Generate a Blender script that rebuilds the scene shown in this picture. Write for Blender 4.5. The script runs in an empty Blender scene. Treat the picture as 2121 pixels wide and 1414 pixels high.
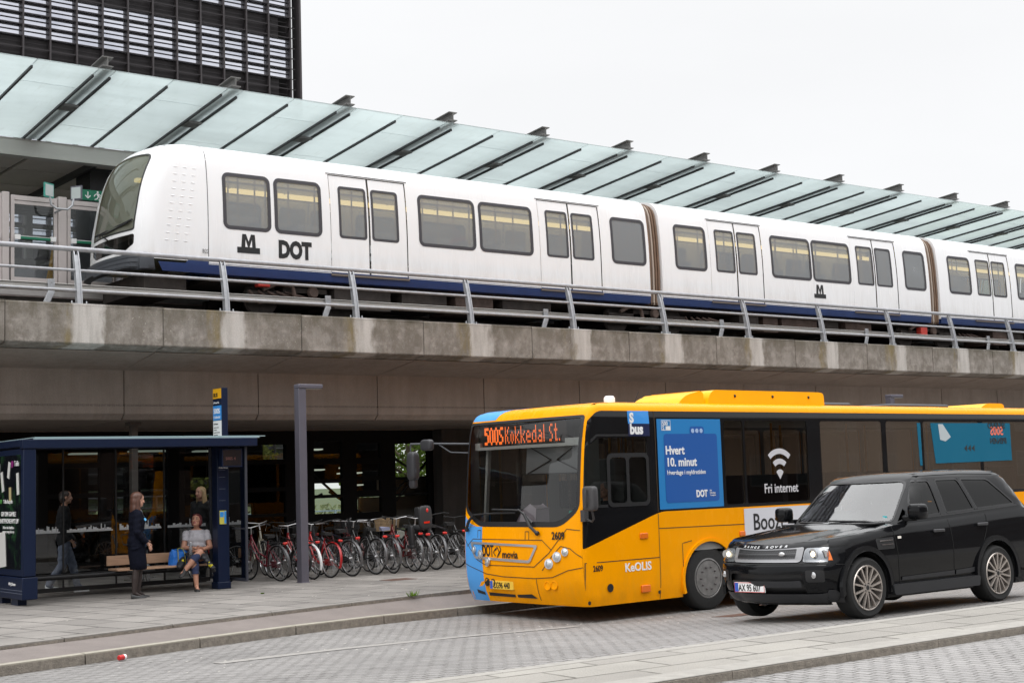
import bpy, bmesh, math, random
from math import sin, cos, pi, radians, sqrt, floor
from mathutils import Vector, Matrix, Euler
from mathutils.geometry import tessellate_polygon

scene = bpy.context.scene
COL = scene.collection
rnd = random.Random(11)

# ------------------------------------------------------------------ camera
cam_d = bpy.data.cameras.new("camera")
cam_d.sensor_width = 36.0
cam_d.lens = 50.0
cam_d.clip_start = 0.1
cam_d.clip_end = 3000.0
cam = bpy.data.objects.new("camera", cam_d)
COL.objects.link(cam)
def camera_matrix():
    yaw, pitch, roll = radians(52.4236), radians(5.5436), radians(-1.82146)
    r = Vector((sin(yaw), -cos(yaw), 0)); fh = Vector((cos(yaw), sin(yaw), 0)); u = Vector((0, 0, 1))
    fwd = cos(pitch) * fh + sin(pitch) * u
    up = -sin(pitch) * fh + cos(pitch) * u
    c, s = cos(roll), sin(roll)
    r2 = c * r + s * up
    up2 = -s * r + c * up
    m = Matrix((r2, up2, -fwd)).transposed().to_4x4()
    m.translation = Vector((0, 0, 1.70))
    return m
cam.matrix_world = camera_matrix()
scene.camera = cam

# ------------------------------------------------------------------ sky, sun, exposure
SUN_EL, SUN_AZ = radians(52), radians(-150)      # soft sun behind the cloud, high and behind the camera
world = bpy.data.worlds.new("World")
scene.world = world
world.use_nodes = True
def build_world():
    nt = world.node_tree; N = nt.nodes; L = nt.links
    N.clear()
    out = N.new('ShaderNodeOutputWorld')
    sky = N.new('ShaderNodeTexSky'); sky.sky_type = 'NISHITA'; sky.sun_disc = False
    sky.sun_elevation = SUN_EL; sky.sun_rotation = radians(90) - SUN_AZ
    bg1 = N.new('ShaderNodeBackground'); bg1.inputs[1].default_value = 0.06
    L.new(sky.outputs[0], bg1.inputs[0])
    # closed overcast: zenith about three times as bright as the horizon, faint cloud mottling
    tc = N.new('ShaderNodeTexCoord'); sep = N.new('ShaderNodeSeparateXYZ')
    L.new(tc.outputs['Generated'], sep.inputs[0])
    ma = N.new('ShaderNodeMapRange'); ma.interpolation_type = 'SMOOTHSTEP'
    ma.inputs['From Min'].default_value = .30; ma.inputs['From Max'].default_value = 1.0; ma.inputs['To Min'].default_value = 1.0; ma.inputs['To Max'].default_value = 3.4
    L.new(sep.outputs['Z'], ma.inputs[0])
    mp = N.new('ShaderNodeMapping'); mp.inputs['Scale'].default_value = (1.5, 1.5, 4.0)
    L.new(tc.outputs['Generated'], mp.inputs[0])
    nz = N.new('ShaderNodeTexNoise'); nz.inputs['Scale'].default_value = 1.6; nz.inputs['Detail'].default_value = 5
    L.new(mp.outputs[0], nz.inputs['Vector'])
    mr = N.new('ShaderNodeMapRange'); mr.inputs['To Min'].default_value = 0.965; mr.inputs['To Max'].default_value = 1.035
    mr.inputs['From Min'].default_value = 0.3; mr.inputs['From Max'].default_value = 0.7
    L.new(nz.outputs[0], mr.inputs[0])
    m2 = N.new('ShaderNodeMath'); m2.operation = 'MULTIPLY'
    L.new(ma.outputs[0], m2.inputs[0]); L.new(mr.outputs[0], m2.inputs[1])
    bg2 = N.new('ShaderNodeBackground'); bg2.inputs[0].default_value = (0.985, 0.99, 1.0, 1)
    m3 = N.new('ShaderNodeMath'); m3.operation = 'MULTIPLY'; m3.inputs[1].default_value = SKY_L
    L.new(m2.outputs[0], m3.inputs[0]); L.new(m3.outputs[0], bg2.inputs[1])
    mix = N.new('ShaderNodeMixShader'); mix.inputs[0].default_value = 0.94
    L.new(bg1.outputs[0], mix.inputs[1]); L.new(bg2.outputs[0], mix.inputs[2])
    L.new(mix.outputs[0], out.inputs['Surface'])
SKY_L = 0.95
build_world()
sun_d = bpy.data.lights.new("sun", 'SUN')
sun_d.energy = 0.6; sun_d.angle = radians(25); sun_d.color = (1.0, 0.965, 0.92)
sun = bpy.data.objects.new("sun", sun_d); COL.objects.link(sun)
_sd = Vector((cos(SUN_EL) * cos(SUN_AZ), cos(SUN_EL) * sin(SUN_AZ), sin(SUN_EL)))
sun.rotation_euler = _sd.to_track_quat('Z', 'Y').to_euler()
sun.location = _sd * 60
scene.view_settings.view_transform = 'Standard'
scene.view_settings.look = 'None'
scene.view_settings.exposure = 0.12
scene.view_settings.gamma = 1.0
scene.render.engine = 'CYCLES'
scene.cycles.max_bounces = 10
scene.cycles.diffuse_bounces = 4
scene.cycles.glossy_bounces = 4
scene.cycles.transmission_bounces = 8
scene.cycles.transparent_max_bounces = 24
scene.cycles.use_denoising = True

# ------------------------------------------------------------------ mesh helpers
def lk(o, parent=None):
    COL.objects.link(o)
    if parent is not None: o.parent = parent
    return o
class MB:
    """collects shapes, builds ONE mesh object"""
    def __init__(s): s.v = []; s.f = []; s.m = []; s.mi = 0
    def mat(s, i): s.mi = i; return s
    def add(s, vs, fs):
        o = len(s.v); s.v += [tuple(p) for p in vs]
        for f in fs: s.f.append(tuple(i + o for i in f)); s.m.append(s.mi)
        return s
    def box(s, a, b, rot=None, piv=None):
        (x0, y0, z0), (x1, y1, z1) = a, b
        vs = [(x0,y0,z0),(x1,y0,z0),(x1,y1,z0),(x0,y1,z0),(x0,y0,z1),(x1,y0,z1),(x1,y1,z1),(x0,y1,z1)]
        if rot:
            R = Euler(rot).to_matrix(); c = Vector(piv) if piv else Vector(((x0+x1)/2,(y0+y1)/2,(z0+z1)/2))
            vs = [R @ (Vector(p) - c) + c for p in vs]
        return s.add(vs, [(0,3,2,1),(4,5,6,7),(0,1,5,4),(1,2,6,5),(2,3,7,6),(3,0,4,7)])
    def bar(s, p, q, w, h, up=(0,0,1)):
        p, q = Vector(p), Vector(q); d = (q - p).normalized(); u = Vector(up)
        if abs(d.dot(u)) > .99: u = Vector((1,0,0))
        a = d.cross(u).normalized(); b = a.cross(d)
        vs = [c + a*sx*w/2 + b*sz*h/2 for c in (p, q) for sx, sz in ((-1,-1),(1,-1),(1,1),(-1,1))]
        return s.add(vs, [(3,2,1,0),(4,5,6,7),(0,1,5,4),(1,2,6,5),(2,3,7,6),(3,0,4,7)])
    def tube(s, pts, r, n=8, caps=True, closed=False):
        pts = [Vector(p) for p in pts]; k = len(pts)
        rs = r if isinstance(r, (list, tuple)) else [r]*k
        vs = []; ref = None
        for i, p in enumerate(pts):
            a = pts[i-1] if (i > 0 or closed) else p; b = pts[(i+1) % k] if (i < k-1 or closed) else p
            d = (b - a).normalized()
            if ref is None:
                ref = Vector((0,0,1)) if abs(d.z) < .9 else Vector((1,0,0))
            a1 = (ref - d*ref.dot(d))
            if a1.length < 1e-5: a1 = d.orthogonal()
            a1.normalize(); ref = a1; b1 = d.cross(a1)
            for j in range(n):
                t = 2*pi*j/n; vs.append(p + (a1*cos(t) + b1*sin(t))*rs[i])
        fs = []
        for i in range(k if closed else k-1):
            for j in range(n):
                i2 = (i+1) % k
                fs.append((i*n+j, i*n+(j+1) % n, i2*n+(j+1) % n, i2*n+j))
        if caps and not closed:
            fs.append(tuple(range(n-1,-1,-1))); fs.append(tuple((k-1)*n+j for j in range(n)))
        return s.add(vs, fs)
    def lathe(s, prof, c, axis='z', n=24, capped=True):
        c = Vector(c); vs = []
        for r, h in prof:
            for j in range(n):
                t = 2*pi*j/n; a, b = r*cos(t), r*sin(t)
                vs.append(c + Vector({'z':(a,b,h),'y':(a,h,b),'x':(h,a,b)}[axis]))
        k = len(prof)
        fs = [(i*n+j, i*n+(j+1) % n, (i+1)*n+(j+1) % n, (i+1)*n+j) for i in range(k-1) for j in range(n)]
        if axis == 'y': fs = [f[::-1] for f in fs]
        if capped:
            if prof[0][0] > 1e-6: fs.append(tuple(range(n-1,-1,-1)) if axis != 'y' else tuple(range(n)))
            if prof[-1][0] > 1e-6:
                t = tuple((k-1)*n+j for j in range(n)); fs.append(t if axis != 'y' else t[::-1])
        return s.add(vs, fs)
    def prism(s, poly, h0, h1, fn):
        """poly in 2D, fn(u, v, h) -> 3D"""
        n = len(poly)
        vs = [fn(u, v, h0) for u, v in poly] + [fn(u, v, h1) for u, v in poly]
        tri = tessellate_polygon([[Vector((u, v, 0)) for u, v in poly]])
        fs = [tuple(t) for t in tri] + [tuple(i + n for i in t[::-1]) for t in tri]
        fs += [(i, (i+1) % n, n+(i+1) % n, n+i) for i in range(n)]
        return s.add(vs, fs)
    def ball(s, c, r, n=12, m=8):
        rx, ry, rz = r if isinstance(r, (tuple, list)) else (r, r, r)
        c = Vector(c); vs = [c + Vector((0,0,-rz))]
        for i in range(1, m):
            t = pi*i/m - pi/2
            for j in range(n):
                p = 2*pi*j/n; vs.append(c + Vector((rx*cos(t)*cos(p), ry*cos(t)*sin(p), rz*sin(t))))
        vs.append(c + Vector((0,0,rz))); e = len(vs)-1
        fs = [(0, 1+(j+1) % n, 1+j) for j in range(n)]
        for i in range(m-2):
            for j in range(n): fs.append((1+i*n+j, 1+i*n+(j+1) % n, 1+(i+1)*n+(j+1) % n, 1+(i+1)*n+j))
        fs += [(e, 1+(m-2)*n+j, 1+(m-2)*n+(j+1) % n) for j in range(n)]
        return s.add(vs, fs)
    def sbox(s, a, b, e=.35, n=20, m=14):
        """rounded box (superellipsoid) filling the box a..b"""
        c = (Vector(a)+Vector(b))/2; r = (Vector(b)-Vector(a))/2; P = lambda t: (abs(t)**e)*(1 if t >= 0 else -1)
        vs = [c+Vector((0,0,-r.z))]
        for i in range(1, m):
            t = pi*i/m-pi/2
            for j in range(n):
                p = 2*pi*j/n; vs.append(c+Vector((r.x*P(cos(t))*P(cos(p)), r.y*P(cos(t))*P(sin(p)), r.z*P(sin(t)))))
        vs.append(c+Vector((0,0,r.z))); k = len(vs)-1
        fs = [(0,1+(j+1) % n,1+j) for j in range(n)]
        for i in range(m-2):
            for j in range(n): fs.append((1+i*n+j,1+i*n+(j+1) % n,1+(i+1)*n+(j+1) % n,1+(i+1)*n+j))
        fs += [(k,1+(m-2)*n+j,1+(m-2)*n+(j+1) % n) for j in range(n)]
        return s.add(vs, fs)
    def sheet(s, outer, holes, fn, off=0.0, du=None, dv=None, flip=False):
        """2D polygon with holes, cut on a grid and laid on the surface fn(u, v); off = metres along the normal"""
        vs, fs = flat_grid(outer, holes, du, dv)
        P = []
        for u, v in vs:
            p = Vector(fn(u, v))
            if off:
                e = 2e-3
                n = (Vector(fn(u+e, v)) - Vector(fn(u-e, v))).cross(Vector(fn(u, v+e)) - Vector(fn(u, v-e)))
                if n.length > 1e-12: p = p + n.normalized()*(-off if flip else off)
            P.append(p)
        return s.add(P, [f[::-1] for f in fs] if flip else fs)
    def build(s, name, mats, parent=None, smooth=35, bevel=0, bseg=2, loc=None, weld=False):
        me = bpy.data.meshes.new(name)
        me.from_pydata([tuple(p) for p in s.v], [], s.f)
        if not isinstance(mats, (list, tuple)): mats = [mats]
        for m in mats: me.materials.append(m)
        if any(s.m): me.polygons.foreach_set('material_index', s.m)
        if weld or smooth:
            bm = bmesh.new(); bm.from_mesh(me)
            if weld: bmesh.ops.remove_doubles(bm, verts=bm.verts, dist=weld if weld is not True else 2e-4)
            bmesh.ops.dissolve_degenerate(bm, dist=1e-6, edges=bm.edges)
            bm.to_mesh(me); bm.free()
        me.validate()
        if smooth:
            me.polygons.foreach_set('use_smooth', [True]*len(me.polygons))
            me.set_sharp_from_angle(angle=radians(smooth))
        o = bpy.data.objects.new(name, me); lk(o, parent)
        if loc: o.location = loc
        if bevel:
            b = o.modifiers.new('bevel', 'BEVEL'); b.width = bevel; b.segments = bseg; b.limit_method = 'ANGLE'; b.angle_limit = radians(40)
            b.harden_normals = False
        return o
def flat_grid(outer, holes, du=None, dv=None):
    polys = [outer] + list(holes or [])
    flat = [p for q in polys for p in q]
    tri = tessellate_polygon([[Vector((u, v, 0)) for u, v in q] for q in polys])
    bm = bmesh.new()
    bv = [bm.verts.new((u, v, 0)) for u, v in flat]
    for t in tri:
        try: bm.faces.new([bv[i] for i in t])
        except ValueError: pass
    us = [p[0] for p in outer]; ws = [p[1] for p in outer]
    for ax, d, lo, hi in ((0, du, min(us), max(us)), (1, dv, min(ws), max(ws))):
        if not d: continue
        cuts = d if isinstance(d, (list, tuple)) else [lo + (hi-lo)*i/max(1, math.ceil((hi-lo)/d)) for i in range(1, math.ceil((hi-lo)/d))]
        for c in cuts:
            if lo < c < hi:
                co = (c, 0, 0) if ax == 0 else (0, c, 0); no = (1, 0, 0) if ax == 0 else (0, 1, 0)
                bmesh.ops.bisect_plane(bm, geom=bm.verts[:]+bm.edges[:]+bm.faces[:], dist=1e-6, plane_co=co, plane_no=no)
    bmesh.ops.recalc_face_normals(bm, faces=bm.faces)
    for f in bm.faces:
        f.normal_update()
        if f.normal.z < 0: f.normal_flip()
    bm.verts.index_update()
    vs = [(v.co.x, v.co.y) for v in bm.verts]; fs = [tuple(v.index for v in f.verts) for f in bm.faces]
    bm.free()
    return vs, fs
def rrect(x0, z0, x1, z1, r, n=5):
    out = []
    for cx, cz, a in ((x1-r, z0+r, -pi/2), (x1-r, z1-r, 0), (x0+r, z1-r, pi/2), (x0+r, z0+r, pi)):
        for i in range(n+1):
            t = a + pi/2*i/n; out.append((cx + r*cos(t), cz + r*sin(t)))
    return out
def rpoly(pts, r, n=4):
    """polygon with rounded corners; r a number or one per corner"""
    out = []; k = len(pts)
    for i in range(k):
        p = Vector(pts[i]).to_2d(); a = Vector(pts[i-1]).to_2d(); b = Vector(pts[(i+1) % k]).to_2d()
        ri = r[i] if isinstance(r, (list, tuple)) else r
        if ri <= 0: out.append(tuple(p)); continue
        da, db = (a-p), (b-p); ri = min(ri, da.length*.48, db.length*.48)
        pa, pb = p + da.normalized()*ri, p + db.normalized()*ri
        for j in range(n+1):
            t = j/n; q = pa*(1-t)**2 + p*2*t*(1-t) + pb*t*t; out.append(tuple(q))
    return out
def arc(cx, cz, r, a0, a1, n=16):
    return [(cx + r*cos(radians(a0+(a1-a0)*i/n)), cz + r*sin(radians(a0+(a1-a0)*i/n))) for i in range(n+1)]
def lerp(x, xs, ys):
    if x <= xs[0]: return ys[0]
    for i in range(len(xs)-1):
        if x <= xs[i+1]:
            t = (x-xs[i])/(xs[i+1]-xs[i]); return ys[i] + (ys[i+1]-ys[i])*t
    return ys[-1]
def slerp(x, xs, ys):
    """smooth interpolation (monotone cubic) through the points"""
    if x <= xs[0]: return ys[0]
    if x >= xs[-1]: return ys[-1]
    for i in range(len(xs)-1):
        if x <= xs[i+1]: break
    h = xs[i+1]-xs[i]; t = (x-xs[i])/h
    def sl(k): return (ys[k+1]-ys[k])/(xs[k+1]-xs[k])
    def tan(k):
        if k == 0: return sl(0)
        if k == len(xs)-1: return sl(k-1)
        a, b = sl(k-1), sl(k)
        return 0.0 if a*b <= 0 else 2*a*b/(a+b)
    m0, m1 = tan(i), tan(i+1)
    t2, t3 = t*t, t*t*t
    return (2*t3-3*t2+1)*ys[i] + (t3-2*t2+t)*h*m0 + (-2*t3+3*t2)*ys[i+1] + (t3-t2)*h*m1
def empty(name, loc=(0,0,0), rz=0.0, label=None, cat=None, group=None):
    o = bpy.data.objects.new(name, None); lk(o); o.location = loc; o.rotation_euler = (0,0,rz)
    o.empty_display_size = .2
    return tag(o, label, cat, group)
def tag(o, label=None, cat=None, group=None, kind=None):
    if label: o['label'] = label
    if cat: o['category'] = cat
    if group: o['group'] = group
    if kind: o['kind'] = kind
    return o
def dup(root, loc=None, rot=None, label=None, group=None):
    r = root.copy(); lk(r)
    if loc is not None: r.location = loc
    if rot is not None: r.rotation_euler = rot
    if label: r['label'] = label
    if group: r['group'] = group
    for ch in list(root.children):
        c = ch.copy(); lk(c, r)
        for g in list(ch.children):
            d = g.copy(); lk(d, c)
    return r
def dup_part(o, parent, loc):
    c = o.copy(); lk(c, parent); c.location = loc
    for g in list(o.children):
        d = g.copy(); lk(d, c)
    return c
def evaluated_mesh(o):
    bpy.context.view_layer.update()
    dg = bpy.context.evaluated_depsgraph_get()
    return bpy.data.meshes.new_from_object(o.evaluated_get(dg), depsgraph=dg)
def text(s, size, m, parent, mat4, bold=0.0, align='LEFT', sx=1.0, name='lettering', shear=0.0, ext=0.0015, sp=1.0, lines=1.0):
    cu = bpy.data.curves.new('lettering', 'FONT'); cu.body = s; cu.size = size; cu.offset = bold; cu.extrude = ext
    cu.align_x = align; cu.shear = shear; cu.resolution_u = 3; cu.space_character = sp; cu.space_line = lines
    t = bpy.data.objects.new('lettering', cu); COL.objects.link(t)
    me = evaluated_mesh(t)
    bpy.data.objects.remove(t); bpy.data.curves.remove(cu)
    me.transform(mat4 @ Matrix.Diagonal((sx, 1, 1, 1)))
    me.materials.clear(); me.materials.append(m)
    o = bpy.data.objects.new(name, me); return lk(o, parent)
def facing(origin, right, up):
    """matrix that lays text with its baseline along right and its letters along up"""
    r = Vector(right).normalized(); u = Vector(up).normalized(); n = r.cross(u)
    m = Matrix((r, u, n)).transposed().to_4x4(); m.translation = Vector(origin); return m

# ------------------------------------------------------------------ materials
MATS = {}
def _nt(name):
    m = bpy.data.materials.new(name); m.use_nodes = True; nt = m.node_tree; nt.nodes.clear()
    out = nt.nodes.new('ShaderNodeOutputMaterial'); return m, nt, out
def M(name, col, rough=.5, metal=0.0, var=0.0, vs=3.0, bump=0.0, bs=40.0, coat=0.0, spec=.5, stretch=(1,1,1), rvar=0.0, world_co=False, emit=None, es=0.0):
    if name in MATS: return MATS[name]
    m, nt, out = _nt(name); N, L = nt.nodes, nt.links
    p = N.new('ShaderNodeBsdfPrincipled'); L.new(p.outputs[0], out.inputs[0])
    c = tuple(col) + (1,)
    p.inputs['Base Color'].default_value = c; p.inputs['Roughness'].default_value = rough; p.inputs['Metallic'].default_value = metal
    p.inputs['Coat Weight'].default_value = coat; p.inputs['Coat Roughness'].default_value = .04; p.inputs['Specular IOR Level'].default_value = spec
    if emit: p.inputs['Emission Color'].default_value = tuple(emit)+(1,); p.inputs['Emission Strength'].default_value = es
    if var or bump or rvar:
        if world_co:
            g = N.new('ShaderNodeNewGeometry'); src = g.outputs['Position']
        else:
            g = N.new('ShaderNodeTexCoord'); src = g.outputs['Object']
        mp = N.new('ShaderNodeMapping'); mp.inputs['Scale'].default_value = stretch; L.new(src, mp.inputs[0])
        if var or rvar:
            n = N.new('ShaderNodeTexNoise'); n.inputs['Scale'].default_value = vs; n.inputs['Detail'].default_value = 8; n.inputs['Roughness'].default_value = .65
            L.new(mp.outputs[0], n.inputs['Vector'])
            r = N.new('ShaderNodeMapRange'); r.inputs['From Min'].default_value = .28; r.inputs['From Max'].default_value = .72
            r.inputs['To Min'].default_value = 1-var; r.inputs['To Max'].default_value = 1+var; L.new(n.outputs[0], r.inputs[0])
            mul = N.new('ShaderNodeMix'); mul.data_type = 'RGBA'; mul.blend_type = 'MULTIPLY'; mul.inputs[0].default_value = 1
            mul.inputs[6].default_value = c; L.new(r.outputs[0], mul.inputs[7]); L.new(mul.outputs[2], p.inputs['Base Color'])
            if rvar:
                r2 = N.new('ShaderNodeMapRange'); r2.inputs['To Min'].default_value = max(0, rough-rvar); r2.inputs['To Max'].default_value = min(1, rough+rvar)
                L.new(n.outputs[0], r2.inputs[0]); L.new(r2.outputs[0], p.inputs['Roughness'])
        if bump:
            n2 = N.new('ShaderNodeTexNoise'); n2.inputs['Scale'].default_value = bs; n2.inputs['Detail'].default_value = 4
            L.new(mp.outputs[0], n2.inputs['Vector'])
            b = N.new('ShaderNodeBump'); b.inputs['Strength'].default_value = bump; b.inputs['Distance'].default_value = .01
            L.new(n2.outputs[0], b.inputs['Height']); L.new(b.outputs[0], p.inputs['Normal'])
    MATS[name] = m; return m
def glass(name, tint, refl=1.0, ior=1.5, rough=.0, haze=None, hz=0.0):
    """thin pane: fresnel mirror over a tinted see-through; haze = diffuse colour mixed into the pane"""
    if name in MATS: return MATS[name]
    m, nt, out = _nt(name); N, L = nt.nodes, nt.links
    t = N.new('ShaderNodeBsdfTransparent'); t.inputs[0].default_value = tuple(tint)+(1,)
    g = N.new('ShaderNodeBsdfGlossy'); g.inputs['Roughness'].default_value = rough
    fr = N.new('ShaderNodeFresnel'); fr.inputs[0].default_value = ior
    mu = N.new('ShaderNodeMath'); mu.operation = 'MULTIPLY'; mu.inputs[1].default_value = refl; mu.use_clamp = True; L.new(fr.outputs[0], mu.inputs[0])
    base = t.outputs[0]
    if haze:
        d = N.new('ShaderNodeBsdfDiffuse'); d.inputs[0].default_value = tuple(haze)+(1,)
        mh = N.new('ShaderNodeMixShader'); mh.inputs[0].default_value = hz; L.new(t.outputs[0], mh.inputs[1]); L.new(d.outputs[0], mh.inputs[2]); base = mh.outputs[0]
    mx = N.new('ShaderNodeMixShader'); L.new(mu.outputs[0], mx.inputs[0]); L.new(base, mx.inputs[1]); L.new(g.outputs[0], mx.inputs[2])
    L.new(mx.outputs[0], out.inputs[0]); MATS[name] = m; return m
def emission(name, col, st):
    if name in MATS: return MATS[name]
    m, nt, out = _nt(name); e = nt.nodes.new('ShaderNodeEmission'); e.inputs[0].default_value = tuple(col)+(1,); e.inputs[1].default_value = st
    nt.links.new(e.outputs[0], out.inputs[0]); MATS[name] = m; return m
def noise_chain(N, L, src, scale, detail=6, rough=.6, stretch=None, lo=.3, hi=.7, a=0., b=1.):
    if stretch:
        mp = N.new('ShaderNodeMapping'); mp.inputs['Scale'].default_value = stretch; L.new(src, mp.inputs[0]); src = mp.outputs[0]
    n = N.new('ShaderNodeTexNoise'); n.inputs['Scale'].default_value = scale; n.inputs['Detail'].default_value = detail; n.inputs['Roughness'].default_value = rough
    L.new(src, n.inputs['Vector'])
    r = N.new('ShaderNodeMapRange'); r.inputs['From Min'].default_value = lo; r.inputs['From Max'].default_value = hi; r.inputs['To Min'].default_value = a; r.inputs['To Max'].default_value = b
    L.new(n.outputs[0], r.inputs[0]); return r.outputs[0]
def mixc(N, L, fac, a, b, mode='MIX'):
    m = N.new('ShaderNodeMix'); m.data_type = 'RGBA'; m.blend_type = mode
    for sock, v in ((0, fac), (6, a), (7, b)):
        if isinstance(v, (int, float)): m.inputs[sock].default_value = v
        elif isinstance(v, tuple): m.inputs[sock].default_value = v + (1,) if len(v) == 3 else v
        else: L.new(v, m.inputs[sock])
    return m.outputs[2]
def math_(N, L, op, a, b=None, c=None, clamp=False):
    m = N.new('ShaderNodeMath'); m.operation = op; m.use_clamp = clamp
    for i, v in enumerate((a, b, c)):
        if v is None: continue
        if isinstance(v, (int, float)): m.inputs[i].default_value = v
        else: L.new(v, m.inputs[i])
    return m.outputs[0]
def paving(name, c1, c2, mortar, w, h, msize, rotz, bumpd, mott=.25, off=.5, rough=.75, squash=1.0, warp=0.0, dirt=(0.06,0.055,0.05), gap_var=False, smooth=.1):
    """stone paving laid in courses, in world metres"""
    m, nt, out = _nt(name); N, L = nt.nodes, nt.links
    p = N.new('ShaderNodeBsdfPrincipled'); L.new(p.outputs[0], out.inputs[0]); p.inputs['Roughness'].default_value = rough
    g = N.new('ShaderNodeNewGeometry')
    mp = N.new('ShaderNodeMapping'); mp.inputs['Rotation'].default_value = (0,0,rotz); L.new(g.outputs['Position'], mp.inputs[0])
    co = mp.outputs[0]
    if warp:
        wn = N.new('ShaderNodeTexNoise'); wn.inputs['Scale'].default_value = 1.0/max(w,.05)*1.3; wn.inputs['Detail'].default_value = 3; L.new(co, wn.inputs['Vector'])
        sb = N.new('ShaderNodeVectorMath'); sb.operation = 'SUBTRACT'; L.new(wn.outputs['Color'], sb.inputs[0]); sb.inputs[1].default_value = (.5,.5,.5)
        sc = N.new('ShaderNodeVectorMath'); sc.operation = 'SCALE'; L.new(sb.outputs[0], sc.inputs[0]); sc.inputs['Scale'].default_value = warp
        ad = N.new('ShaderNodeVectorMath'); ad.operation = 'ADD'; L.new(co, ad.inputs[0]); L.new(sc.outputs[0], ad.inputs[1]); co = ad.outputs[0]
    b = N.new('ShaderNodeTexBrick'); L.new(co, b.inputs['Vector'])
    b.inputs['Scale'].default_value = 1.0; b.inputs['Brick Width'].default_value = w; b.inputs['Row Height'].default_value = h
    b.inputs['Mortar Size'].default_value = msize; b.inputs['Mortar Smooth'].default_value = smooth; b.offset = off; b.squash = squash; b.squash_frequency = 3
    b.inputs['Color1'].default_value = tuple(c1)+(1,); b.inputs['Color2'].default_value = tuple(c2)+(1,); b.inputs['Mortar'].default_value = tuple(mortar)+(1,)
    mo = noise_chain(N, L, g.outputs['Position'], .55, 8, .65, a=1-mott, b=1+mott)
    col = mixc(N, L, 1.0, b.outputs['Color'], mo, 'MULTIPLY')
    fine = noise_chain(N, L, g.outputs['Position'], 60, 4, .7, a=.82, b=1.18)
    col = mixc(N, L, 1.0, col, fine, 'MULTIPLY')
    if gap_var:      # joints partly filled with sand
        gv = noise_chain(N, L, g.outputs['Position'], 1.7, 4, .6, lo=.42, hi=.58)
        fac = math_(N, L, 'MULTIPLY', gv, b.outputs['Fac'])
        col = mixc(N, L, math_(N, L, 'MULTIPLY', fac, .45), col, tuple(c1))
    tr = noise_chain(N, L, g.outputs['Position'], 1.0, 6, .65, stretch=(.16,1.3,1), lo=.50, hi=.78)
    col = mixc(N, L, math_(N, L, 'MULTIPLY', tr, .30 if w < .4 else .12), col, dirt)
    st = noise_chain(N, L, g.outputs['Position'], 2.3, 6, .7, lo=.6, hi=.75)
    col = mixc(N, L, math_(N, L, 'MULTIPLY', st, .35), col, dirt)
    L.new(col, p.inputs['Base Color'])
    hgt = math_(N, L, 'SUBTRACT', fine, math_(N, L, 'MULTIPLY', b.outputs['Fac'], 3.0))
    bp = N.new('ShaderNodeBump'); bp.inputs['Strength'].default_value = .8; bp.inputs['Distance'].default_value = bumpd
    L.new(hgt, bp.inputs['Height']); L.new(bp.outputs[0], p.inputs['Normal'])
    MATS[name] = m; return m
# ================================================================== common materials
m_steel_gal = M('galvanised_steel', (.40,.41,.43), .45, .55, var=.16, vs=7, rvar=.15)
m_dark_steel = M('dark_steel', (.045,.045,.048), .5, .3, var=.2, vs=5)
m_black = M('black_plastic', (.012,.012,.013), .45)
m_rubber = M('rubber', (.013,.013,.013), .8, var=.25, vs=20)
def train_paint():
    m = M('white_paint', (.80,.80,.81), .26, 0, coat=.2); nt = m.node_tree; N, L = nt.nodes, nt.links
    p = [n for n in N if n.type == 'BSDF_PRINCIPLED'][0]; g = N.new('ShaderNodeNewGeometry'); P = g.outputs['Position']
    sep = N.new('ShaderNodeSeparateXYZ'); L.new(P, sep.inputs[0])
    lo = N.new('ShaderNodeMapRange'); lo.inputs['From Min'].default_value = 6.75; lo.inputs['From Max'].default_value = 5.95; L.new(sep.outputs['Z'], lo.inputs[0])
    st = noise_chain(N, L, P, 3.5, 7, .7, stretch=(2.2,1,.35), lo=.40, hi=.70)
    wash = noise_chain(N, L, P, 2.2, 7, .65, stretch=(2.5,1,.25), lo=.50, hi=.75)
    c = mixc(N, L, math_(N, L, 'MULTIPLY', math_(N, L, 'MULTIPLY', st, lo.outputs[0]), .34), (.81,.81,.82), (.42,.37,.32))
    c = mixc(N, L, math_(N, L, 'MULTIPLY', wash, .11), c, (.52,.50,.47))
    L.new(c, p.inputs['Base Color']); L.new(math_(N, L, 'ADD', math_(N, L, 'MULTIPLY', wash, .2), .2), p.inputs['Roughness']); return m
m_white_paint = None
m_train_blue = M('train_blue', (.013,.034,.125), .35, var=.15, vs=3)
m_dark_grey = M('dark_grey_plastic', (.05,.055,.065), .5)
m_lamp_orange = M('amber_lens', (.75,.16,.01), .2, coat=.5)
m_red_lens = M('red_lens', (.6,.02,.015), .2, coat=.5)
m_chrome = M('chrome', (.72,.72,.73), .16, 1.0)
m_black_print = M('black_print', (.010,.010,.011), .4)
m_white_print = M('white_print', (.80,.80,.80), .4)

m_white_paint = train_paint()
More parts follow.
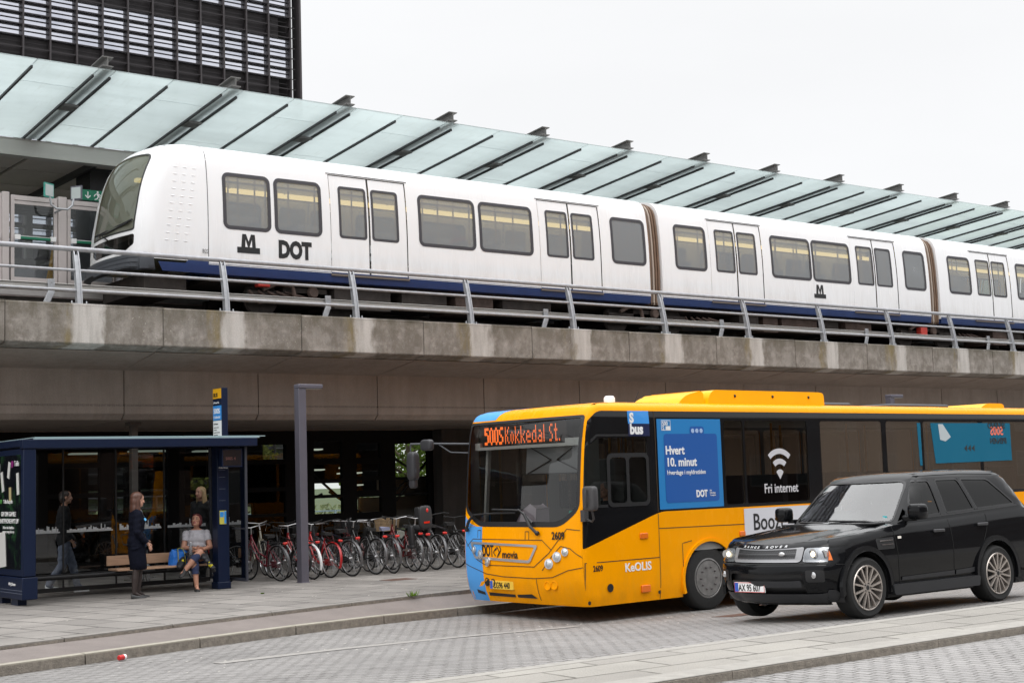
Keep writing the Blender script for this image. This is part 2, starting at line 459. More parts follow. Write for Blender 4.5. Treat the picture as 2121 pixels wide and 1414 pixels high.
# ================================================================== ground, road, pavements
def z_road(x, y):
    s = lerp(x, [5, 10, 13, 15], [.031, .0465, .062, .064])
    return -.055 - s*min(max(y-11, 0), 4.3)
KERB = [(-40,14.6),(-8,14.62),(0,14.7),(2.6,14.85),(4.91,15.37),(6.23,15.87),(7.52,16.34),(10.06,17.18),(11.99,17.68),(13.99,17.95),(16,18.0),(60,18.05)]
INNER = [(-40,15.7),(-8,15.72),(0,15.78),(2.6,16.05),(5.31,16.63),(6.93,17.10),(8.81,17.59),(11.1,18.11),(13.12,18.51),(16,18.75),(60,18.8)]
kx, ky = [p[0] for p in KERB], [p[1] for p in KERB]
ix, iy = [p[0] for p in INNER], [p[1] for p in INNER]
XS = [-40,-25,-15,-8,-3,0,2.6] + [3+.5*i for i in range(1, 28)] + [17,18,20,23,27,32,40,60]
m_sett = paving('granite_setts', (.258,.248,.239), (.222,.213,.206), (.085,.078,.071), .19, .115, .011, radians(90-14), .012, mott=.16, off=.5, warp=.055, smooth=.4, gap_var=True)
m_sett_near = paving('granite_setts_near', (.295,.284,.275), (.255,.246,.239), (.085,.078,.071), .17, .12, .010, radians(90-4), .012, mott=.14, off=.5, warp=.06, smooth=.4, gap_var=True)
m_flag = paving('flagstones', (.238,.221,.203), (.178,.165,.152), (.014,.013,.011), .88, .60, .017, radians(77), .006, mott=.22, off=.45, warp=.015, gap_var=True)
m_flag_near = paving('pale_flagstones', (.285,.27,.242), (.235,.221,.20), (.05,.046,.035), 1.05, .50, .016, radians(2), .006, mott=.16, off=.4, warp=.02, gap_var=True)
m_lane = M('brown_asphalt', (.18,.155,.143), .9, var=.14, vs=2.0, bump=.5, bs=220, world_co=True)
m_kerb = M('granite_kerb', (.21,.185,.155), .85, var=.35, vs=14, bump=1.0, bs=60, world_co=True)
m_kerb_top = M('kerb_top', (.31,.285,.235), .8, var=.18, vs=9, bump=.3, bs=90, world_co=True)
m_earth = M('grass_ground', (.055,.075,.03), .95, var=.35, vs=.8, bump=.5, bs=20, world_co=True)

def build_ground():
    g = MB(); g.add([(-700,-700,-.5),(900,-700,-.5),(900,900,-.5),(-700,900,-.5)], [(0,1,2,3)])
    tag(g.build('ground', m_earth, smooth=0), kind='structure')
    # bus road between the two pavements
    r = MB(); ny = 16; vs = []
    for x in XS:
        y1 = lerp(x, kx, ky) + .02
        for j in range(ny+1):
            y = 10.08 + (y1-10.08)*j/ny; vs.append((x, y, z_road(x, y)))
    n = ny+1
    r.add(vs, [(i*n+j, (i+1)*n+j, (i+1)*n+j+1, i*n+j+1) for i in range(len(XS)-1) for j in range(ny)])
    tag(r.build('road', m_sett), kind='structure')
    f = MB(); f.add([(-60,-40,-.034),(90,-40,-.034),(90,8.6,-.03),(-60,8.6,-.03)], [(0,1,2,3)])
    tag(f.build('front_road', m_sett_near, smooth=0), kind='structure')
    # flat row of pale setts that marks the edge of the bus bay
    st = MB(); pts = [(6.95,14.35),(8.6,14.62),(10.4,14.72),(12.4,14.75)]
    for a, b in zip(pts, pts[1:]):
        vs = [(p[0], p[1]+dy, z_road(p[0], p[1]+dy)+.006) for dy in (0, .24) for p in (a, b)]
        st.add(vs, [(0,1,3,2)])
    tag(st.build('road_marking', M('pale_setts', (.275,.262,.245), .8, var=.2, vs=9, world_co=True), smooth=0), kind='structure')
    # near pavement strip with granite kerbs
    nb = MB(); nb.add([(-40,8.87,.05),(60,8.87,.05),(60,9.97,.05),(-40,9.97,.05)], [(0,1,2,3)])
    tag(nb.build('near_pavement', m_flag_near, smooth=0), kind='structure')
    for y0, y1, zt in ((8.57,8.866,.053),(9.974,10.12,.054)):
        k = MB(); x = -40.0; q = random.Random(5)
        while x < 58:
            w = 1.35 + .35*q.random()
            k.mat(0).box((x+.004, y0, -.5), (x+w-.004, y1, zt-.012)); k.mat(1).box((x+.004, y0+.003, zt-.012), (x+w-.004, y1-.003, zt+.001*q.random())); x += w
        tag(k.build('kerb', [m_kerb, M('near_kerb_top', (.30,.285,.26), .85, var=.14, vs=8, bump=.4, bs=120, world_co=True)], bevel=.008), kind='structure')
    # cycle lane, its kerb, the step up to the station pavement
    ln = MB(); vs = []
    for x in XS:
        a, b = lerp(x, kx, ky)+.16, lerp(x, ix, iy)+.01
        z = z_road(x, lerp(x, kx, ky)) + .113
        vs += [(x, a, z), (x, b, -.045)]
    ln.add(vs, [(2*i, 2*i+2, 2*i+3, 2*i+1) for i in range(len(XS)-1)])
    tag(ln.build('cycle_lane', m_lane), kind='structure')
    def stones(px, py, wid, top, bot, name, mats, step):
        k = MB(); q = random.Random(3); x = -39.0
        while x < 58:
            w = step*(.9+.2*q.random()); xa, xb = x+.009, x+w-.009
            ya, yb = lerp(xa, px, py), lerp(xb, px, py)
            for mi, (lo, hi, e) in enumerate(((-.5, .014, 0), (.014, 0, .004))):
                za = [(bot if mi == 0 else top(t, lerp(t, px, py))-lo) for t in (xa, xb)]
                zb = [top(t, lerp(t, px, py))-hi for t in (xa, xb)]
                k.mat(mi).add([(xa,ya+e,za[0]),(xb,yb+e,za[1]),(xb,yb+wid-e,za[1]),(xa,ya+wid-e,za[0]),(xa,ya+e,zb[0]),(xb,yb+e,zb[1]),(xb,yb+wid-e,zb[1]),(xa,ya+wid-e,zb[0])],
                      [(0,3,2,1),(4,5,6,7),(0,1,5,4),(1,2,6,5),(2,3,7,6),(3,0,4,7)])
            x += w
        tag(k.build(name, mats, smooth=30), kind='structure')
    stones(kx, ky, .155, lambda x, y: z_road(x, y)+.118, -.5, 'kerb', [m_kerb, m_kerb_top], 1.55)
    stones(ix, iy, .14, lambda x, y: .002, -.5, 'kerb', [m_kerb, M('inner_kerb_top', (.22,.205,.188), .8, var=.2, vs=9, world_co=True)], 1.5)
    pv = MB(); vs = []
    for x in XS: vs += [(x, lerp(x, ix, iy)+.138, 0), (x, 44, 0)]
    pv.add(vs, [(2*i, 2*i+2, 2*i+3, 2*i+1) for i in range(len(XS)-1)])
    tag(pv.build('pavement', m_flag), kind='structure')
build_ground()

# ================================================================== viaduct
def concrete(name, base, stain=False, dark=(.10,.085,.07)):
    m, nt, out = _nt(name); N, L = nt.nodes, nt.links
    p = N.new('ShaderNodeBsdfPrincipled'); L.new(p.outputs[0], out.inputs[0]); p.inputs['Roughness'].default_value = .9
    g = N.new('ShaderNodeNewGeometry'); P = g.outputs['Position']
    sep = N.new('ShaderNodeSeparateXYZ'); L.new(P, sep.inputs[0])
    c = mixc(N, L, noise_chain(N, L, P, 1.1, 8, .7, lo=.35, hi=.65), tuple(base), tuple(b*.78 for b in base))
    c = mixc(N, L, noise_chain(N, L, P, 1.0, 6, .65, stretch=(5,5,.5), lo=.45, hi=.75, a=0, b=.5), c, dark)
    if stain:
        grime = noise_chain(N, L, P, 1.6, 9, .75, stretch=(1.4,1,1.1), lo=.44, hi=.56)
        c = mixc(N, L, math_(N, L, 'MULTIPLY', grime, .62), c, (.125,.105,.083))
        pale = noise_chain(N, L, P, 2.6, 8, .72, stretch=(1.2,1,1.5), lo=.52, hi=.66)
        c = mixc(N, L, math_(N, L, 'MULTIPLY', pale, .55), c, (.40,.36,.33))
        # darker crust along the top edge
        top = N.new('ShaderNodeMapRange'); top.inputs['From Min'].default_value = 4.55; top.inputs['From Max'].default_value = 4.95; L.new(sep.outputs['Z'], top.inputs[0])
        tw = math_(N, L, 'MULTIPLY', top.outputs[0], noise_chain(N, L, P, 5, 6, .7, stretch=(1,1,.3), lo=.3, hi=.6))
        c = mixc(N, L, math_(N, L, 'MULTIPLY', tw, .7), c, (.10,.088,.06))
        # washed pale band under every railing post, moss-coloured fringe on its left
        u = math_(N, L, 'DIVIDE', math_(N, L, 'ADD', sep.outputs['X'], -9.06+2.797*20), 2.797)
        wob = noise_chain(N, L, P, 3.0, 5, .6, stretch=(1,1,.35), a=-.05, b=.05)
        fr = math_(N, L, 'FRACT', math_(N, L, 'ADD', math_(N, L, 'ADD', u, .5), wob))
        d = math_(N, L, 'ABSOLUTE', math_(N, L, 'SUBTRACT', fr, .5))
        band = N.new('ShaderNodeMapRange'); band.inputs['From Min'].default_value = .115; band.inputs['From Max'].default_value = .075; L.new(d, band.inputs[0])
        streak = noise_chain(N, L, P, 6, 5, .6, stretch=(1,1,.12), lo=.3, hi=.6, a=.45, b=1)
        c = mixc(N, L, math_(N, L, 'MULTIPLY', math_(N, L, 'MULTIPLY', band.outputs[0], streak), .88), c, (.54,.51,.48))
        d2 = math_(N, L, 'ABSOLUTE', math_(N, L, 'SUBTRACT', fr, .365))
        b2 = N.new('ShaderNodeMapRange'); b2.inputs['From Min'].default_value = .075; b2.inputs['From Max'].default_value = .01; L.new(d2, b2.inputs[0])
        mo = noise_chain(N, L, P, 4, 6, .7, stretch=(1,1,.3), lo=.4, hi=.62)
        c = mixc(N, L, math_(N, L, 'MULTIPLY', math_(N, L, 'MULTIPLY', b2.outputs[0], mo), .75), c, (.20,.15,.055))
        lich = noise_chain(N, L, P, 34, 3, .5, lo=.68, hi=.74)
        c = mixc(N, L, math_(N, L, 'MULTIPLY', lich, noise_chain(N, L, P, 1.5, 3, .5, lo=.4, hi=.6)), c, (.55,.52,.44))
    fine = noise_chain(N, L, P, 45, 5, .7, a=.85, b=1.15)
    c = mixc(N, L, 1.0, c, fine, 'MULTIPLY'); L.new(c, p.inputs['Base Color'])
    bp = N.new('ShaderNodeBump'); bp.inputs['Strength'].default_value = .5; bp.inputs['Distance'].default_value = .006; L.new(fine, bp.inputs['Height']); L.new(bp.outputs[0], p.inputs['Normal'])
    MATS[name] = m; return m
m_conc_edge = concrete('stained_concrete', (.31,.28,.25), True)
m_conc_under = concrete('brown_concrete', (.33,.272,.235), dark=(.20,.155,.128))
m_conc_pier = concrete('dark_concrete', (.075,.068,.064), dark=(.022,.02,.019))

def build_viaduct():
    v = empty('viaduct', (25, 23.8, 0), label='weathered concrete railway viaduct with pale wash stains under the railing posts', cat='viaduct')
    ox, oy = 25, 23.8
    def yz(u, w, h): return (h, u-oy, w)
    L = 2.797
    edge = [(23.8,4.30),(23.815,4.26),(23.86,4.255),(23.86,4.95),(23.8,4.945)]
    k0 = None
    for k in range(-2, 15):
        x = 7.66 + L*k - ox
        if k0 is None:
            b = MB(); b.prism([(23.8,4.27),(23.83,4.252),(24.2,4.20),(24.2,4.955),(23.82,4.955),(23.8,4.935)], .012, L-.012, yz)
            p0 = b.build('edge_panel', m_conc_edge, v, bevel=.012)
            s = MB(); s.prism([(24.2,4.18),(25.58,3.98),(25.6,3.95),(25.6,3.16),(25.72,3.05),(30.4,3.05),(30.4,4.6),(24.2,4.6)], .012, L-.012, yz)
            s0 = s.build('girder_segment', m_conc_under, v, bevel=.01); k0 = x
            p0.location = s0.location = (x, 0, 0)
        else:
            dup_part(p0, v, (x,0,0)); dup_part(s0, v, (x,0,0))
    d = MB()
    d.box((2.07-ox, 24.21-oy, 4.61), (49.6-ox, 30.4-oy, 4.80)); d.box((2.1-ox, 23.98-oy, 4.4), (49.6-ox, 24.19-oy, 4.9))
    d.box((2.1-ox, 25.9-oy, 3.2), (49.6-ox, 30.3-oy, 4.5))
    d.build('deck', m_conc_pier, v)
    for x in ():
        e = MB(); e.box((x-ox, 26.0-oy, -.02), (x+3.2-ox, 29.6-oy, 3.049)); e.build('pier', m_conc_pier, v, bevel=.03)
    e = MB(); e.box((24.2-ox, 25.66-oy, -.02), (49.6-ox, 26.2-oy, 3.045)); e.build('abutment_wall', concrete('tan_concrete', (.42,.33,.26), dark=(.28,.21,.16)), v)
    # dark stained pier wall next to the bicycle racks
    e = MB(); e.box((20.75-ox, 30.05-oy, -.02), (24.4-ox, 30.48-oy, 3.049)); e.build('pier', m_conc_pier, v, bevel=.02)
build_viaduct()

m_rail_top = M('galvanised_rail', (.36,.365,.385), .5, .35, var=.2, vs=9, rvar=.12)
def build_railing():
    r = empty('railing', (9.0, 23.95, 4.95), label='grey galvanised steel railing with three tube rails along the viaduct edge', cat='railing')
    # local: x along, y inwards, z up
    bend = lambda z: .03 + .19*(z/1.0)**1.5
    p = MB()
    prof = [(bend(z)-.055*(1-.25*z), z) for z in (0,.25,.5,.75,.93)] + [(bend(1.0)-.02, 1.0)] + [(bend(z)+.055*(1-.25*z), z) for z in (.93,.75,.5,.25,0)]
    p.prism(prof, -.045, -.028, lambda u, v, h: (h, u, v)); p.prism(prof, .028, .045, lambda u, v, h: (h, u, v))
    p.box((-.029,bend(0)-.03,0),(.029,bend(0)-.018,.02)); p.prism([(bend(z)-.04*(1-.25*z), z) for z in (0,.3,.6,.9)] + [(bend(z)-.028*(1-.25*z), z) for z in (.9,.6,.3,0)], -.029, .029, lambda u, v, h: (h, u, v))
    p.box((-.17,-.07,0),(.17,.13,.018))
    for sx in (-.13, .13): p.lathe([(.014,.018),(.014,.06),(.006,.075)], (sx,.03,0), n=8)
    first = p.build('post', m_steel_gal, r, bevel=.003)
    for k in range(-3, 15):
        if k: dup_part(first, r, (2.797*k, 0, 0))
    for z, rad in ((1.0,.045),(.62,.026),(.26,.026)):
        t = MB(); t.tube([(-9 + 3*i, bend(z)-.004 if z < .9 else bend(z), z+(.01 if z > .9 else 0)) for i in range(18)], rad, 12)
        t.build('rail', m_rail_top, r)
    # cable trough on cranked brackets behind the rails
    c = empty('cable_trough', (8.63, 24.35, 4.95), label='pale grey cable trough on cranked brackets behind the railing', cat='cable trough')
    t = MB(); t.box((-6,.02,.29),(42,.14,.40)); t.box((-6,-.005,.405),(42,.16,.42)); t.build('trough', M('trough_paint', (.47,.46,.44), .6, var=.12, vs=4, stretch=(.3,1,1)), c, bevel=.006)
    b = MB(); b.bar((-.12,-.06,0),(.0,-.03,.26),.11,.035,(0,1,0)); b.box((-.06,-.045,.22),(.06,-.01,.48)); b.lathe([(.012,-.055),(.012,-.045)], (0,0,.42), 'y', 10)
    f = b.build('bracket', m_steel_gal, c, bevel=.005)
    for k in range(-1, 7):
        if k: dup_part(f, c, (5.527*k, 0, 0))
build_railing()

# ================================================================== metro train
TW = 1.325; TY = 25.0
PV = [5.83,6.05,6.7,7.0,7.45,7.8,8.07,8.22,8.36,8.60,8.95,9.50]
PI = [.03,0,0,.004,.025,.058,.10,.15,.24,.45,.82,1.325]
PZ = [5.83,6.05,6.7,7.0,7.45,7.8,8.07,8.20,8.31,8.415,8.475,8.50]
NF = [10.34,10.36,10.40,10.45,10.53,10.63,10.74,10.83,10.95,11.22,11.55,11.80]
t_in = lambda v: slerp(v, PV, PI)
t_z = lambda v: slerp(v, PV, PZ)
t_f = lambda v: slerp(v, PV, NF)
NR = .42
def t_side(x, v):
    d, y = t_in(v), 0.0
    F = t_f(v) + .10; a = max(x - F, .293*NR)
    xx = F + a if x < F + .293*NR else x
    y = TY + d
    if a < NR: y += NR - sqrt(max(0, NR*NR - (NR-a)**2))
    return (xx, y, t_z(v))
def t_far(x, v):
    p = t_side(x, v); return (p[0], 2*(TY+TW)-p[1], p[2])
def t_front(y, v):
    """y measured from the train's centre line"""
    W = TW - t_in(v); lim = max(W - .293*NR, 0.0); y = max(-lim, min(lim, y)); b = W - abs(y)
    x = t_f(v) + .10*min(1, (y/max(.05, W-NR))**2)
    if b < NR: x += NR - sqrt(max(0, NR*NR - (NR-b)**2))
    return (x, TY+TW+y, t_z(v))
m_train_ring = M('window_rubber', (.045,.043,.05), .6, var=.15, vs=30)
m_train_gap = M('door_gap', (.03,.03,.033), .7)
m_train_glass = glass('train_glass', (.72,.75,.75), 1.3, rough=.02, haze=(.49,.52,.54), hz=.36)  # pale haze stands in for reflections and the lit interior
m_train_ws = glass('train_windscreen', (.40,.43,.38), 1.2, haze=(.44,.47,.38), hz=.24)  # olive haze paints in the lit interior seen through the pane
m_train_int = M('train_interior', (.62,.62,.60), .6)
m_yellow = M('yellow_pole', (.72,.42,.05), .4)
m_lamp_strip = emission('train_lamp', (1.0,.74,.30), 1.15)
m_under = M('underframe', (.045,.036,.032), .8, var=.5, vs=4)
m_under2 = M('rusty_equipment', (.11,.075,.062), .8, var=.4, vs=5)
m_bellows = M('bellows_brown', (.16,.10,.065), .75, var=.2, vs=6)

def build_train():
    T = empty('metro_train', (10.3, 26.325, 5.1), label='white driverless metro train with blue sill stripe and dark rimmed windows on the viaduct', cat='metro train')
    mw = T.matrix_world.copy(); off = Vector((-10.3, -26.325, -5.1))
    def mlogo(car, x, z, s):
        q = MB(); pts = [(-.245,-.115),(.245,-.115),(.245,.0),(.155,.0),(.135,.26),(.055,.26),(0,.11),(-.055,.26),(-.135,.26),(-.155,0),(-.245,0)]
        q.prism([(x+u*s, z+v*s) for u, v in pts], TY-.008, TY+.01, lambda u, v, h: (u, h, v)); q.v = [tuple(Vector(p)+off) for p in q.v]; q.build('logo', m_black_print, car, smooth=0)
        q = MB()
        for sx in (-1, 1): q.prism([(x+sx*.075*s, z+.005*s), (x+sx*.068*s, z+.15*s), (x+sx*.02*s, z+.005*s)], TY-.010, TY-.0085, lambda u, v, h: (u, h, v))
        q.v = [tuple(Vector(p)+off) for p in q.v]; q.build('logo', m_white_paint, car, smooth=0)
    def B(mb, name, mats, parent, **k):
        mb.v = [tuple(Vector(p)+off) for p in mb.v] if parent is T or parent.name.startswith(('car_body',)) else mb.v
        return mb.build(name, mats, parent, **k)
    cars = [
        (11.93, 23.52, [(12.26,13.28),(13.38,14.44),(16.83,18.32),(18.44,19.93),(22.32,23.41)], [(14.65,16.53),(20.13,21.98)]),
        (23.93, 34.56, [(24.40,25.49),(27.88,29.43),(29.50,31.06),(33.43,34.40)], [(25.62,27.55),(31.15,33.10)]),
        (35.02, 47.2, [(35.51,36.60),(38.98,40.46),(40.56,42.05),(44.5,45.5)], [(36.70,38.64),(42.25,44.15)]),
    ]
    z0, z1 = 6.74, 7.85
    for ci, (xa, xb, wins, doors) in enumerate(cars):
        ring = lambda a, b, e=0, lo=z0, hi=z1, r=.13: rrect(a+e, lo+e, b-e, hi-e, max(.02, r-e))
        holes = [ring(a, b) for a, b in wins] + [[(a, 5.98), (b, 5.98), (b, 8.075), (a, 8.075)] for a, b in doors]
        out = [(xa, 5.96), (xb, 5.96), (xb, 9.5), (xa, 9.5)]
        vcut = [6.05,6.4,6.7,7.0,7.25,7.5,7.8,8.0,8.07,8.13,8.22,8.29,8.36,8.46,8.6,8.76,8.95,9.2]
        # sill notch: door openings reach below the white body, so clip them to the outline
        holes2 = [h if len(h) > 4 else [(h[0][0],6.0),(h[1][0],6.0),(h[2][0],8.075),(h[3][0],8.075)] for h in holes]
        b = MB(); b.sheet(out, holes2, t_side, 0, 1.5, vcut); b.sheet(out, holes2, t_far, 0, 1.5, vcut, flip=True)
        # end walls
        for x in (xa, xb):
            pr = [(TY+t_in(v), t_z(v)) for v in [5.96]+vcut]; pr = pr + [(2*(TY+TW)-y, z) for y, z in pr[::-1]]
            inner = [(TY+TW-.55,6.1),(TY+TW+.55,6.1),(TY+TW+.55,8.0),(TY+TW-.55,8.0)]
            vs, fs = flat_grid(pr, [inner]); b.add([(x, u, w) for u, w in vs], fs)
        car = B(b, 'car_body', m_white_paint, T, smooth=40, weld=2e-4)
        # blue sill with its white pinstripe
        s = MB()
        s.mat(0).sheet([(xa,5.83),(xb,5.83),(xb,6.03),(xa,6.03)], [], t_side, .004, 2.0, .1)
        s.mat(0).sheet([(xa,5.83),(xb,5.83),(xb,6.03),(xa,6.03)], [], t_far, .004, 2.0, .1, flip=True)
        s.mat(0).box((xa, TY+.06, 5.82), (xb, TY+2*TW-.06, 5.96))
        cut = [xa] + [t for d in doors for t in d] + [xb]
        for i in range(0, len(cut), 2): s.mat(1).sheet([(cut[i],6.005),(cut[i+1],6.005),(cut[i+1],6.017),(cut[i],6.017)], [], t_side, .009, 2.0)
        B(s, 'sill_stripe', [m_train_blue, m_white_paint], car)
        for side, fn, fl in ((0, t_side, False), (1, t_far, True)):
            for a, c in wins:
                w = MB(); w.mat(0).sheet(ring(a-.012, c+.012, 0, z0-.012, z1+.012, .14), [ring(a, c, .062)], fn, .006, .8, .3, flip=fl)
                w.mat(1).sheet(ring(a, c, .05), [], fn, -.006, .8, .3, flip=fl)
                B(w, 'window', [m_train_ring, m_train_glass], car, smooth=60)
            for a, c in doors:
                mid = (a+c)/2
                for q0, q1 in ((a+.018, mid-.022), (mid+.022, c-.018)):
                    g0, g1 = (q0+.20, q1-.045) if q0 < mid-.1 else (q0+.045, q1-.20)
                    hole = rrect(g0, z0+.02, g1, z1-.01, .07)
                    w = MB(); w.mat(0).sheet([(q0,6.0),(q1,6.0),(q1,8.06),(q0,8.06)], [hole], fn, -.012, .8, .25, flip=fl)
                    w.mat(1).sheet(rrect(g0-.008, z0+.012, g1+.008, z1-.002, .075), [rrect(g0+.045, z0+.065, g1-.045, z1-.055, .04)], fn, -.007, .8, .3, flip=fl)
                    w.mat(2).sheet(hole, [], fn, -.018, .8, .3, flip=fl)
                    B(w, 'door', [m_white_paint, m_train_ring, m_train_glass], car, smooth=60)
                if not side:
                    fr = MB(); fr.sheet([(a-.006,5.99),(c+.006,5.99),(c+.006,8.085),(a-.006,8.085)], [[(a+.008,6.0),(mid-.012,6.0),(mid-.012,8.055),(a+.008,8.055)],[(mid+.012,6.0),(c-.008,6.0),(c-.008,8.055),(mid+.012,8.055)]], fn, -.024, .8, .25)
                    fr.sheet([(a-.05,8.085),(c+.05,8.085),(c+.05,8.105),(a-.05,8.105)], [], fn, .014, .8)
                    B(fr, 'door_frame', m_train_gap, car)
                    st = MB(); st.box((a-.01, TY-.03, 5.955), (c+.01, TY+.05, 6.0)); B(st, 'door_step', M('door_sill', (.14,.115,.10), .6, .3), car)
        # interior
        it = MB()
        it.mat(0).box((xa+.05, TY+.06, 6.02), (xb-.05, TY+2*TW-.06, 6.10)); it.mat(1).box((xa+.05, TY+.22, 8.2), (xb-.05, TY+2*TW-.22, 8.23))
        it.mat(1).box((xa+.05, TY+2*TW-.5, 8.02), (xb-.05, TY+2*TW-.45, 8.2)); it.mat(1).box((xa+.05, TY+.28, 8.06), (xb-.05, TY+.33, 8.2))
        x = xa+.3
        while x < xb-.6:
            if not any(a-.5 < x < c+.1 for a, c in doors): it.mat(2).box((x, TY+.25, 6.1), (x+.42, TY+1.0, 6.55)); it.mat(2).box((x, TY+.25, 6.55), (x+.1, TY+1.0, 7.0)); it.mat(2).box((x, TY+1.7, 6.1), (x+.42, TY+2.4, 6.55)); it.mat(2).box((x, TY+1.7, 6.55), (x+.1, TY+2.4, 6.95))
            x += .85
        B(it, 'interior', [M('train_floor', (.12,.12,.13), .7), m_train_int, M('train_seat', (.16,.16,.17), .7)], car)
        ls = MB(); x = xa+.2
        while x < xb-.35:
            ls.box((x, TY+2*TW-.62, 7.90), (min(x+1.25, xb-.1), TY+2*TW-.50, 8.02)); x += 1.31
        B(ls, 'lamp_strip', m_lamp_strip, car)
        pl = MB()
        for a, c in wins+doors:
            for t in (.22, .72):
                xx = a+(c-a)*t; pl.tube([(xx, TY+.85, 6.1), (xx, TY+.85, 8.2)], .018, 8); pl.tube([(xx+.3, TY+1.9, 6.1), (xx+.3, TY+1.9, 8.2)], .018, 8)
        for y in (.85, 1.9): pl.tube([(xa+.2, TY+y, 7.86), (xb-.2, TY+y, 7.86)], .018, 8)
        B(pl, 'grab_pole', m_yellow, car)
        # underframe boxes and pipes
        u = MB(); q = random.Random(ci+2); u.mat(0).box((xa+.1, TY+.25, 5.72), (xb-.1, TY+2*TW-.25, 5.86))
        x = xa+2.9
        while x < xb-3.2:
            w = .5+.9*q.random(); u.mat(1 if q.random() < .5 else 0).box((x, TY+.2+.15*q.random(), 5.30+.15*q.random()), (x+w, TY+1.3, 5.80)); x += w+.1+.25*q.random()
        for k in range(5): u.mat(1).tube([(xa+1+k*.2, TY+.3, 5.6), (xa+1.2+k*.3, TY+.25, 5.35+.03*k), (xa+2+k*.3, TY+.3, 5.5)], .03, 6)
        B(u, 'underframe', [m_under, m_under2], car)
        if ci == 0:
            mlogo(car, 12.785, 6.395, 1.0)
            
            text('DOT', .46, m_black_print, car, facing(Vector((13.44, TY-.006, 6.26))+off, (1,0,0), (0,0,1)), .026, 'LEFT', .74, 'lettering')
            dt = MB(); dt.lathe([(.028,-.006),(.028,.004)], (14.16, TY, 6.57), 'y', 12); B(dt, 'logo', m_black_print, car)
            text('B22', .11, M('grey_print', (.2,.2,.2), .5), car, facing(Vector((11.80, TY-.008, 6.22))+off, (1,0,0), (0,0,1)), 0, 'LEFT', .8, 'lettering')
        if ci == 1:
            mlogo(car, 29.725, 6.395, .95)
            
    # nose
    V0 = 6.05; vcut = [6.05+.14*i for i in range(1, 16)]+[8.22,8.29,8.36,8.46,8.6,8.76,8.95,9.2,9.4]
    b = MB()
    b.sheet([(10.0,V0),(11.93,V0),(11.93,9.5),(10.0,9.5)], [], t_side, 0, .10, vcut); b.sheet([(10.0,V0),(11.93,V0),(11.93,9.5),(10.0,9.5)], [], t_far, 0, .10, vcut, flip=True)
    E = TW-.235
    G = .74
    scr = rpoly([(-E,6.60),(G,6.60),(G-.03,8.12),(.4,8.21),(-.5,8.21),(-E+.03,8.12)], [.06,.06,.16,.3,.3,.16])
    low = rpoly([(-E,6.53),(-E,6.33),(-E+.28,6.22),(G-.28,6.22),(G,6.33),(G,6.53)], .05)
    b.sheet([(-TW,V0),(TW,V0),(TW,9.5),(-TW,9.5)], [scr, low], t_front, 0, .10, vcut, flip=True)
    nose = B(b, 'nose', m_white_paint, T, smooth=50, weld=3e-4)
    def NB(mb, name, mats, **k):
        mb.v = [tuple(Vector(p)+off) for p in mb.v]; return mb.build(name, mats, nose, **k)
    w = MB(); w.mat(0).sheet(scr, [rpoly([(-E+.03,6.63),(G-.03,6.63),(G-.06,8.09),(.4,8.18),(-.5,8.18),(-E+.06,8.09)], [.05,.05,.14,.3,.3,.14])], t_front, .004, .12, .14, flip=True); w.mat(1).sheet(scr, [], t_front, -.012, .12, .14, flip=True)
    NB(w, 'windscreen', [m_black, m_train_ws], smooth=60)
    w = MB(); w.sheet(low, [], t_front, -.01, .12, .1, flip=True); NB(w, 'lower_window', glass('nose_glass', (.10,.09,.08), 1.0), smooth=60)
    d = MB(); d.box((10.75, TY+.2, 6.1), (11.9, TY+2*TW-.2, 6.55)); d.box((11.85, TY+.14, 6.1), (11.9, TY+.5, 7.9)); d.box((11.85, TY+2*TW-.5, 6.1), (11.9, TY+2*TW-.14, 7.9))
    d.box((11.45, TY+.65, 8.22), (11.9, TY+2*TW-.65, 8.26)); NB(d, 'cab_interior', M('cab_interior', (.36,.37,.27), .7))
    d = MB(); d.box((11.25, TY+2*TW-.85, 7.90), (11.9, TY+2*TW-.70, 7.97)); NB(d, 'lamp_strip', m_lamp_strip)
    wp = MB(); wp.tube([tuple(Vector(t_front(y, v))+Vector((-.03,0,0))) for y, v in ((-.2,6.52),(.1,6.66),(-.9,6.76))], .016, 6); wp.tube([tuple(Vector(t_front(y, v))+Vector((-.035,0,0))) for y, v in ((.5,6.70),(-1.05,6.80))], .022, 6)
    NB(wp, 'wiper', m_black)
    lv = MB()
    for r in range(11):
        for c in range(3):
            v = 7.86 - r*.144; x = 11.30+.19*c - r*.022
            p = t_side(x, v); lv.ball((p[0], p[1]+.004, p[2]), (.054, .012, .013), 12, 6)
    NB(lv, 'vent_dimples', m_white_paint, smooth=80)
    bs = MB(); bs.sheet([(11.0,5.83),(11.45,5.83),(11.93,5.83),(11.93,6.07),(11.52,6.07),(11.45,6.0),(10.9,6.0)], [], t_side, .005, .1, .1); NB(bs, 'sill_stripe', m_train_blue, smooth=50)
    bp = MB()
    bp.sheet(rpoly([(10.0,5.80),(10.84,5.80),(10.80,6.10),(10.7,6.16),(10.0,6.14)], [0,.03,.08,.08,0]), [], t_side, .05, .06, .06)
    for i in range(4): bp.sheet([(-TW,5.80+.09*i),(TW,5.80+.09*i),(TW,5.87+.09*i-.0),(-TW,5.87+.09*i)], [], t_front, .055+.02*(3-i), .12, None, flip=True)
    bp.sheet([(-TW,5.78),(TW,5.78),(TW,6.14),(-TW,6.14)], [], t_front, .03, .12, .1, flip=True)
    bp.mat(1).box((10.75, TY+.3, 5.45), (11.6, TY+2*TW-.3, 5.82)); NB(bp, 'bumper', [m_dark_grey, m_under], smooth=50)
    sm = MB()
    sm.sheet([(11.925,6.0),(11.938,6.0),(11.938,8.9),(11.925,8.9)], [], t_side, .003, None, vcut); NB(sm, 'seam', m_train_gap)
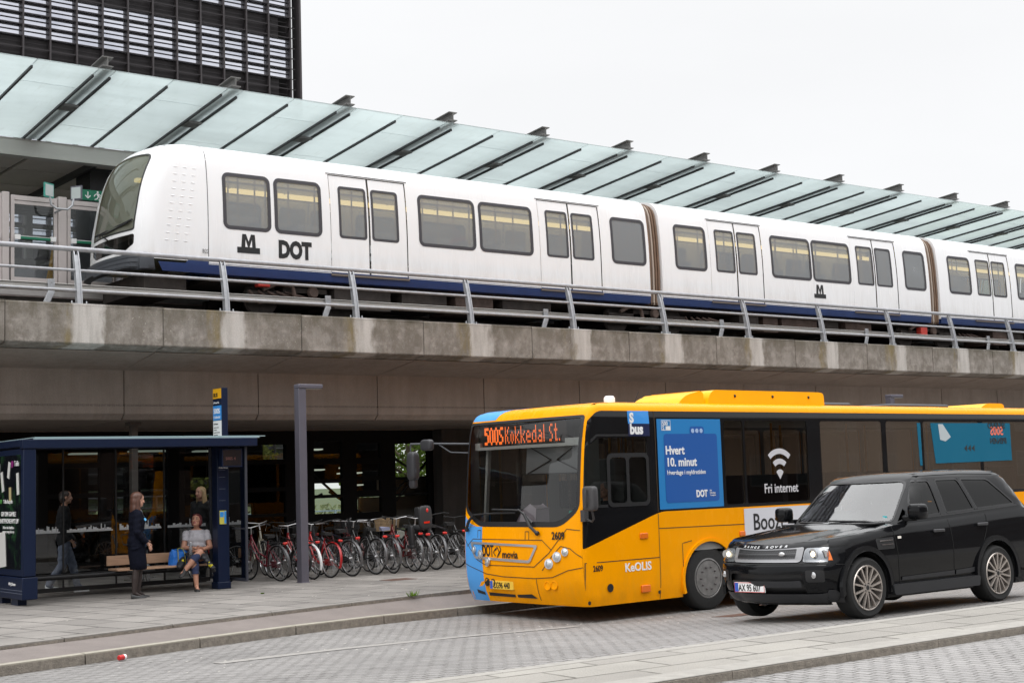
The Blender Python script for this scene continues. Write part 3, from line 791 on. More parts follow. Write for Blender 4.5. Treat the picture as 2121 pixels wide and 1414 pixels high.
    text('M', .11, m_black_print, nose, facing(Vector((10.30, 25.75, 6.19))+off, (0,-1,0), (0,0,1)), .004, 'CENTER', 1.0, 'logo')
    # bellows between the cars
    for xa, xb in ((23.52, 23.93), (34.56, 35.02)):
        b = MB(); n = 9
        for i in range(n):
            x = xa + (xb-xa)*(i+.5)/n; o = .04 if i % 2 else .085; w = (xb-xa)/n*.52
            pr = [(TY+o+t_in(v), t_z(v)-o) for v in (5.9,6.7,7.4,7.8,8.07,8.22,8.36,8.6,9.0,9.5)]; pr += [(2*(TY+TW)-y, z) for y, z in pr[::-1]]
            b.mat(1 if i in (3, 4) else 0); b.prism(pr, x-w, x+w, lambda u, v2, h: (h, u, v2))
        B(b, 'bellows', [m_bellows, M('bellows_pale', (.36,.30,.25), .7)], T, smooth=30)
    # bogies
    for bx in (14.2, 23.7, 34.8, 45.0):
        b = MB(); b.mat(0).box((bx-1.3, TY+.3, 5.35), (bx+1.3, TY+.45, 5.6)); b.mat(0).box((bx-1.3, TY+2.2, 5.35), (bx+1.3, TY+2.35, 5.6)); b.box((bx-.5,TY+.3,5.4),(bx+.5,TY+2.3,5.7))
        b.mat(1).lathe([(.10,0),(.13,.06),(.1,.12)], (bx+.15, TY+.2, 5.62), 'y', 16)
        b.mat(1).tube([(bx-1.0,TY+.22,5.62),(bx-.7,TY+.2,5.75),(bx-.35,TY+.2,5.72),(bx-.3,TY+.2,5.5)], .045, 8)
        bo = B(b, 'bogie', [m_under, m_under2], T)
        for sx in (-.9, .9):
            for wy in (.52, 2.1):
                w = MB(); w.lathe([(.05,-.06),(.36,-.05),(.39,.0),(.33,.03),(.33,.08),(.05,.09)], (bx+sx, TY+wy, 5.48), 'y', 28)
                w.v = [tuple(Vector(p)+off) for p in w.v]; w.build('wheel', m_under, bo)
    rb = MB(); rb.box((13.05, TY+.12, 5.66), (13.32, TY+.3, 5.78)); rb.box((34.2,TY+.12,5.45),(34.5,TY+.3,5.7)); B(rb, 'signal_box', M('red_paint', (.55,.045,.03), .5), T, bevel=.02)
    # track
    tr = empty('railway_track', (25, 26.3, 4.8), label='dark running rails on concrete plinths under the train', cat='track')
    for s in (-.75, .75):
        r = MB(); r.box((-23, s-.035, .17), (24.5, s+.035, .285)); r.box((-23, s-.07, .15), (24.5, s+.07, .168)); r.box((-23,s-.25,.003),(24.5,s+.25,.148)); r.build('rail', m_under, tr)
build_train()
# ================================================================== platform canopy
def frosted(name, col, through=.06):
    m, nt, out = _nt(name); N, L = nt.nodes, nt.links
    g = N.new('ShaderNodeNewGeometry')
    c = mixc(N, L, noise_chain(N, L, g.outputs['Position'], .9, 6, .6, stretch=(.5,1.4,1), lo=.35, hi=.7), tuple(col), tuple(x*.86 for x in col))
    oi = N.new('ShaderNodeObjectInfo'); rv = N.new('ShaderNodeMapRange'); rv.inputs['To Min'].default_value = .90; rv.inputs['To Max'].default_value = 1.06; L.new(oi.outputs['Random'], rv.inputs[0])
    c = mixc(N, L, 1.0, c, rv.outputs[0], 'MULTIPLY')
    dirt = noise_chain(N, L, g.outputs['Position'], 3.0, 8, .75, stretch=(2.5,.35,1), lo=.55, hi=.78)
    c = mixc(N, L, math_(N, L, 'MULTIPLY', dirt, .38), c, (.30,.31,.28))
    t = N.new('ShaderNodeBsdfTranslucent'); L.new(c, t.inputs[0])
    d = N.new('ShaderNodeBsdfDiffuse'); L.new(c, d.inputs[0])
    m1 = N.new('ShaderNodeMixShader'); m1.inputs[0].default_value = .30; L.new(t.outputs[0], m1.inputs[1]); L.new(d.outputs[0], m1.inputs[2])
    gl = N.new('ShaderNodeBsdfGlossy'); gl.inputs['Roughness'].default_value = .08
    fr = N.new('ShaderNodeFresnel'); fr.inputs[0].default_value = 1.45
    m2 = N.new('ShaderNodeMixShader'); L.new(fr.outputs[0], m2.inputs[0]); L.new(m1.outputs[0], m2.inputs[1]); L.new(gl.outputs[0], m2.inputs[2])
    tr = N.new('ShaderNodeBsdfTransparent'); tr.inputs[0].default_value = (.85,.93,.93,1)
    m3 = N.new('ShaderNodeMixShader'); m3.inputs[0].default_value = through; L.new(m2.outputs[0], m3.inputs[1]); L.new(tr.outputs[0], m3.inputs[2])
    L.new(m3.outputs[0], out.inputs[0]); MATS[name] = m; return m
m_frost = frosted('frosted_glass', (.515,.595,.592))
m_beam_grey = M('beam_grey', (.16,.16,.155), .5, .3, var=.12, vs=4)
m_soffit = M('soffit_panel', (.52,.48,.43), .6, var=.08, vs=2)
def build_canopy():
    c = empty('platform_canopy', (10.56, 27, 9.98), label='sloping frosted glass platform canopy with steel beams jutting over its edge', cat='canopy')
    S = -.095; Z = lambda y: S*y
    P = 2.785
    y0, y1 = -.42, 4.12
    def strip(xa, xb, cuts):
        b = MB(); ys = [y0]+cuts+[y1]
        for a, e in zip(ys, ys[1:]):
            a2, e2 = a+.008, e-.008
            b.add([(xa,a2,Z(a2)),(xb,a2,Z(a2)),(xb,e2,Z(e2)),(xa,e2,Z(e2)),(xa,a2,Z(a2)+.02),(xb,a2,Z(a2)+.02),(xb,e2,Z(e2)+.02),(xa,e2,Z(e2)+.02)], [(0,3,2,1),(0,1,5,4),(1,2,6,5),(2,3,7,6),(3,0,4,7)])
        return b
    protos = None
    for k in range(-3, 15):
        x = P*k
        if protos is None:
            a = strip(-.165, .165, []).build('glass_pane', m_frost, c, smooth=0)
            b = strip(.185, P/2-.01, [2.95]).build('glass_pane', m_frost, c, smooth=0)
            d = strip(P/2+.01, P-.185, [.75]).build('glass_pane', m_frost, c, smooth=0)
            bars = []
            for xx in (-.175, .175, P/2):
                g = MB(); ya = y0+.32
                g.add([(xx-.021,ya,Z(ya)-.055),(xx+.021,ya,Z(ya)-.055),(xx+.021,y1,Z(y1)-.055),(xx-.021,y1,Z(y1)-.055),(xx-.021,ya,Z(ya)-.004),(xx+.021,ya,Z(ya)-.004),(xx+.021,y1,Z(y1)-.004),(xx-.021,y1,Z(y1)-.004)], [(0,3,2,1),(4,5,6,7),(0,1,5,4),(1,2,6,5),(2,3,7,6),(3,0,4,7)])
                bars.append(g.build('glazing_bar', m_dark_steel, c, smooth=0))
            g = MB(); A, E = y0-.02, 6.5; zo = .07
            for h0, h1, w in ((0,.018,.115),(.018,.182,.009),(.182,.20,.115)):
                g.add([(sx*w, y, Z(y)+zo+h) for y in (A, E) for h in (h0, h1) for sx in (-1, 1)], [(0,2,3,1),(4,5,7,6),(0,1,5,4),(2,6,7,3),(0,4,6,2),(1,3,7,5)])
            for yy in (.1, 1.6, 3.1): g.box((-.03, yy, Z(yy)+.018), (.03, yy+.06, Z(yy)+.09))
            ib = g.build('steel_beam', m_beam_grey, c, smooth=0)
            g = MB(); g.box((-.16, 1.55, Z(1.6)-.09), (.16, 1.95, Z(1.9)-.012)); cl = g.build('bracket', m_beam_grey, c)
            protos = [a, b, d, ib, cl]+bars
            for o in protos: o.location = (x, 0, 0)
        else:
            for o in protos: dup_part(o, c, (x, 0, 0))
    g = MB(); g.box((-9.5, 4.0, Z(4)-.42), (40, 4.10, Z(4)-.07)); g.box((-9.5, 3.93, Z(4)-.45), (40, 4.2, Z(4)-.421)); g.box((-9.5, 3.97, Z(4)-.069), (40, 4.13, Z(4)-.058)); g.build('edge_beam', M('edge_beam_paint', (.55,.535,.50), .5, .3, var=.1, vs=2, stretch=(.2,1,1)), c)
build_canopy()

def build_platform():
    # platform with its soffit, screen doors and back wall
    p = empty('station_platform', (20, 28, 4.8), label='elevated station platform with dark panelled ceiling and pale edge slab', cat='platform')
    ox, oy, oz = 20, 28, 4.8
    def bx(b, a, e): return b.box((a[0]-ox, a[1]-oy, a[2]-oz), (e[0]-ox, e[1]-oy, e[2]-oz))
    b = MB(); bx(b, (1,27.86,5.62), (50,38,5.86)); bx(b, (1,28.2,4.81), (50,37.9,5.61)); b.build('slab', M('platform_slab', (.34,.32,.31), .8, var=.2, vs=2), p)
    b = MB(); xs = [1+1.39*i for i in range(36)]
    for i, x in enumerate(xs[:-1]):
        for y0, y1, dz in ((31.35,32.9,0),(32.98,34.6,0),(34.68,35.9,0)):
            bx(b, (x+.05, y0, 9.30), (x+1.34, y1, 9.36))
    b.build('ceiling_panel', m_soffit, p)
    b = MB(); bx(b, (1,31.2,9.40), (50,36.1,9.46))
    for x in xs[::2]: bx(b, (x-.05,31.3,9.16), (x+.05,35.9,9.3))
    b.build('ceiling_frame', m_dark_steel, p)
    b = MB(); bx(b, (1,36.0,5.87), (50,36.15,7.70)); bx(b, (1,36.0,8.22), (50,36.15,8.34)); bx(b, (1,36.0,8.52), (50,36.15,8.58))
    for i in range(6): bx(b, (1,35.98,8.86+.085*i), (50,36.15,8.92+.085*i))
    bx(b, (1,36.03,8.86), (50,36.14,9.4))
    for x in xs[::2]: bx(b, (x,35.95,7.7), (x+.16,36.16,8.86))
    b.build('back_wall', M('station_wall', (.24,.23,.215), .7, var=.15, vs=3), p)
    for x in (12.28, 24.9, 36.0):
        b = MB(); bx(b, (x,32.0,5.86), (x+.55,32.9,9.3)); b.build('column', M('column_black', (.02,.02,.022), .5), p)
    # open ramp of stair flank and a yellow portal sculpture foot seen through the doors
    b = MB(); bx(b, (2,30.2,5.86), (20,30.3,6.55)); b.build('balustrade', M('lilac_panel', (.28,.26,.28), .5, var=.1, vs=2), p)
    b = MB()
    for dx in (0, .35): b.prism([(10.25+dx-ox,5.86-oz),(10.45+dx-ox,5.86-oz),(10.55+dx*.6-ox,6.95-oz),(10.45+dx*.6-ox,6.95-oz)], 29.2-oy, 29.35-oy, lambda u, v, h: (u, h, v))
    b.build('yellow_frame', M('ochre_paint', (.55,.30,.07), .5), p)
    # screen doors
    d = empty('platform_doors', (8.9, 27.9, 5.86), label='pale framed glass platform edge doors with green push bars left of the train', cat='platform doors')
    fr = M('door_frame_paint', (.52,.47,.455), .45, .1, var=.06, vs=3)
    ggl = glass('door_glass', (.72,.75,.76), 1.3)
    def leaf(x0, x1):
        b = MB(); b.box((x0,0,0),(x0+.07,.08,1.76)); b.box((x1-.07,0,0),(x1,.08,1.76)); b.box((x0+.07,.005,1.66),(x1-.07,.075,1.755)); b.box((x0+.07,.005,.03),(x1-.07,.075,.12)); b.box((x0+.07,.02,1.58),(x1-.07,.06,1.655))
        o = b.build('door_leaf', fr, d, bevel=.004)
        g = MB(); g.box((x0+.07,.035,.12),(x1-.07,.045,1.58)); g.build('pane', ggl, o, smooth=0)
        h = MB(); h.mat(1).box((x0+.06,-.07,.86),(x0+.17,-.01,.96)); h.mat(0).box((x0+.17,-.06,.875),(x1-.16,-.03,.925)); h.mat(1).box((x1-.16,-.07,.86),(x1-.05,-.01,.96)); h.mat(1).box((x0+.17,-.058,.927),(x1-.16,-.03,.94)); h.build('push_bar', [M('green_bar', (.01,.17,.09), .4), m_white_print], o, bevel=.006)
    for i, (a, b2) in enumerate(((-4.2,-3.1),(-3.02,-2.0),(-1.92,-.95),(-.87,.02),(.20,1.13),(1.33,2.36),(2.5,3.5),(3.6,4.6),(4.7,5.8))): leaf(a, b2)
    for x in (.02, 1.14):
        b = MB(); b.box((x,-.03,-.05),(x+.14 if x < 1 else x+.17,.11,1.80)); b.build('post', fr, d, bevel=.01)
    b = MB(); b.box((-5,-.02,-.26),(42,.07,-.005)); b.build('edge_fascia', M('edge_fascia', (.55,.47,.45), .6, var=.1, vs=3), d)
    # rest of the platform edge behind the train: long glazed barrier
    b = MB(); b.box((6.0,.02,1.60),(42,.07,1.70))
    for i in range(28): b.box((6.0+1.3*i,.02,0),(6.07+1.3*i,.07,1.6))
    b.build('barrier_frame', fr, d)
    # sign pair on a curved bracket
    s = empty('direction_sign', (9.98, 27.6, 7.50), label='small twin plate signs on a curved bracket above the platform doors', cat='sign')
    t = MB(); t.tube([(-.25,-.1,.06),(-.22,-.1,-.1),(-.12,-.12,-.17),(.1,-.12,-.17),(.2,-.1,-.08),(.24,-.1,.08)], .022, 8); t.tube([(0,-.12,-.17),(0,.3,-.17)], .02, 8); t.build('bracket', m_steel_gal, s)
    for x, rz, mm in ((-.27, .5, M('sign_green_edge', (.05,.30,.24), .4)), (.29, -1.0, M('sign_grey', (.12,.12,.15), .4))):
        b = MB(); b.mat(0).box((-.13,-.015,-.13),(.13,.015,.16)); b.mat(1).box((-.11,-.02,-.10),(.11,-.016,.13))
        o = b.build('plate', [mm, M('sign_face', (.50,.55,.54), .5)], s); o.location = (x,-.1,.17); o.rotation_euler = (0,0,rz)
    # exit sign hung from the soffit
    e = empty('exit_sign', (11.0, 28.5, 7.80), label='green emergency exit sign with running figure and down arrow', cat='exit sign')
    b = MB(); b.mat(0).box((-.24,-.03,-.03),(.24,.03,.19)); b.build('panel', M('exit_green', (.004,.16,.085), .4), e)
    b = MB(); b.box((-.03,-.02,-.19),(.03,.02,-.03)); b.build('bracket', M('column_black', (.02,.02,.022), .5), e)
    b = MB(); y = -.034
    def pl(pts): b.prism(pts, y, y+.006, lambda u, v, h: (u, h, v))
    pl([(-.135,.15),(-.115,.15),(-.115,.03),(-.135,.03)]); pl([(-.125,.0),(-.19,.065),(-.17,.08),(-.125,.035)]); pl([(-.125,.0),(-.06,.065),(-.08,.08),(-.125,.035)])
    b.ball((.085,y,.155), (.022,.004,.022), 10, 6)
    pl([(.06,.13),(.11,.125),(.125,.06),(.085,.05)]); pl([(.06,.13),(.02,.10),(.0,.06),(.015,.055),(.035,.09),(.07,.11)]); pl([(.11,.125),(.16,.09),(.17,.12),(.18,.115),(.175,.07),(.11,.10)]); pl([(.085,.06),(.06,.02),(.02,.005),(.02,-.012),(.075,.0),(.11,.05)]); pl([(.11,.07),(.13,.03),(.10,-.01),(.115,-.02),(.155,.03),(.125,.075)])
    b.build('pictogram', m_white_print, e)
build_platform()

# ================================================================== office tower with louvred facade
def build_tower():
    X1, Y = 30.75, 55.0; X0 = -6.0; Z0, Z1 = -.4, 44.0
    t = empty('office_tower', (X0, Y, Z0), label='dark office tower wrapped in horizontal louvres behind the canopy', cat='office tower')
    o = Vector((X0, Y, Z0)); fin_m = M('louvre_brown', (.030,.025,.028), .55, .2, var=.15, vs=2)
    fin_side = M('mullion_brown', (.05,.043,.046), .5, .2)
    b = MB(); b.box((0,1.2,0),(X1-X0-.9,22,Z1)); b.build('core', M('tower_core', (.02,.018,.02), .6), t)
    pitch = .47; colw = 1.085
    # glazing strips between dark spandrels, repeating per storey
    band = MB(); sp = MB(); st = 9
    n = int(Z1/pitch)+6
    zoff = (18.85-Z0) % (pitch*6) - pitch*6
    glass_m = M('tower_glazing', (.06,.065,.075), .12, 0, var=.0, spec=1.0)
    m, nt, out = _nt('tower_glass'); N, L = nt.nodes, nt.links
    g = N.new('ShaderNodeNewGeometry'); gl = N.new('ShaderNodeBsdfGlossy'); gl.inputs['Roughness'].default_value = .10
    L.new(mixc(N, L, noise_chain(N, L, g.outputs['Position'], .5, 4, .6, stretch=(1,1,2.2), lo=.35, hi=.65), (.62,.64,.72), (.84,.85,.92)), gl.inputs[0])
    df = N.new('ShaderNodeBsdfDiffuse'); df.inputs[0].default_value = (.55,.56,.62,1)
    mx = N.new('ShaderNodeMixShader'); mx.inputs[0].default_value = .12; L.new(gl.outputs[0], mx.inputs[1]); L.new(df.outputs[0], mx.inputs[2]); L.new(mx.outputs[0], out.inputs[0])
    ncol = int((X1-X0)/colw); xs = [X1-X0-.42-colw*i for i in range(ncol, -1, -1)]
    for k in range(n):
        z = zoff + pitch*k
        r = k % 6
        if z < .1 or z > Z1-.6: continue
        for i in range(len(xs)-1):
            top = r in (0, 1, 2) and True
            cap = r == 2 and False
            if not (r in (0, 1)): band.box((xs[i]+.045, .18, z+.02), (xs[i+1]-.03, .22, z+pitch-.02))
    band.build('window', m, t, smooth=0)
    sp.box((0,.23,0),(X1-X0-.9,1.19,Z1)); sp.build('spandrel', M('spandrel', (.035,.030,.033), .6), t, smooth=0)
    lv = MB()
    for k in range(n):
        z = zoff + pitch*k
        if z < .1 or z > Z1-.6: continue
        lv.add([(0,-.02,z-.02),(X1-X0-.2,-.02,z-.02),(X1-X0-.2,.14,z+.02),(0,.14,z+.02),(0,-.02,z+.02),(X1-X0-.2,-.02,z+.02),(X1-X0-.2,.14,z+.05),(0,.14,z+.05)], [(0,3,2,1),(4,5,6,7),(0,1,5,4),(1,2,6,5),(2,3,7,6),(3,0,4,7)])
        lv.box((0,.12,z+.235),(X1-X0-.3,.15,z+.258))
    l = lv.build('louvre_screen', fin_m, t, smooth=0)
    mu = MB()
    for x in xs: mu.box((x-.035,-.05,0),(x+.035,.17,Z1))
    mu.box((X1-X0-.02,-.12,0),(X1-X0+.08,.55,Z1)); mu.box((X1-X0-.5,.23,0),(X1-X0-.35,1.18,Z1))
    mu.build('mullion', fin_side, t, smooth=0)
build_tower()

# ================================================================== glazed hall under the viaduct
def build_hall():
    Y = 30.5; ox = 14
    h = empty('station_hall', (ox, Y, 0), label='dark glazed station hall behind the bicycle racks under the viaduct', cat='station hall')
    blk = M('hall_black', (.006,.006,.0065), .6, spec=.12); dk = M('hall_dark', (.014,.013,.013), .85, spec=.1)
    # front frame: wide posts and transoms with clear openings
    cols = [(9.2,10.4),(10.75,11.9),(12.3,13.5),(13.9,15.0),(15.35,16.5),(17.28,18.07),(18.48,19.19),(19.62,20.62)]
    rows = [(.75,1.40),(1.47,1.76),(1.86,2.70)]
    rows2 = {5: [(.30,.84),(1.02,1.40),(1.48,1.76),(1.86,2.22),(2.36,2.78)], 6: [(.30,.84),(1.01,1.39),(1.55,1.80),(1.90,2.22),(2.36,2.72)], 7: [(.2,1.39),(1.45,1.80),(1.86,2.70)]}
    holes = []
    for i, (a, b) in enumerate(cols):
        for lo, hi in rows2.get(i, [(.2,1.0),(1.08,1.6),(1.70,2.25),(2.36,2.72)]): holes.append((a, b, lo, hi))
    def wall(y0, y1, xa, xb, za, zb, holes, mat_, name):
        q = MB(); hs = [[(a-ox,lo),(b-ox,lo),(b-ox,hi),(a-ox,hi)] for a, b, lo, hi in holes]
        q.sheet([(xa-ox,za),(xb-ox,za),(xb-ox,zb),(xa-ox,zb)], hs, lambda u, v: (u, y0-Y, v)); q.sheet([(xa-ox,za),(xb-ox,za),(xb-ox,zb),(xa-ox,zb)], hs, lambda u, v: (u, y1-Y, v), flip=True)
        for h_ in hs:
            for i in range(4):
                a, b = h_[i], h_[(i+1) % 4]; q.add([(a[0],y0-Y,a[1]),(b[0],y0-Y,b[1]),(b[0],y1-Y,b[1]),(a[0],y1-Y,a[1])], [(0,1,2,3)])
        return q.build(name, mat_, h, smooth=0)
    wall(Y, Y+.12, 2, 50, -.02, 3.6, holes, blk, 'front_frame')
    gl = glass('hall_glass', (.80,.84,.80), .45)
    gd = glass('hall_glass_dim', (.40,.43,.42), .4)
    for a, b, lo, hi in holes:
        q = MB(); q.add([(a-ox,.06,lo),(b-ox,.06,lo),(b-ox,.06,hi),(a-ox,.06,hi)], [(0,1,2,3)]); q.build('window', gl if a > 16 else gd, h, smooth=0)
    # rear wall, lit openings to the street on the far side
    back = [(18.60,19.66,.93,1.41),(18.60,19.66,1.44,1.80),(19.90,20.90,.92,1.40),(21.2,22.4,1.87,2.80),(21.2,21.62,.2,1.36)]
    back += [(17.2,17.85,2.42,2.80),(10.2,11.2,1.1,1.6),(10.2,11.2,1.75,2.1),(12.6,13.5,1.9,2.4),(12.6,13.5,1.2,1.75),(13.9,14.7,1.2,1.75),(15.2,16.0,1.5,2.0),(15.2,16.0,.9,1.35),(16.2,16.9,1.0,1.3)]
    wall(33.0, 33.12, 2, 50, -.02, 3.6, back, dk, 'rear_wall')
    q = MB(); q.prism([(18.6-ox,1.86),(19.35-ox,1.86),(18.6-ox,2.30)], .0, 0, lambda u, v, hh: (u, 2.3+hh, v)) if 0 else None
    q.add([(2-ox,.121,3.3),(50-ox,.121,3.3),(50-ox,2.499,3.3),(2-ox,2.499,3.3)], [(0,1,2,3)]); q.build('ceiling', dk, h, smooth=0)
    q = MB(); q.box((2-ox,-4.9,3.3),(50-ox,-.01,3.34)); q.build('soffit', dk, h, smooth=0)
    q = MB()
    for p, r in (((16.0,.75),(17.8,1.5)),((17.3,2.2),(18.4,1.3)),((18.0,1.55),(19.3,.75)),((18.1,.75),(18.9,1.45)),((19.9,1.2),(21.2,2.5)),((19.6,2.55),(20.7,1.9)),((19.75,1.4),(20.45,1.85))):
        q.bar((p[0]-ox,.55,p[1]),(r[0]-ox,.55,r[1]),.05,.05)
    q.box((19.78-ox,.4,0),(19.86-ox,.5,3.3)); q.box((20.12-ox,1.3,0),(20.16-ox,1.34,3.3)); q.build('brace', M('brace_steel', (.02,.02,.022), .6), h, smooth=0)
    q = MB(); q.box((19.7-ox,1.9,.5),(22.6-ox,2.0,1.36)); q.box((20.3-ox,1.9,1.37),(22.6-ox,2.0,1.80)); q.build('panel', M('beige_panel', (.33,.24,.17), .7, var=.12, vs=3), h, smooth=0)
    lamp = emission('hall_lamp', (.95,1.0,.85), .42)
    for a, b, z, y in ((18.62,18.95,2.13,.9),(18.62,19.25,1.99,1.0),(17.55,18.05,2.60,.9),(18.85,19.4,1.68,1.2),(18.1,18.5,2.1,1.6),(13.0,14.1,2.62,.9),(14.6,15.6,2.60,.9),(11.6,12.4,2.58,.9)):
        q = MB(); q.add([(a-ox,y,z),(b-ox,y,z),(b-ox,y+.22,z-.01),(a-ox,y+.22,z-.01),(a-ox,y,z+.03),(b-ox,y,z+.03),(b-ox,y+.22,z+.02),(a-ox,y+.22,z+.02)], [(0,3,2,1),(4,5,6,7),(0,1,5,4),(1,2,6,5),(2,3,7,6),(3,0,4,7)])
        q.build('ceiling_lamp', lamp, h, smooth=0)
    for x in (2, 49.5):
        q = MB(); q.box((x-ox,.13,-.02),(x+.3-ox,2.49,3.29)); q.build('side_wall', dk, h, smooth=0)
    c = empty('pillar', (11.02, 26.5, 0), label='slim brown steel pillar behind the bus shelter', cat='pillar')
    q = MB(); q.box((-.065,-.065,0),(.065,.065,3.04)); q.box((-.15,-.15,.001),(.15,.15,.03)); q.box((-.12,-.12,2.98),(.12,.12,3.048)); q.build('shaft', M('pillar_brown', (.10,.085,.075), .6, var=.1), c, bevel=.006)
build_hall()

# ================================================================== greenery beyond the hall
m_bark = M('bark', (.10,.075,.05), .9, var=.3, vs=12)
def leaf_mat(name, c):
    m, nt, out = _nt(name); N, L = nt.nodes, nt.links
    g = N.new('ShaderNodeNewGeometry'); oi = noise_chain(N, L, g.outputs['Position'], 1.3, 3, .6, a=.6, b=1.4)
    col = mixc(N, L, 1.0, tuple(c), oi, 'MULTIPLY')
    d = N.new('ShaderNodeBsdfDiffuse'); L.new(col, d.inputs[0]); t = N.new('ShaderNodeBsdfTranslucent'); L.new(col, t.inputs[0])
    mx = N.new('ShaderNodeMixShader'); mx.inputs[0].default_value = .35; L.new(d.outputs[0], mx.inputs[1]); L.new(t.outputs[0], mx.inputs[2]); L.new(mx.outputs[0], out.inputs[0]); MATS[name] = m; return m
def build_tree(x, y, h, r, label, seed, colr):
    q = random.Random(seed)
    t = empty('tree', (x, y, -.45), label=label, cat='tree', group='trees beyond the station hall')
    b = MB(); b.tube([(0,0,0),(.05,0,h*.3),(.1,.05,h*.6),(.05,0,h*.9)], [.17,.13,.09,.03], 8)
    tips = []
    for i in range(14):
        a = q.uniform(0, 2*pi); z = h*q.uniform(.22,.75); L_ = r*q.uniform(.6,1.0)
        e = (cos(a)*L_, sin(a)*L_, z+h*q.uniform(.08,.25)); b.tube([(.07,0,z),(cos(a)*L_*.5, sin(a)*L_*.5, z+.5),e], [.06,.04,.015], 5); tips.append(e)
    b.build('trunk', m_bark, t)
    f = MB(); cl = [Vector(e) for e in tips]+[Vector((q.gauss(0,r*.35), q.gauss(0,r*.35), h*q.uniform(.35,1.0))) for _ in range(12)]
    for c in cl:
        for _ in range(75):
            p = c + Vector((q.gauss(0,.42*r/2), q.gauss(0,.42*r/2), q.gauss(0,.36*r/2)))
            n = Vector((q.gauss(0,1),q.gauss(0,1),q.gauss(0,1))).normalized(); u = n.orthogonal().normalized()*q.uniform(.07,.14); v = n.cross(u)*.6
            f.add([p-u, p+v, p+u, p-v], [(0,1,2,3)])
    f.build('crown', colr, t, smooth=0)
g1, g2 = leaf_mat('leaf_green', (.10,.15,.03)), leaf_mat('leaf_olive', (.14,.15,.045))
build_tree(27.5, 42, 5.5, 2.2, 'bright green tree seen through the glass beside the dark pier', 3, g1)
build_tree(23.2, 47, 4.2, 1.3, 'thin branched olive tree seen through the middle hall window', 4, g2)
build_tree(31.0, 47, 6.0, 2.4, 'green tree farther off behind the station hall glass', 5, g1)
def build_hedge():
    q = random.Random(9); f = MB()
    for _ in range(3800):
        p = Vector((q.uniform(15, 36), q.gauss(45, .35), q.uniform(-.4, .95)+.1*sin(q.uniform(0, 9))))
        n = Vector((q.gauss(0,1),q.gauss(0,1),q.gauss(0,1))).normalized(); u = n.orthogonal().normalized()*q.uniform(.08,.15); v = n.cross(u)*.6
        f.add([p-u, p+v, p+u, p-v], [(0,1,2,3)])
    tag(f.build('hedge', leaf_mat('hedge_green', (.30,.35,.20)), smooth=0), 'clipped light green hedge beyond the station hall', 'hedge')
    b = MB()
    for z in (.55, .8): b.box((15,43.6,z),(36,43.64,z+.05))
    for i in range(15): b.box((15+1.5*i,43.58,-.5),(15.05+1.5*i,43.66,.85))
    tag(b.build('fence', M('fence_blue', (.45,.60,.70), .5)), 'pale blue rail fence in front of the hedge', 'fence')
build_hedge()
# ================================================================== city bus
def bus_paint():
    """orange coachwork with road film and splash marks low down"""
    m = M('bus_orange', (.90,.36,.001), .26, 0, coat=0, spec=.09); nt = m.node_tree; N, L = nt.nodes, nt.links
    p = [n for n in N if n.type == 'BSDF_PRINCIPLED'][0]; g = N.new('ShaderNodeTexCoord'); P = g.outputs['Object']
    sep = N.new('ShaderNodeSeparateXYZ'); L.new(P, sep.inputs[0])
    lo = N.new('ShaderNodeMapRange'); lo.inputs['From Min'].default_value = 1.1; lo.inputs['From Max'].default_value = .25; L.new(sep.outputs['Z'], lo.inputs[0])
    d = noise_chain(N, L, P, 3.0, 8, .7, stretch=(1.4,1.4,.6), lo=.42, hi=.72)
    c = mixc(N, L, math_(N, L, 'MULTIPLY', math_(N, L, 'MULTIPLY', d, lo.outputs[0]), .30), (.92,.345,.0005), (.30,.15,.01))
    c = mixc(N, L, 1.0, c, noise_chain(N, L, P, .8, 5, .6, a=.94, b=1.05), 'MULTIPLY'); L.new(c, p.inputs['Base Color'])
    L.new(math_(N, L, 'ADD', math_(N, L, 'MULTIPLY', d, .18), .2), p.inputs['Roughness']); return m
m_bus_or = bus_paint()
m_bus_roof = M('bus_roof_yellow', (.92,.44,.001), .35, 0, var=.05, vs=2, spec=.2)
m_bus_blue = M('bus_blue', (.085,.33,.74), .28, 0, var=.04, vs=2, spec=.2)
m_bus_blk = M('bus_black_band', (.008,.008,.009), .08, 0, spec=.4)
m_bus_win = glass('bus_window', (.52,.47,.42), .75)
m_bus_ws = glass('bus_windscreen', (.82,.85,.83), 1.5)
m_ad_blue = M('ad_blue', (.016,.20,.50), .3, coat=.3)
m_ad_deep = M('ad_deep_blue', (.012,.095,.36), .3, coat=.3)
m_sky_blue = M('sign_blue', (.035,.27,.70), .3, coat=.3)
m_navy = M('sign_navy', (.006,.012,.06), .3, coat=.3)
BW = 1.35
BV = [.24,.40,.60,2.80,2.95,3.00,3.06,3.12,3.30,3.70,4.3]
BI = [.035,.01,.0,.0,.012,.025,.055,.11,.28,.66,1.35]
BZ = [.24,.40,.60,2.80,2.95,3.00,3.045,3.075,3.105,3.13,3.145]
BFv = [.24,.40,.60,.95,1.30,1.60,2.20,2.60,2.90,3.00,3.06,3.12,3.30,3.70,4.3]
BFx = [.13,.06,.02,.0,.015,.04,.085,.13,.20,.26,.33,.43,.75,1.2,1.6]
BR, BB = .13, .04
b_in = lambda v: slerp(v, BV, BI)
b_z = lambda v: lerp(v, BV, BZ) if v > 2.8 else v
b_f = lambda v: slerp(v, BFv, BFx)
def b_side(x, v):
    d = b_in(v); F = b_f(v)+BB; a = max(x-F, .293*BR); x = F+a if x < F+.293*BR else x
    y = d + (BR - sqrt(max(0, BR*BR-(BR-a)**2)) if a < BR else 0)
    return (x, y, b_z(v))
def b_far(x, v):
    p = b_side(x, v); return (p[0], 2*BW-p[1], p[2])
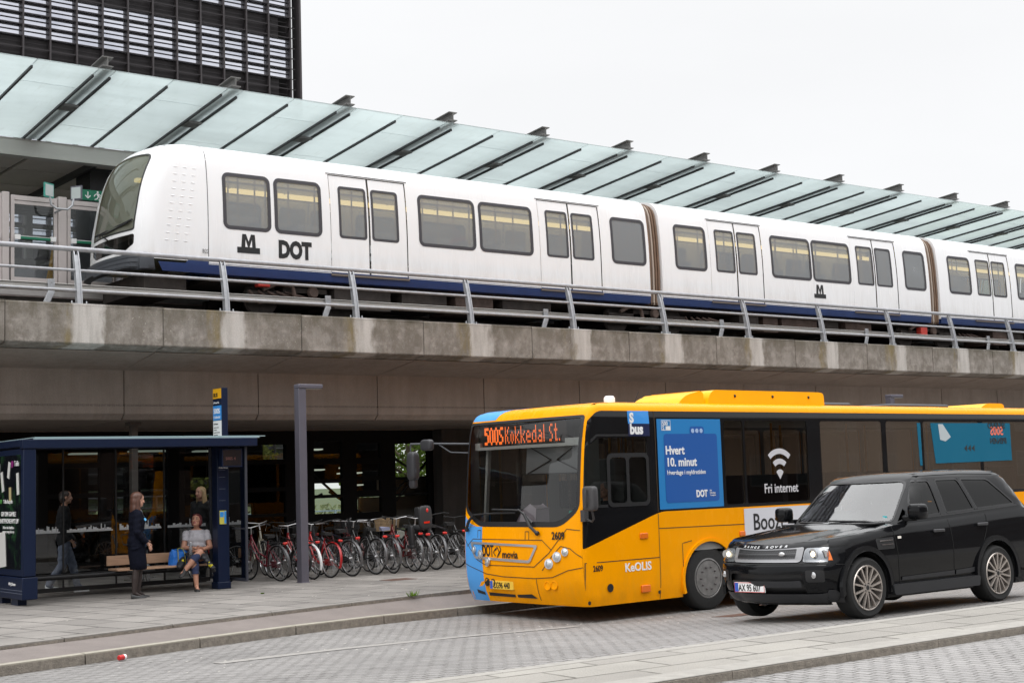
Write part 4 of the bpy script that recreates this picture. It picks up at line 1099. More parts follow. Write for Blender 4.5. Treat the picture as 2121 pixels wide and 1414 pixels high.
def b_front(y, v):
    """y from 0 (near side) to 2.7 (far side)"""
    yc = y-BW; W = BW-b_in(v); lim = max(0, W-.293*BR); yc = max(-lim, min(lim, yc)); b = W-abs(yc)
    x = b_f(v) + BB*min(1, (yc/max(.05, W-BR))**2)
    if b < BR: x += BR - sqrt(max(0, BR*BR-(BR-b)**2))
    return (x, BW+yc, b_z(v))
def line_on(mb, fn, pts, w, off=.004, flip=False, n=6):
    """a narrow band laid on a surface along a polyline in its own coordinates"""
    P = []
    for a, b in zip(pts, pts[1:]):
        for i in range(n): P.append((a[0]+(b[0]-a[0])*i/n, a[1]+(b[1]-a[1])*i/n))
    P.append(pts[-1]); L_, R_ = [], []
    for i, p in enumerate(P):
        a, b = P[max(0, i-1)], P[min(len(P)-1, i+1)]; dx, dy = b[0]-a[0], b[1]-a[1]; l = math.hypot(dx, dy) or 1
        nx, ny = -dy/l*w/2, dx/l*w/2
        for lst, s in ((L_, 1), (R_, -1)):
            u, v = p[0]+nx*s, p[1]+ny*s; e = 2e-3
            q = Vector(fn(u, v)); nn = (Vector(fn(u+e, v))-Vector(fn(u-e, v))).cross(Vector(fn(u, v+e))-Vector(fn(u, v-e)))
            if nn.length > 1e-12: q = q+nn.normalized()*(-off if flip else off)
            lst.append(q)
    k = len(P)
    fs = [(i, i+1, k+i+1, k+i) for i in range(k-1)]
    mb.add(R_+L_, fs if not flip else [f[::-1] for f in fs])
def dot_text(mb, s, fn, u0, v0, pix_u, pix_v, size, fat=False):
    F5 = {'5':"111 100 110 001 001 001 110".split(),'0':"010 101 101 101 101 101 010".split(),'S':"011 100 100 010 001 001 110".split(),
     'K':"1001 1010 1010 1100 1010 1010 1001".split(),'o':"000 000 010 101 101 101 010".split(),'k':"1000 1000 1001 1010 1100 1010 1001".split(),
     'e':"0000 0000 0110 1001 1111 1000 0111".split(),'d':"0001 0001 0111 1001 1001 1001 0111".split(),'a':"0000 0000 0110 0001 0111 1001 0111".split(),
     'l':"1 1 1 1 1 1 1".split(),'t':"010 010 111 010 010 010 011".split(),'.':"0 0 0 0 0 0 1".split(),' ':"00 00 00 00 00 00 00".split()}
    u = u0
    for ch in s:
        g = F5[ch]
        for r, row in enumerate(g):
            for c, b in enumerate(row):
                if b == '1':
                    for rr in (0, .5):
                        uu, vv = u+c*pix_u, v0-(r+rr)*pix_v
                        du = size*(1.35 if fat else 1); mb.add([fn(uu-du, vv-size), fn(uu+du, vv-size), fn(uu+du, vv+size), fn(uu-du, vv+size)], [(0,1,2,3)])
        u += (len(g[0])+1)*pix_u*(.86 if fat else 1)
    return u
def wheel_parts(name, parent, loc, r, w, rim_r, mats, kind, side=-1):
    """wheel facing -y when side=-1"""
    o = MB(); s = side
    o.lathe([(rim_r*.92,w*.48*-s*-1),(rim_r+.004,s*w*.46),(r*.90,s*w*.5),(r*.975,s*w*.42),(r,s*w*.30),(r,-s*w*.3),(r*.96,-s*w*.45),(rim_r,-s*w*.5)], (0,0,0), 'y', 40, capped=False)
    for i in range(4): o.lathe([(r+.001,s*w*(-.2+.13*i)-.004),(r+.0015,s*w*(-.2+.13*i)),(r+.001,s*w*(-.2+.13*i)+.004)], (0,0,0), 'y', 40, capped=False)
    wh = o.build(name, mats[0], parent, loc=loc, smooth=40)
    g = MB()
    if kind == 'bus':
        g.mat(0).lathe([(rim_r+.012,s*w*.47),(rim_r*.97,s*w*.49),(rim_r*.9,s*w*.40),(rim_r*.80,s*w*.30),(.20,s*w*.33),(.195,s*w*.42),(.13,s*w*.42),(.11,s*w*.30),(.0,s*w*.28)], (0,0,0), 'y', 40)
        for i in range(10):
            a = 2*pi*i/10; c = (.165*cos(a), s*w*.42, .165*sin(a)); g.mat(1).lathe([(.016,0),(.016,s*.03),(.008,s*.045)], c, 'y', 6)
            a += pi/10; c = (.245*cos(a), s*w*.325, .245*sin(a)); g.mat(2).lathe([(.030,0),(.028,s*.008)], c, 'y', 10)
        g.mat(1).lathe([(.085,s*w*.28),(.08,s*w*.4),(.05,s*w*.43),(.0,s*w*.43)], (0,0,0), 'y', 20)
        g.build('rim', [M('steel_rim', (.24,.235,.23), .45, .6, var=.3, vs=9), M('wheel_nut', (.12,.11,.11), .45, .6), m_black], wh, smooth=40)
    else:
        g.mat(0).lathe([(rim_r+.004,s*w*.46),(rim_r-.002,s*w*.49),(rim_r-.020,s*w*.47),(rim_r-.026,s*w*.30),(rim_r-.03,-s*w*.4)], (0,0,0), 'y', 48, capped=False)
        g.mat(1).lathe([(rim_r-.035,s*w*.06),(.12,s*w*.02),(0,s*w*.02)], (0,0,0), 'y', 32)
        n = 7
        for i in range(n):
            for t in (-.115, .115):
                a0 = 2*pi*i/n + t*1.25; a1 = 2*pi*i/n + t*1.9
                p = Vector((cos(a0)*.058, s*w*.40, sin(a0)*.058)); q = Vector((cos(a1)*(rim_r-.014), s*w*.455, sin(a1)*(rim_r-.014)))
                g.mat(0).bar(p, q, .021, .03, (0,1,0))
        g.mat(0).lathe([(.075,s*w*.30),(.072,s*w*.42),(.05,s*w*.45),(0,s*w*.45)], (0,0,0), 'y', 24)
        g.mat(1).lathe([(.03,s*w*.452),(.0,s*w*.456)], (0,0,0), 'y', 16)
        for i in range(5): a = 2*pi*i/5; g.mat(1).lathe([(.009,0),(.009,s*.012)], (.055*cos(a), s*w*.435, .055*sin(a)), 'y', 8)
        g.build('rim', [M('alloy_rim', (.52,.47,.43), .32, .75), M('brake_dark', (.02,.02,.02), .6)], wh, smooth=40)
    return wh

def build_bus():
    T = empty('city_bus', (12.76, 15.2, -.33), label='orange and blue city bus with black window band and lit destination display', cat='bus')
    T.rotation_euler = (0, 0, radians(2.7)); T.scale = (1.03, 1, 1)
    L_ = 13.0
    def arch(cx, r=.555, cz=.47): return [(cx-r, .24)]+[(cx-r*cos(radians(a)), cz+r*sin(radians(a))) for a in range(0, 181, 10)]+[(cx+r, .24)]
    out = [(-.3,.24)]+arch(2.56)+arch(8.6)+[(L_,.24),(L_,4.3),(-.3,4.3)]
    blk = rpoly([(.085,1.04),(1.40,1.445),(1.60,1.50),(L_-.3,1.50),(L_-.3,2.965),(.40,2.965),(.085,2.66)], [.02,.1,.1,.03,.03,.12,.12])
    vc = [.4,.6,1,1.5,2,2.5,2.8,2.9,2.95,3.0,3.03,3.06,3.09,3.12,3.2,3.3,3.5,3.7,4.0]; uc = [.15,.2,.25,.3,.35,.4,.5,.6]+[1+.75*i for i in range(16)]
    b = MB(); b.sheet(out, [blk], b_side, 0, uc, vc)
    fwin = [(a, c) for a, c in ((.40,1.75),(2.0,3.42),(3.47,4.95),(5.05,6.90),(7.0,8.05),(8.12,9.85),(9.95,11.6))]
    fh = [rrect(a, 1.54 if i else .75, c, 2.80, .06) for i, (a, c) in enumerate(fwin)]
    b.sheet(out, fh, b_far, 0, uc, vc, flip=True)
    ws = rpoly([(.075,1.58),(.42,1.345),(2.28,1.345),(2.625,1.58),(2.63,2.91),(.07,2.91)], [.12,.15,.15,.12,.05,.05])
    b.sheet([(-.05,.24),(2.75,.24),(2.75,4.3),(-.05,4.3)], [ws], b_front, 0, .1, vc+[.8,1.2,1.35,1.7,2.2], flip=True)
    b.add([(L_,.03,.24),(L_,2.67,.24),(L_,2.67,3.05),(L_,.03,3.05)], [(0,1,2,3)])
    b.box((.35,.1,.30),(L_-.05,2.6,.36))
    b.build('body', m_bus_or, T, smooth=42, weld=4e-4)
    # blue flank of the front
    b = MB(); b.sheet([(2.18,.24),(2.75,.24),(2.75,1.345),(2.28,1.345),(2.175,1.345)], [], b_front, .003, .08, vc+[.8,1.0,1.2], flip=True)
    b.sheet([(-.3,.24),(.55,.24),(.62,1.5),(-.3,1.5)], [], b_far, .003, .05, .15, flip=True)
    b.sheet([(2.33,1.35),(2.46,1.38),(2.63,1.5),(2.75,1.5),(2.75,1.35)], [], b_front, .003, .06, .08, flip=True)
    b.sheet([(2.02,2.93),(2.75,2.93),(2.75,4.3),(1.35,4.3),(1.80,3.25)], [], b_front, .003, .08, vc, flip=True)
    b.sheet([(-.3,2.93),(1.1,2.93),(1.1,4.3),(-.3,4.3)], [], b_far, .003, .08, vc, flip=True)
    b.build('blue_front', m_bus_blue, T, smooth=42)
    # black window band with its openings
    wins = [(3.0,3.42),(3.47,4.95),(5.29,6.92),(7.05,8.05),(8.12,9.85),(9.95,11.6)]
    drv = rpoly([(.15,1.64),(1.36,1.64),(1.36,2.58),(.40,2.58),(.15,2.42)], [.06,.06,.06,.1,.1])
    holes = [rrect(a, 1.55, c, 2.83, .05) for a, c in wins]+[drv]
    m = MB(); m.sheet(blk, holes, b_side, -.004, uc, [1.5,2,2.5,2.8,2.9]); m.build('window_band', m_bus_blk, T, smooth=40)
    m_tan_view = glass('bus_window_tan_view', (.52,.47,.42), .75, haze=(.20,.155,.12), hz=.34)  # tan haze in the glass stands in for the lit wall beyond
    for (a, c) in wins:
        w = MB(); w.sheet(rrect(a-.01, 1.54, c+.01, 2.84, .05), [], b_side, -.010, .8, .7); w.build('window', m_bus_win if a < 5 else m_tan_view, T, smooth=40)
    w = MB(); w.sheet(drv, [], b_side, -.012, .1, .4); w.build('window', glass('driver_glass', (.42,.44,.43), 1.0), T, smooth=40)
    for a, c in fwin:
        w = MB(); w.sheet(rrect(a-.01, .74 if a < .5 else 1.53, c+.01, 2.81, .05), [], b_far, -.010, .8, .7, flip=True); w.build('window', glass('bus_far_glass', (.75,.74,.70), .8), T, smooth=40)
    fr = MB(); fr.sheet(rrect(.56,1.60,1.385,2.36,.09), [rrect(.62,1.655,.93,2.30,.06), rrect(.99,1.655,1.33,2.30,.06)], b_side, .002, .1, .3)
    fr.sheet(rpoly([(.11,1.60),(.56,1.60),(.56,1.64),(.155,1.64),(.155,2.43),(.40,2.60),(1.40,2.60),(1.40,2.63),(.38,2.63),(.11,2.45)], 0), [], b_side, .001, .1, .3); fr.build('window_frame', M('bus_black_trim', (.016,.016,.017), .35), T, smooth=40)
    li = MB(); li.sheet([(.22,.9),(L_-.3,.9),(L_-.3,2.9),(.22,2.9)], fh, b_far, -.03, uc, vc, flip=True); li.sheet([(.45,.9),(L_-.3,.9),(L_-.3,2.9),(.45,2.9)], holes+[], b_side, -.03, uc, vc); li.build('lining', M('lining_grey', (.26,.26,.25), .7), T, smooth=40)
    # windscreen with display, blind, wipers
    w = MB(); w.mat(0).sheet(ws, [rpoly([(.125,1.62),(.45,1.42),(2.25,1.42),(2.575,1.62),(2.58,2.87),(.12,2.87)], [.1,.13,.13,.1,.04,.04])], b_front, .004, .1, .2, flip=True); w.mat(1).sheet(ws, [], b_front, -.008, .1, .15, flip=True)
    wo = w.build('windscreen', [m_black, m_bus_ws], T, smooth=50)
    d = MB(); d.mat(0).box((.30,.52,2.50),(.44,2.50,2.87)); d.mat(1).box((.26,.12,2.49),(.34,2.58,2.535)); d.mat(1).box((.26,.12,2.535),(.32,.52,2.60)); d.box((.26,2.45,2.535),(.32,2.58,2.60)); d.mat(0).box((.44,.1,2.5),(.6,2.6,2.88))
    dp = d.build('destination_display', [M('display_black', (.012,.010,.009), .5), M('display_tray', (.55,.55,.54), .5)], T)
    lt = MB(); fn = lambda u, v: (.297, 2.42-u, v)
    u = dot_text(lt, '500S', fn, .05, 2.815, .0335, .0365, .0125, True); dot_text(lt, 'Kokkedal St.', fn, u+.02, 2.815, .0258, .0365, .0082)
    lt.v = [(x, y, z) for x, y, z in lt.v]; lt.build('lettering', emission('led_orange', (1.0,.17,.03), 1.35), dp, smooth=0)
    w = MB(); w.add([(.36,.14,2.10),(.36,1.52,2.10),(.40,1.52,2.52),(.40,.14,2.52),(.37,.14,2.10),(.37,1.52,2.10),(.41,1.52,2.52),(.41,.14,2.52)], [(0,3,2,1),(4,5,6,7),(0,1,5,4),(1,2,6,5),(2,3,7,6),(3,0,4,7)])
    w.build('sun_blind', M('blind_grey', (.20,.20,.21), .7), T)
    w = MB()
    for p in ([(.345,.30,2.115),(.36,.82,2.30)],[(.36,.82,2.30),(.395,.45,2.50)],[(.36,.95,2.30),(.345,1.45,2.115)],[(.36,.95,2.30),(.395,1.45,2.50)],[(.34,.14,2.10),(.34,1.54,2.10)]): w.tube(p, .009, 6)
    w.build('blind_frame', m_black, T)
    w = MB(); f = lambda y, v, o=.03: tuple(Vector(b_front(y, v))+Vector((-o,0,0)))
    w.tube([f(.86,1.26,.05),f(1.0,1.36,.06),f(1.12,1.52,.06)], .022, 8); w.tube([f(1.12,1.52,.05),f(1.25,1.585,.05),f(1.9,1.60,.035)], .014, 6); w.tube([f(.98,1.40,.03),f(1.3,1.60,.03)], .012, 6)
    w.tube([f(2.52,1.30,.05),f(2.45,1.42,.06),f(2.35,1.52,.05)], .022, 8); w.tube([f(2.35,1.52,.04),f(1.8,1.545,.035),f(1.35,1.55,.03)], .013, 6); w.ball(f(.86,1.26,.04), .035); w.ball(f(2.52,1.30,.04), .035)
    w.build('wiper', m_black, T)
    # interior
    it = MB(); it.mat(0).box((.5,.08,.78),(L_-.2,2.62,.85)); it.mat(1).box((.62,.08,2.84),(L_-.2,2.62,2.88)); it.mat(0).box((.32,.10,.85),(.75,2.6,1.28)); it.mat(2).box((.36,.12,1.28),(.80,1.25,1.36))
    it.mat(0).box((1.45,.12,.85),(1.52,1.2,2.3)); it.mat(0).box((1.0,.4,.85),(1.45,.95,1.35)); it.mat(0).box((1.3,.45,1.35),(1.45,.9,2.05))
    for i in range(9):
        x = 3.2+.95*i
        for y in (.18, 1.62): it.mat(3).box((x,y,.85),(x+.45,y+.85,1.3)); it.mat(3).box((x+.36,y,1.3),(x+.48,y+.85,1.98))
    it.mat(0).box((L_-.4,.1,.85),(L_-.25,2.6,2.84))
    it.build('interior', [M('bus_floor', (.13,.13,.13), .7), M('bus_ceiling', (.55,.55,.53), .7), M('dash_grey', (.36,.36,.35), .6), M('bus_seat', (.03,.035,.06), .8)], T)
    pl = MB()
    for x, y in ((1.5,1.3),(1.9,1.35),(3.4,.95),(4.4,1.6),(5.2,.95),(6.2,1.6),(7.2,.95),(8.6,1.6),(9.6,.95)): pl.tube([(x,y,.85),(x,y,2.84)], .02, 8)
    pl.build('grab_pole', M('bus_pole', (.65,.33,.04), .4), T)
    tm = MB(); tm.prism([(0,0),(.42,0),(.42,.08),(.30,.24),(.12,.32),(0,.26)], .38, .62, lambda u, v, h: (h, 1.35+u, 1.33+v)); tm.build('ticket_machine', M('ticket_lilac', (.60,.50,.58), .4), T, bevel=.015)
    sw = MB(); sw.tube([(.72+.07*sin(t), .62+.2*cos(t), 1.45+.19*sin(t)) for t in [2*pi*i/20 for i in range(20)]], .014, 6, closed=True); sw.tube([(.72,.62,1.45),(.55,.62,1.25)], .025, 6); sw.build('steering_wheel', m_black, T)
    for y in (.20, 2.50):
        q = MB(); q.bar((.36,y,1.35),(.46,y,2.5),.05,.07); q.build('pillar_trim', M('pillar_grey', (.50,.50,.49), .6), T, bevel=.01)
    q = MB(); q.box((.20,.28,1.50),(.203,.42,1.57)); q.build('sticker', M('sticker_green', (.02,.42,.30), .5), T, smooth=0)
    # panel seams and joints
    s = MB()
    for pts in ([(1.53,.25),(1.53,1.47)],[(.105,.26),(.105,.85)],[(.105,.845),(1.53,.845)],[(.03,.25),(.03,1.03)],[(2.0,.25),(2.0,1.02),(2.2,1.05)],[(3.10,.25),(3.10,.90)],[(1.53,1.26),(3.3,1.24)],[(3.3,.9),(7.9,.9)],[(1.53,1.5),(1.53,2.96)],[(.09,2.60),(.02,2.60)],[(3.3,1.24),(L_,1.22)],[(7.9,.25),(7.9,.9)],[(10.5,.25),(10.5,1.22)]): line_on(s, b_side, pts, .012, .003)
    for pts in ([(.06,1.30),(.30,1.32),(.66,.98),(.98,.78),(2.1,.78)],[(.02,.92),(.24,1.05),(.42,1.08),(.62,.92),(.82,.73)],[(.02,.79),(.3,.745),(.62,.64),(1.0,.615),(1.7,.62),(2.1,.65),(2.5,.75),(2.65,.8)],[(.96,.615),(.96,.30)],[(2.1,.78),(2.3,.85),(2.62,1.15)],[(.60,1.02),(.8,1.16),(2.4,1.16),(2.55,1.05)],[(1.08,1.16),(1.08,1.28),(1.16,1.28),(1.16,1.17)],[(2.2,1.17),(2.2,1.29),(2.28,1.29),(2.28,1.18)]): line_on(s, b_front, pts, .011, .0045, flip=True)
    s.build('seam', M('seam_dark', (.05,.028,.01), .7), T, smooth=0)
    # grille frame with logos
    g = MB(); g.sheet(rpoly([(2.46,1.12),(.88,1.09),(1.06,.83),(2.36,.87)][::-1], .05), [rpoly([(2.40,1.085),(.95,1.06),(1.08,.87),(2.33,.905)][::-1], .04)], b_front, .012, .1, None, flip=True)
    gf = g.build('grille_frame', M('silver_trim', (.55,.55,.56), .3, .7), T, smooth=50)
    fx = lambda y, z: b_front(y, z)[0]-.007
    text('DOT', .235, m_black_print, T, facing((fx(2.1,1.0),2.165,.915),(0,-1,0),(0,0,1)), .006, 'LEFT', .53, 'logo'); text('movia', .155, m_black_print, T, facing((fx(1.5,.9),1.68,.895),(0,-1,0),(0,0,1)), .002, 'LEFT', .95, 'logo')
    lg = MB()
    for pts in ([(1.84,.92),(1.89,.97),(1.83,1.03)],[(1.80,.90),(1.75,.98),(1.80,1.05),(1.84,1.0)],[(1.77,.93),(1.71,1.01),(1.74,1.06)]): line_on(lg, b_front, pts, .016, .006, flip=True, n=3)
    lg.build('logo', m_black_print, T, smooth=0)
    text('2609', .15, m_black_print, T, facing((fx(.45,1.2)-.004,.60,1.175),(0,-1,0.0),(0,0,1)), .003, 'LEFT', .9); text('2609', .115, m_black_print, T, facing((.23,-.004,.725),(1,0,0),(0,0,1)), .002, 'LEFT', .8)
    text('KeOLIS', .165, m_white_print, T, facing((.83,-.004,.685),(1,0,0),(0,0,1)), .004, 'LEFT', 1.0, 'logo')
    def panel(name, mt, x0, z0, x1, z1, off=.004, r=0):
        q = MB(); q.sheet(rrect(x0,z0,x1,z1,r) if r else [(x0,z0),(x1,z0),(x1,z1),(x0,z1)], [], b_side, off, .4, .4); return q.build(name, mt, T, smooth=40)
    panel('route_sign', m_sky_blue, 1.0,2.78,1.42,2.965); panel('route_sign', m_navy, 1.0,2.60,1.42,2.78)
    text('S', .19, m_white_print, T, facing((1.03,-.005,2.80),(1,0,0),(0,0,1)), .010, 'LEFT', .9); text('bus', .205, m_white_print, T, facing((1.03,-.004,2.635),(1,0,0),(0,0,1)), .009, 'LEFT', .92)
    panel('advert', m_ad_blue, 1.57,1.53,2.92,2.85); panel('advert', m_ad_deep, 1.70,1.62,2.83,2.63,.007,.05); panel('advert', m_ad_deep, 2.25,2.60,2.55,2.74,.0065,.04)
    for i in range(3):
        q = MB(); q.lathe([(.034,-.0095),(.034,-.008)], (2.31+.09*i,0,2.675), 'y', 16, True); q.build('icon', M('icon_blue', (.35,.48,.72), .4), T, smooth=0)
    P = lambda x, z, o=.0095: facing((x,-o,z),(1,0,0),(0,0,1))
    text('Hvert', .175, m_white_print, T, P(1.72,2.33), .005, 'LEFT', .95); text('10. minut', .175, m_white_print, T, P(1.73,2.155), .005, 'LEFT', .95); text('Hverdage i myldretiden', .093, m_white_print, T, P(1.74,2.03), .001, 'LEFT', .92)
    text('DOT', .14, m_white_print, T, P(2.33,1.69), .006, 'LEFT', .78, 'logo'); text('Din\nOffentlige\nTransport', .035, m_white_print, T, P(2.62,1.765), 0, 'LEFT', .9)
    q = MB(); q.sheet([(1.66,2.68),(1.85,2.68),(1.85,2.83),(1.66,2.83)], [[(1.668,2.688),(1.842,2.688),(1.842,2.822),(1.668,2.822)]], b_side, .007); q.sheet([(1.75,2.69),(1.842,2.69),(1.842,2.745),(1.75,2.745)], [], b_side, .006); q.build('route_badge', m_white_print, T, smooth=0)
    text('500', .085, m_white_print, T, P(1.675,2.755), .001, 'LEFT', .9); text('S', .085, m_white_print, T, P(1.68,2.69), .001, 'LEFT', .9)
    # wifi mark and words on the glass
    m_wifi = M('wifi_film', (.55,.54,.56), .6)
    q = MB(); cx, cz = 4.235, 1.99
    for r0, r1 in ((.40,.315),(.24,.155)):
        q.prism(arc(cx,cz,r0,48,132,16)+arc(cx,cz,r1,132,48,16), -.012, -.009, lambda u, v, h: (u, h, v))
    q.prism([(cx,cz-.085)]+arc(cx,cz-.04,.11,40,140,10), -.012, -.009, lambda u, v, h: (u, h, v)); q.build('wifi_logo', m_wifi, T, smooth=0)
    text('Fri internet', .205, m_wifi, T, facing((4.25,-.010,1.70),(1,0,0),(0,0,1)), .003, 'CENTER', .86)
    panel('advert', M('advert_white', (.62,.62,.66), .35, coat=.2), 3.36,.98,7.4,1.475,.006)
    text('Boozt', .36, m_black_print, T, facing((3.55,-.008,1.14),(1,0,0),(0,0,1)), .004, 'LEFT', .85)
    # blue film with mirrored lettering on the far windows
    q = MB(); q.prism([(8.45,2.08),(10.9,2.10),(10.9,2.80),(8.35,2.80)], .003, .006, lambda u, v, h: (u, h, v)); q.prism([(7.98,2.05),(8.05,2.05),(8.05,2.8),(7.95,2.8)], .003, .006, lambda u, v, h: (u, h, v)); q.build('window_film', glass('film_blue', (.45,.50,.52), .3, haze=(.03,.22,.36), hz=.6), T, smooth=0)
    q = MB(); q.prism([(8.62,2.50),(8.78,2.47),(8.95,2.55),(8.72,2.78),(8.58,2.78)], .0, .002, lambda u, v, h: (u, h, v)); q.build('picture', M('film_pale', (.45,.50,.52), .6), T, smooth=0)
    q = MB()
    for x in (9.35, 9.47, 9.59): q.prism([(x,2.34),(x+.09,2.40),(x+.09,2.28)], .0, .002, lambda u, v, h: (u, h, v))
    q.build('icon', m_black_print, T, smooth=0)
    text('500S', .22, M('film_red', (.85,.18,.10), .5), T, facing((10.65,-.001,2.58),(-1,0,0),(0,0,1)) @ Matrix.Diagonal((1,1,1,1)), .004); text('SPÆND', .17, m_black_print, T, facing((10.72,-.001,2.70),(-1,0,0),(0,0,1)), .004); text('IPENÆN', .15, m_black_print, T, facing((10.75,-.001,2.42),(-1,0,0),(0,0,1)), .003)
    # lamps, plate, small fittings
    plt = MB(); x = b_front(1.76,.49)[0]-.012
    plt.mat(0).box((x,1.49,.43),(x+.03,2.03,.555)); plt.mat(1).box((x-.002,1.96,.434),(x+.02,2.025,.551)); po = plt.build('licence_plate', [M('plate_yellow', (.80,.50,.05), .4), M('plate_blue', (.03,.10,.45), .4)], T, bevel=.004)
    text('CG96 440', .125, m_black_print, po, facing((x-.004,1.945,.448),(0,-1,0),(0,0,1)), .001, 'LEFT', .72)
    m_lens = M('lamp_lens', (.60,.62,.64), .08, .6, coat=.8)
    for yy in (0, 1):
        for y, z, r in ((.66,.83,.058),(.49,.93,.058),(.33,1.0,.046)):
            y = y if not yy else 2.7-y; fp = Vector(b_front(y, z)); n = Vector((-1, -.25 if not yy else .25, .05)).normalized()
            q = MB(); q.lathe([(r*1.25,0),(r*1.25,.02),(r,.022)], (0,0,0), 'z', 20); q.lathe([(r,.015),(r*.7,.03),(0,.038)], (0,0,0), 'z', 20)
            R = n.to_track_quat('Z','Y').to_matrix(); q.v = [tuple(R @ Vector(p) + fp) for p in q.v]; q.build('headlight', m_lens, T, smooth=60)
        for y, z in ((.74,.52),(.60,.53)):
            y = y if not yy else 2.7-y; fp = Vector(b_front(y, z)); n = Vector((-1, -.15 if not yy else .15, 0)).normalized()
            q = MB(); q.lathe([(.062,0),(.062,.012),(.052,.014),(.05,.004),(0,.004)], (0,0,0), 'z', 20); R = n.to_track_quat('Z','Y').to_matrix(); q.v = [tuple(R @ Vector(p) + fp) for p in q.v]; q.build('fog_lamp', m_bus_or if not yy else m_black, T, smooth=50)
    q = MB(); q.sheet([(1.02,.325),(1.45,.325),(1.45,.365),(1.12,.385)], [], b_front, .004, .1, None, flip=True); q.sheet([(1.5,.325),(2.12,.325),(2.12,.375),(1.5,.365)], [], b_front, .004, .1, None, flip=True); q.sheet([(2.22,.33),(2.4,.36),(2.4,.41),(2.22,.375)], [], b_front, .006, .1, None, flip=True); q.build('air_intake', m_black, T, smooth=0)
    for x, z, w, h in ((1.22,1.17,.075,.04),(1.22,.42,.085,.05),(3.3,1.1,.06,.035),(6.0,.6,.06,.035)):
        q = MB(); q.box((x-w,-.022,z-h),(x+w,.01,z+h)); q.build('side_marker', m_lamp_orange, T, bevel=.008)
    q = MB()
    for x, z, r in ((.54,.48,.058),(.14,.30,.028),(1.49,.35,.026)): q.lathe([(r,-.006),(r*.9,-.004),(0,-.004)], (x,0,z), 'y', 20)
    q.build('socket', m_black, T)
    # wheel arches and wheels
    for i, cx in enumerate((2.56, 8.6)):
        q = MB(); rr = [(cx-.60*cos(radians(a)), .47+.60*sin(radians(a))) for a in range(-18, 199, 9)]; r2 = [(cx-.553*cos(radians(a)), .47+.553*sin(radians(a))) for a in range(198, -19, -9)]
        q.prism(rr+r2, -.022, .02, lambda u, v, h: (u, h, v)); q.build('wheel_arch', m_bus_or, T, smooth=40, bevel=.006)
        q = MB(); q.add([(cx-.55*cos(radians(a)), y, .47+.55*sin(radians(a))) for y in (.005,.8) for a in range(-20, 201, 10)], [(j, j+1, 23+j+1, 23+j) for j in range(22)]); q.box((cx-.6,.8,.36),(cx+.6,.84,1.05)); q.build('arch_liner', m_black, T)
        wheel_parts('wheel', T, (cx, .17, .475), .475, .28, .285, [m_rubber], 'bus'); wheel_parts('wheel', T, (cx, 2.53, .475), .475, .28, .285, [m_rubber], 'bus', 1)
    # mirrors
    q = MB(); q.mat(0).sbox((-.06,-.37,1.57),(.05,-.14,1.91), .35)
    q.tube([(.14,.03,1.46),(.10,-.16,1.42),(.06,-.24,1.46),(.02,-.25,1.58)], .015, 8); q.box((.08,-.035,1.42),(.15,.05,1.58)); q.tube([(-.08,-.25,1.86),(-.10,-.26,1.72),(-.07,-.24,1.62)], .014, 6); q.build('mirror', M('mirror_grey', (.05,.048,.05), .5), T, smooth=50)
    q = MB(); q.tube([(.2,2.64,2.60),(-.2,3.0,2.62),(-.38,3.36,2.63)], .014, 8); q.tube([(.2,2.64,2.46),(-.02,2.83,2.48),(-.14,2.95,2.60)], .010, 6); q.tube([(-.38,3.36,2.63),(-.38,3.36,2.45)], .012, 6); q.tube([(-.37,3.25,2.4),(-.39,3.22,2.2),(-.37,3.30,2.02)], .008, 6)
    q.build('mirror_arm', m_dark_grey, T)
    for c, r in (((-.37,3.32,2.29),(.07,.10,.22)),((-.33,3.0,2.60),(.05,.13,.085)),((-.36,3.34,2.03),(.045,.07,.08))):
        q = MB(); q.sbox((c[0]-r[0], c[1]-r[1], c[2]-r[2]), (c[0]+r[0], c[1]+r[1], c[2]+r[2]), .45); q.build('mirror', M('mirror_shell', (.028,.028,.032), .45), T, smooth=50)
    # roof equipment
    q = MB()
    def pod(x0, x1, y0, y1, zt, slope, nm='roof_pod'):
        q = MB(); pr = rpoly([(x0,3.06),(x1,3.06),(x1-.02,zt-.02),(x1-.12,zt),(x0+slope,zt),(x0+slope*.35,zt-.08)], [0,0,.06,.06,.25,.2]); q.prism(pr, y0, y1, lambda u, v, h: (u, h, v)); return q.build(nm, m_bus_roof, T, smooth=40, bevel=.05, bseg=3)
    pod(2.42, 3.05, .42, 1.45, 3.315, .55); pod(3.07, 5.92, .38, 1.9, 3.33, .15); pod(10.5, 11.4, .4, 2.0, 3.20, .3)
    for x0, x1 in ((5.9,6.8),(7.9,9.7)):
        q = MB(); q.box((x0,.5,3.1),(x1,1.85,3.172)); q.build('roof_hatch', m_dark_grey, T, bevel=.03)
    q = MB(); q.lathe([(.085,3.12),(.085,3.22),(.06,3.25),(0,3.255)], (1.6,1.0,0), 'z', 20); q.build('roof_dome', m_white_print, T, smooth=50)
    q = MB(); q.box((1.75,.6,3.11),(1.9,.8,3.13)); q.tube([(1.82,.7,3.12),(1.9,.68,3.3)], .004, 5); q.build('antenna', m_black, T)
    q = MB()
    for x in (3.7, 4.6, 5.5): q.ball((x,.372,3.24), (.02,.02,.025), 8, 6)
    q.build('clip', m_black, T)
build_bus()
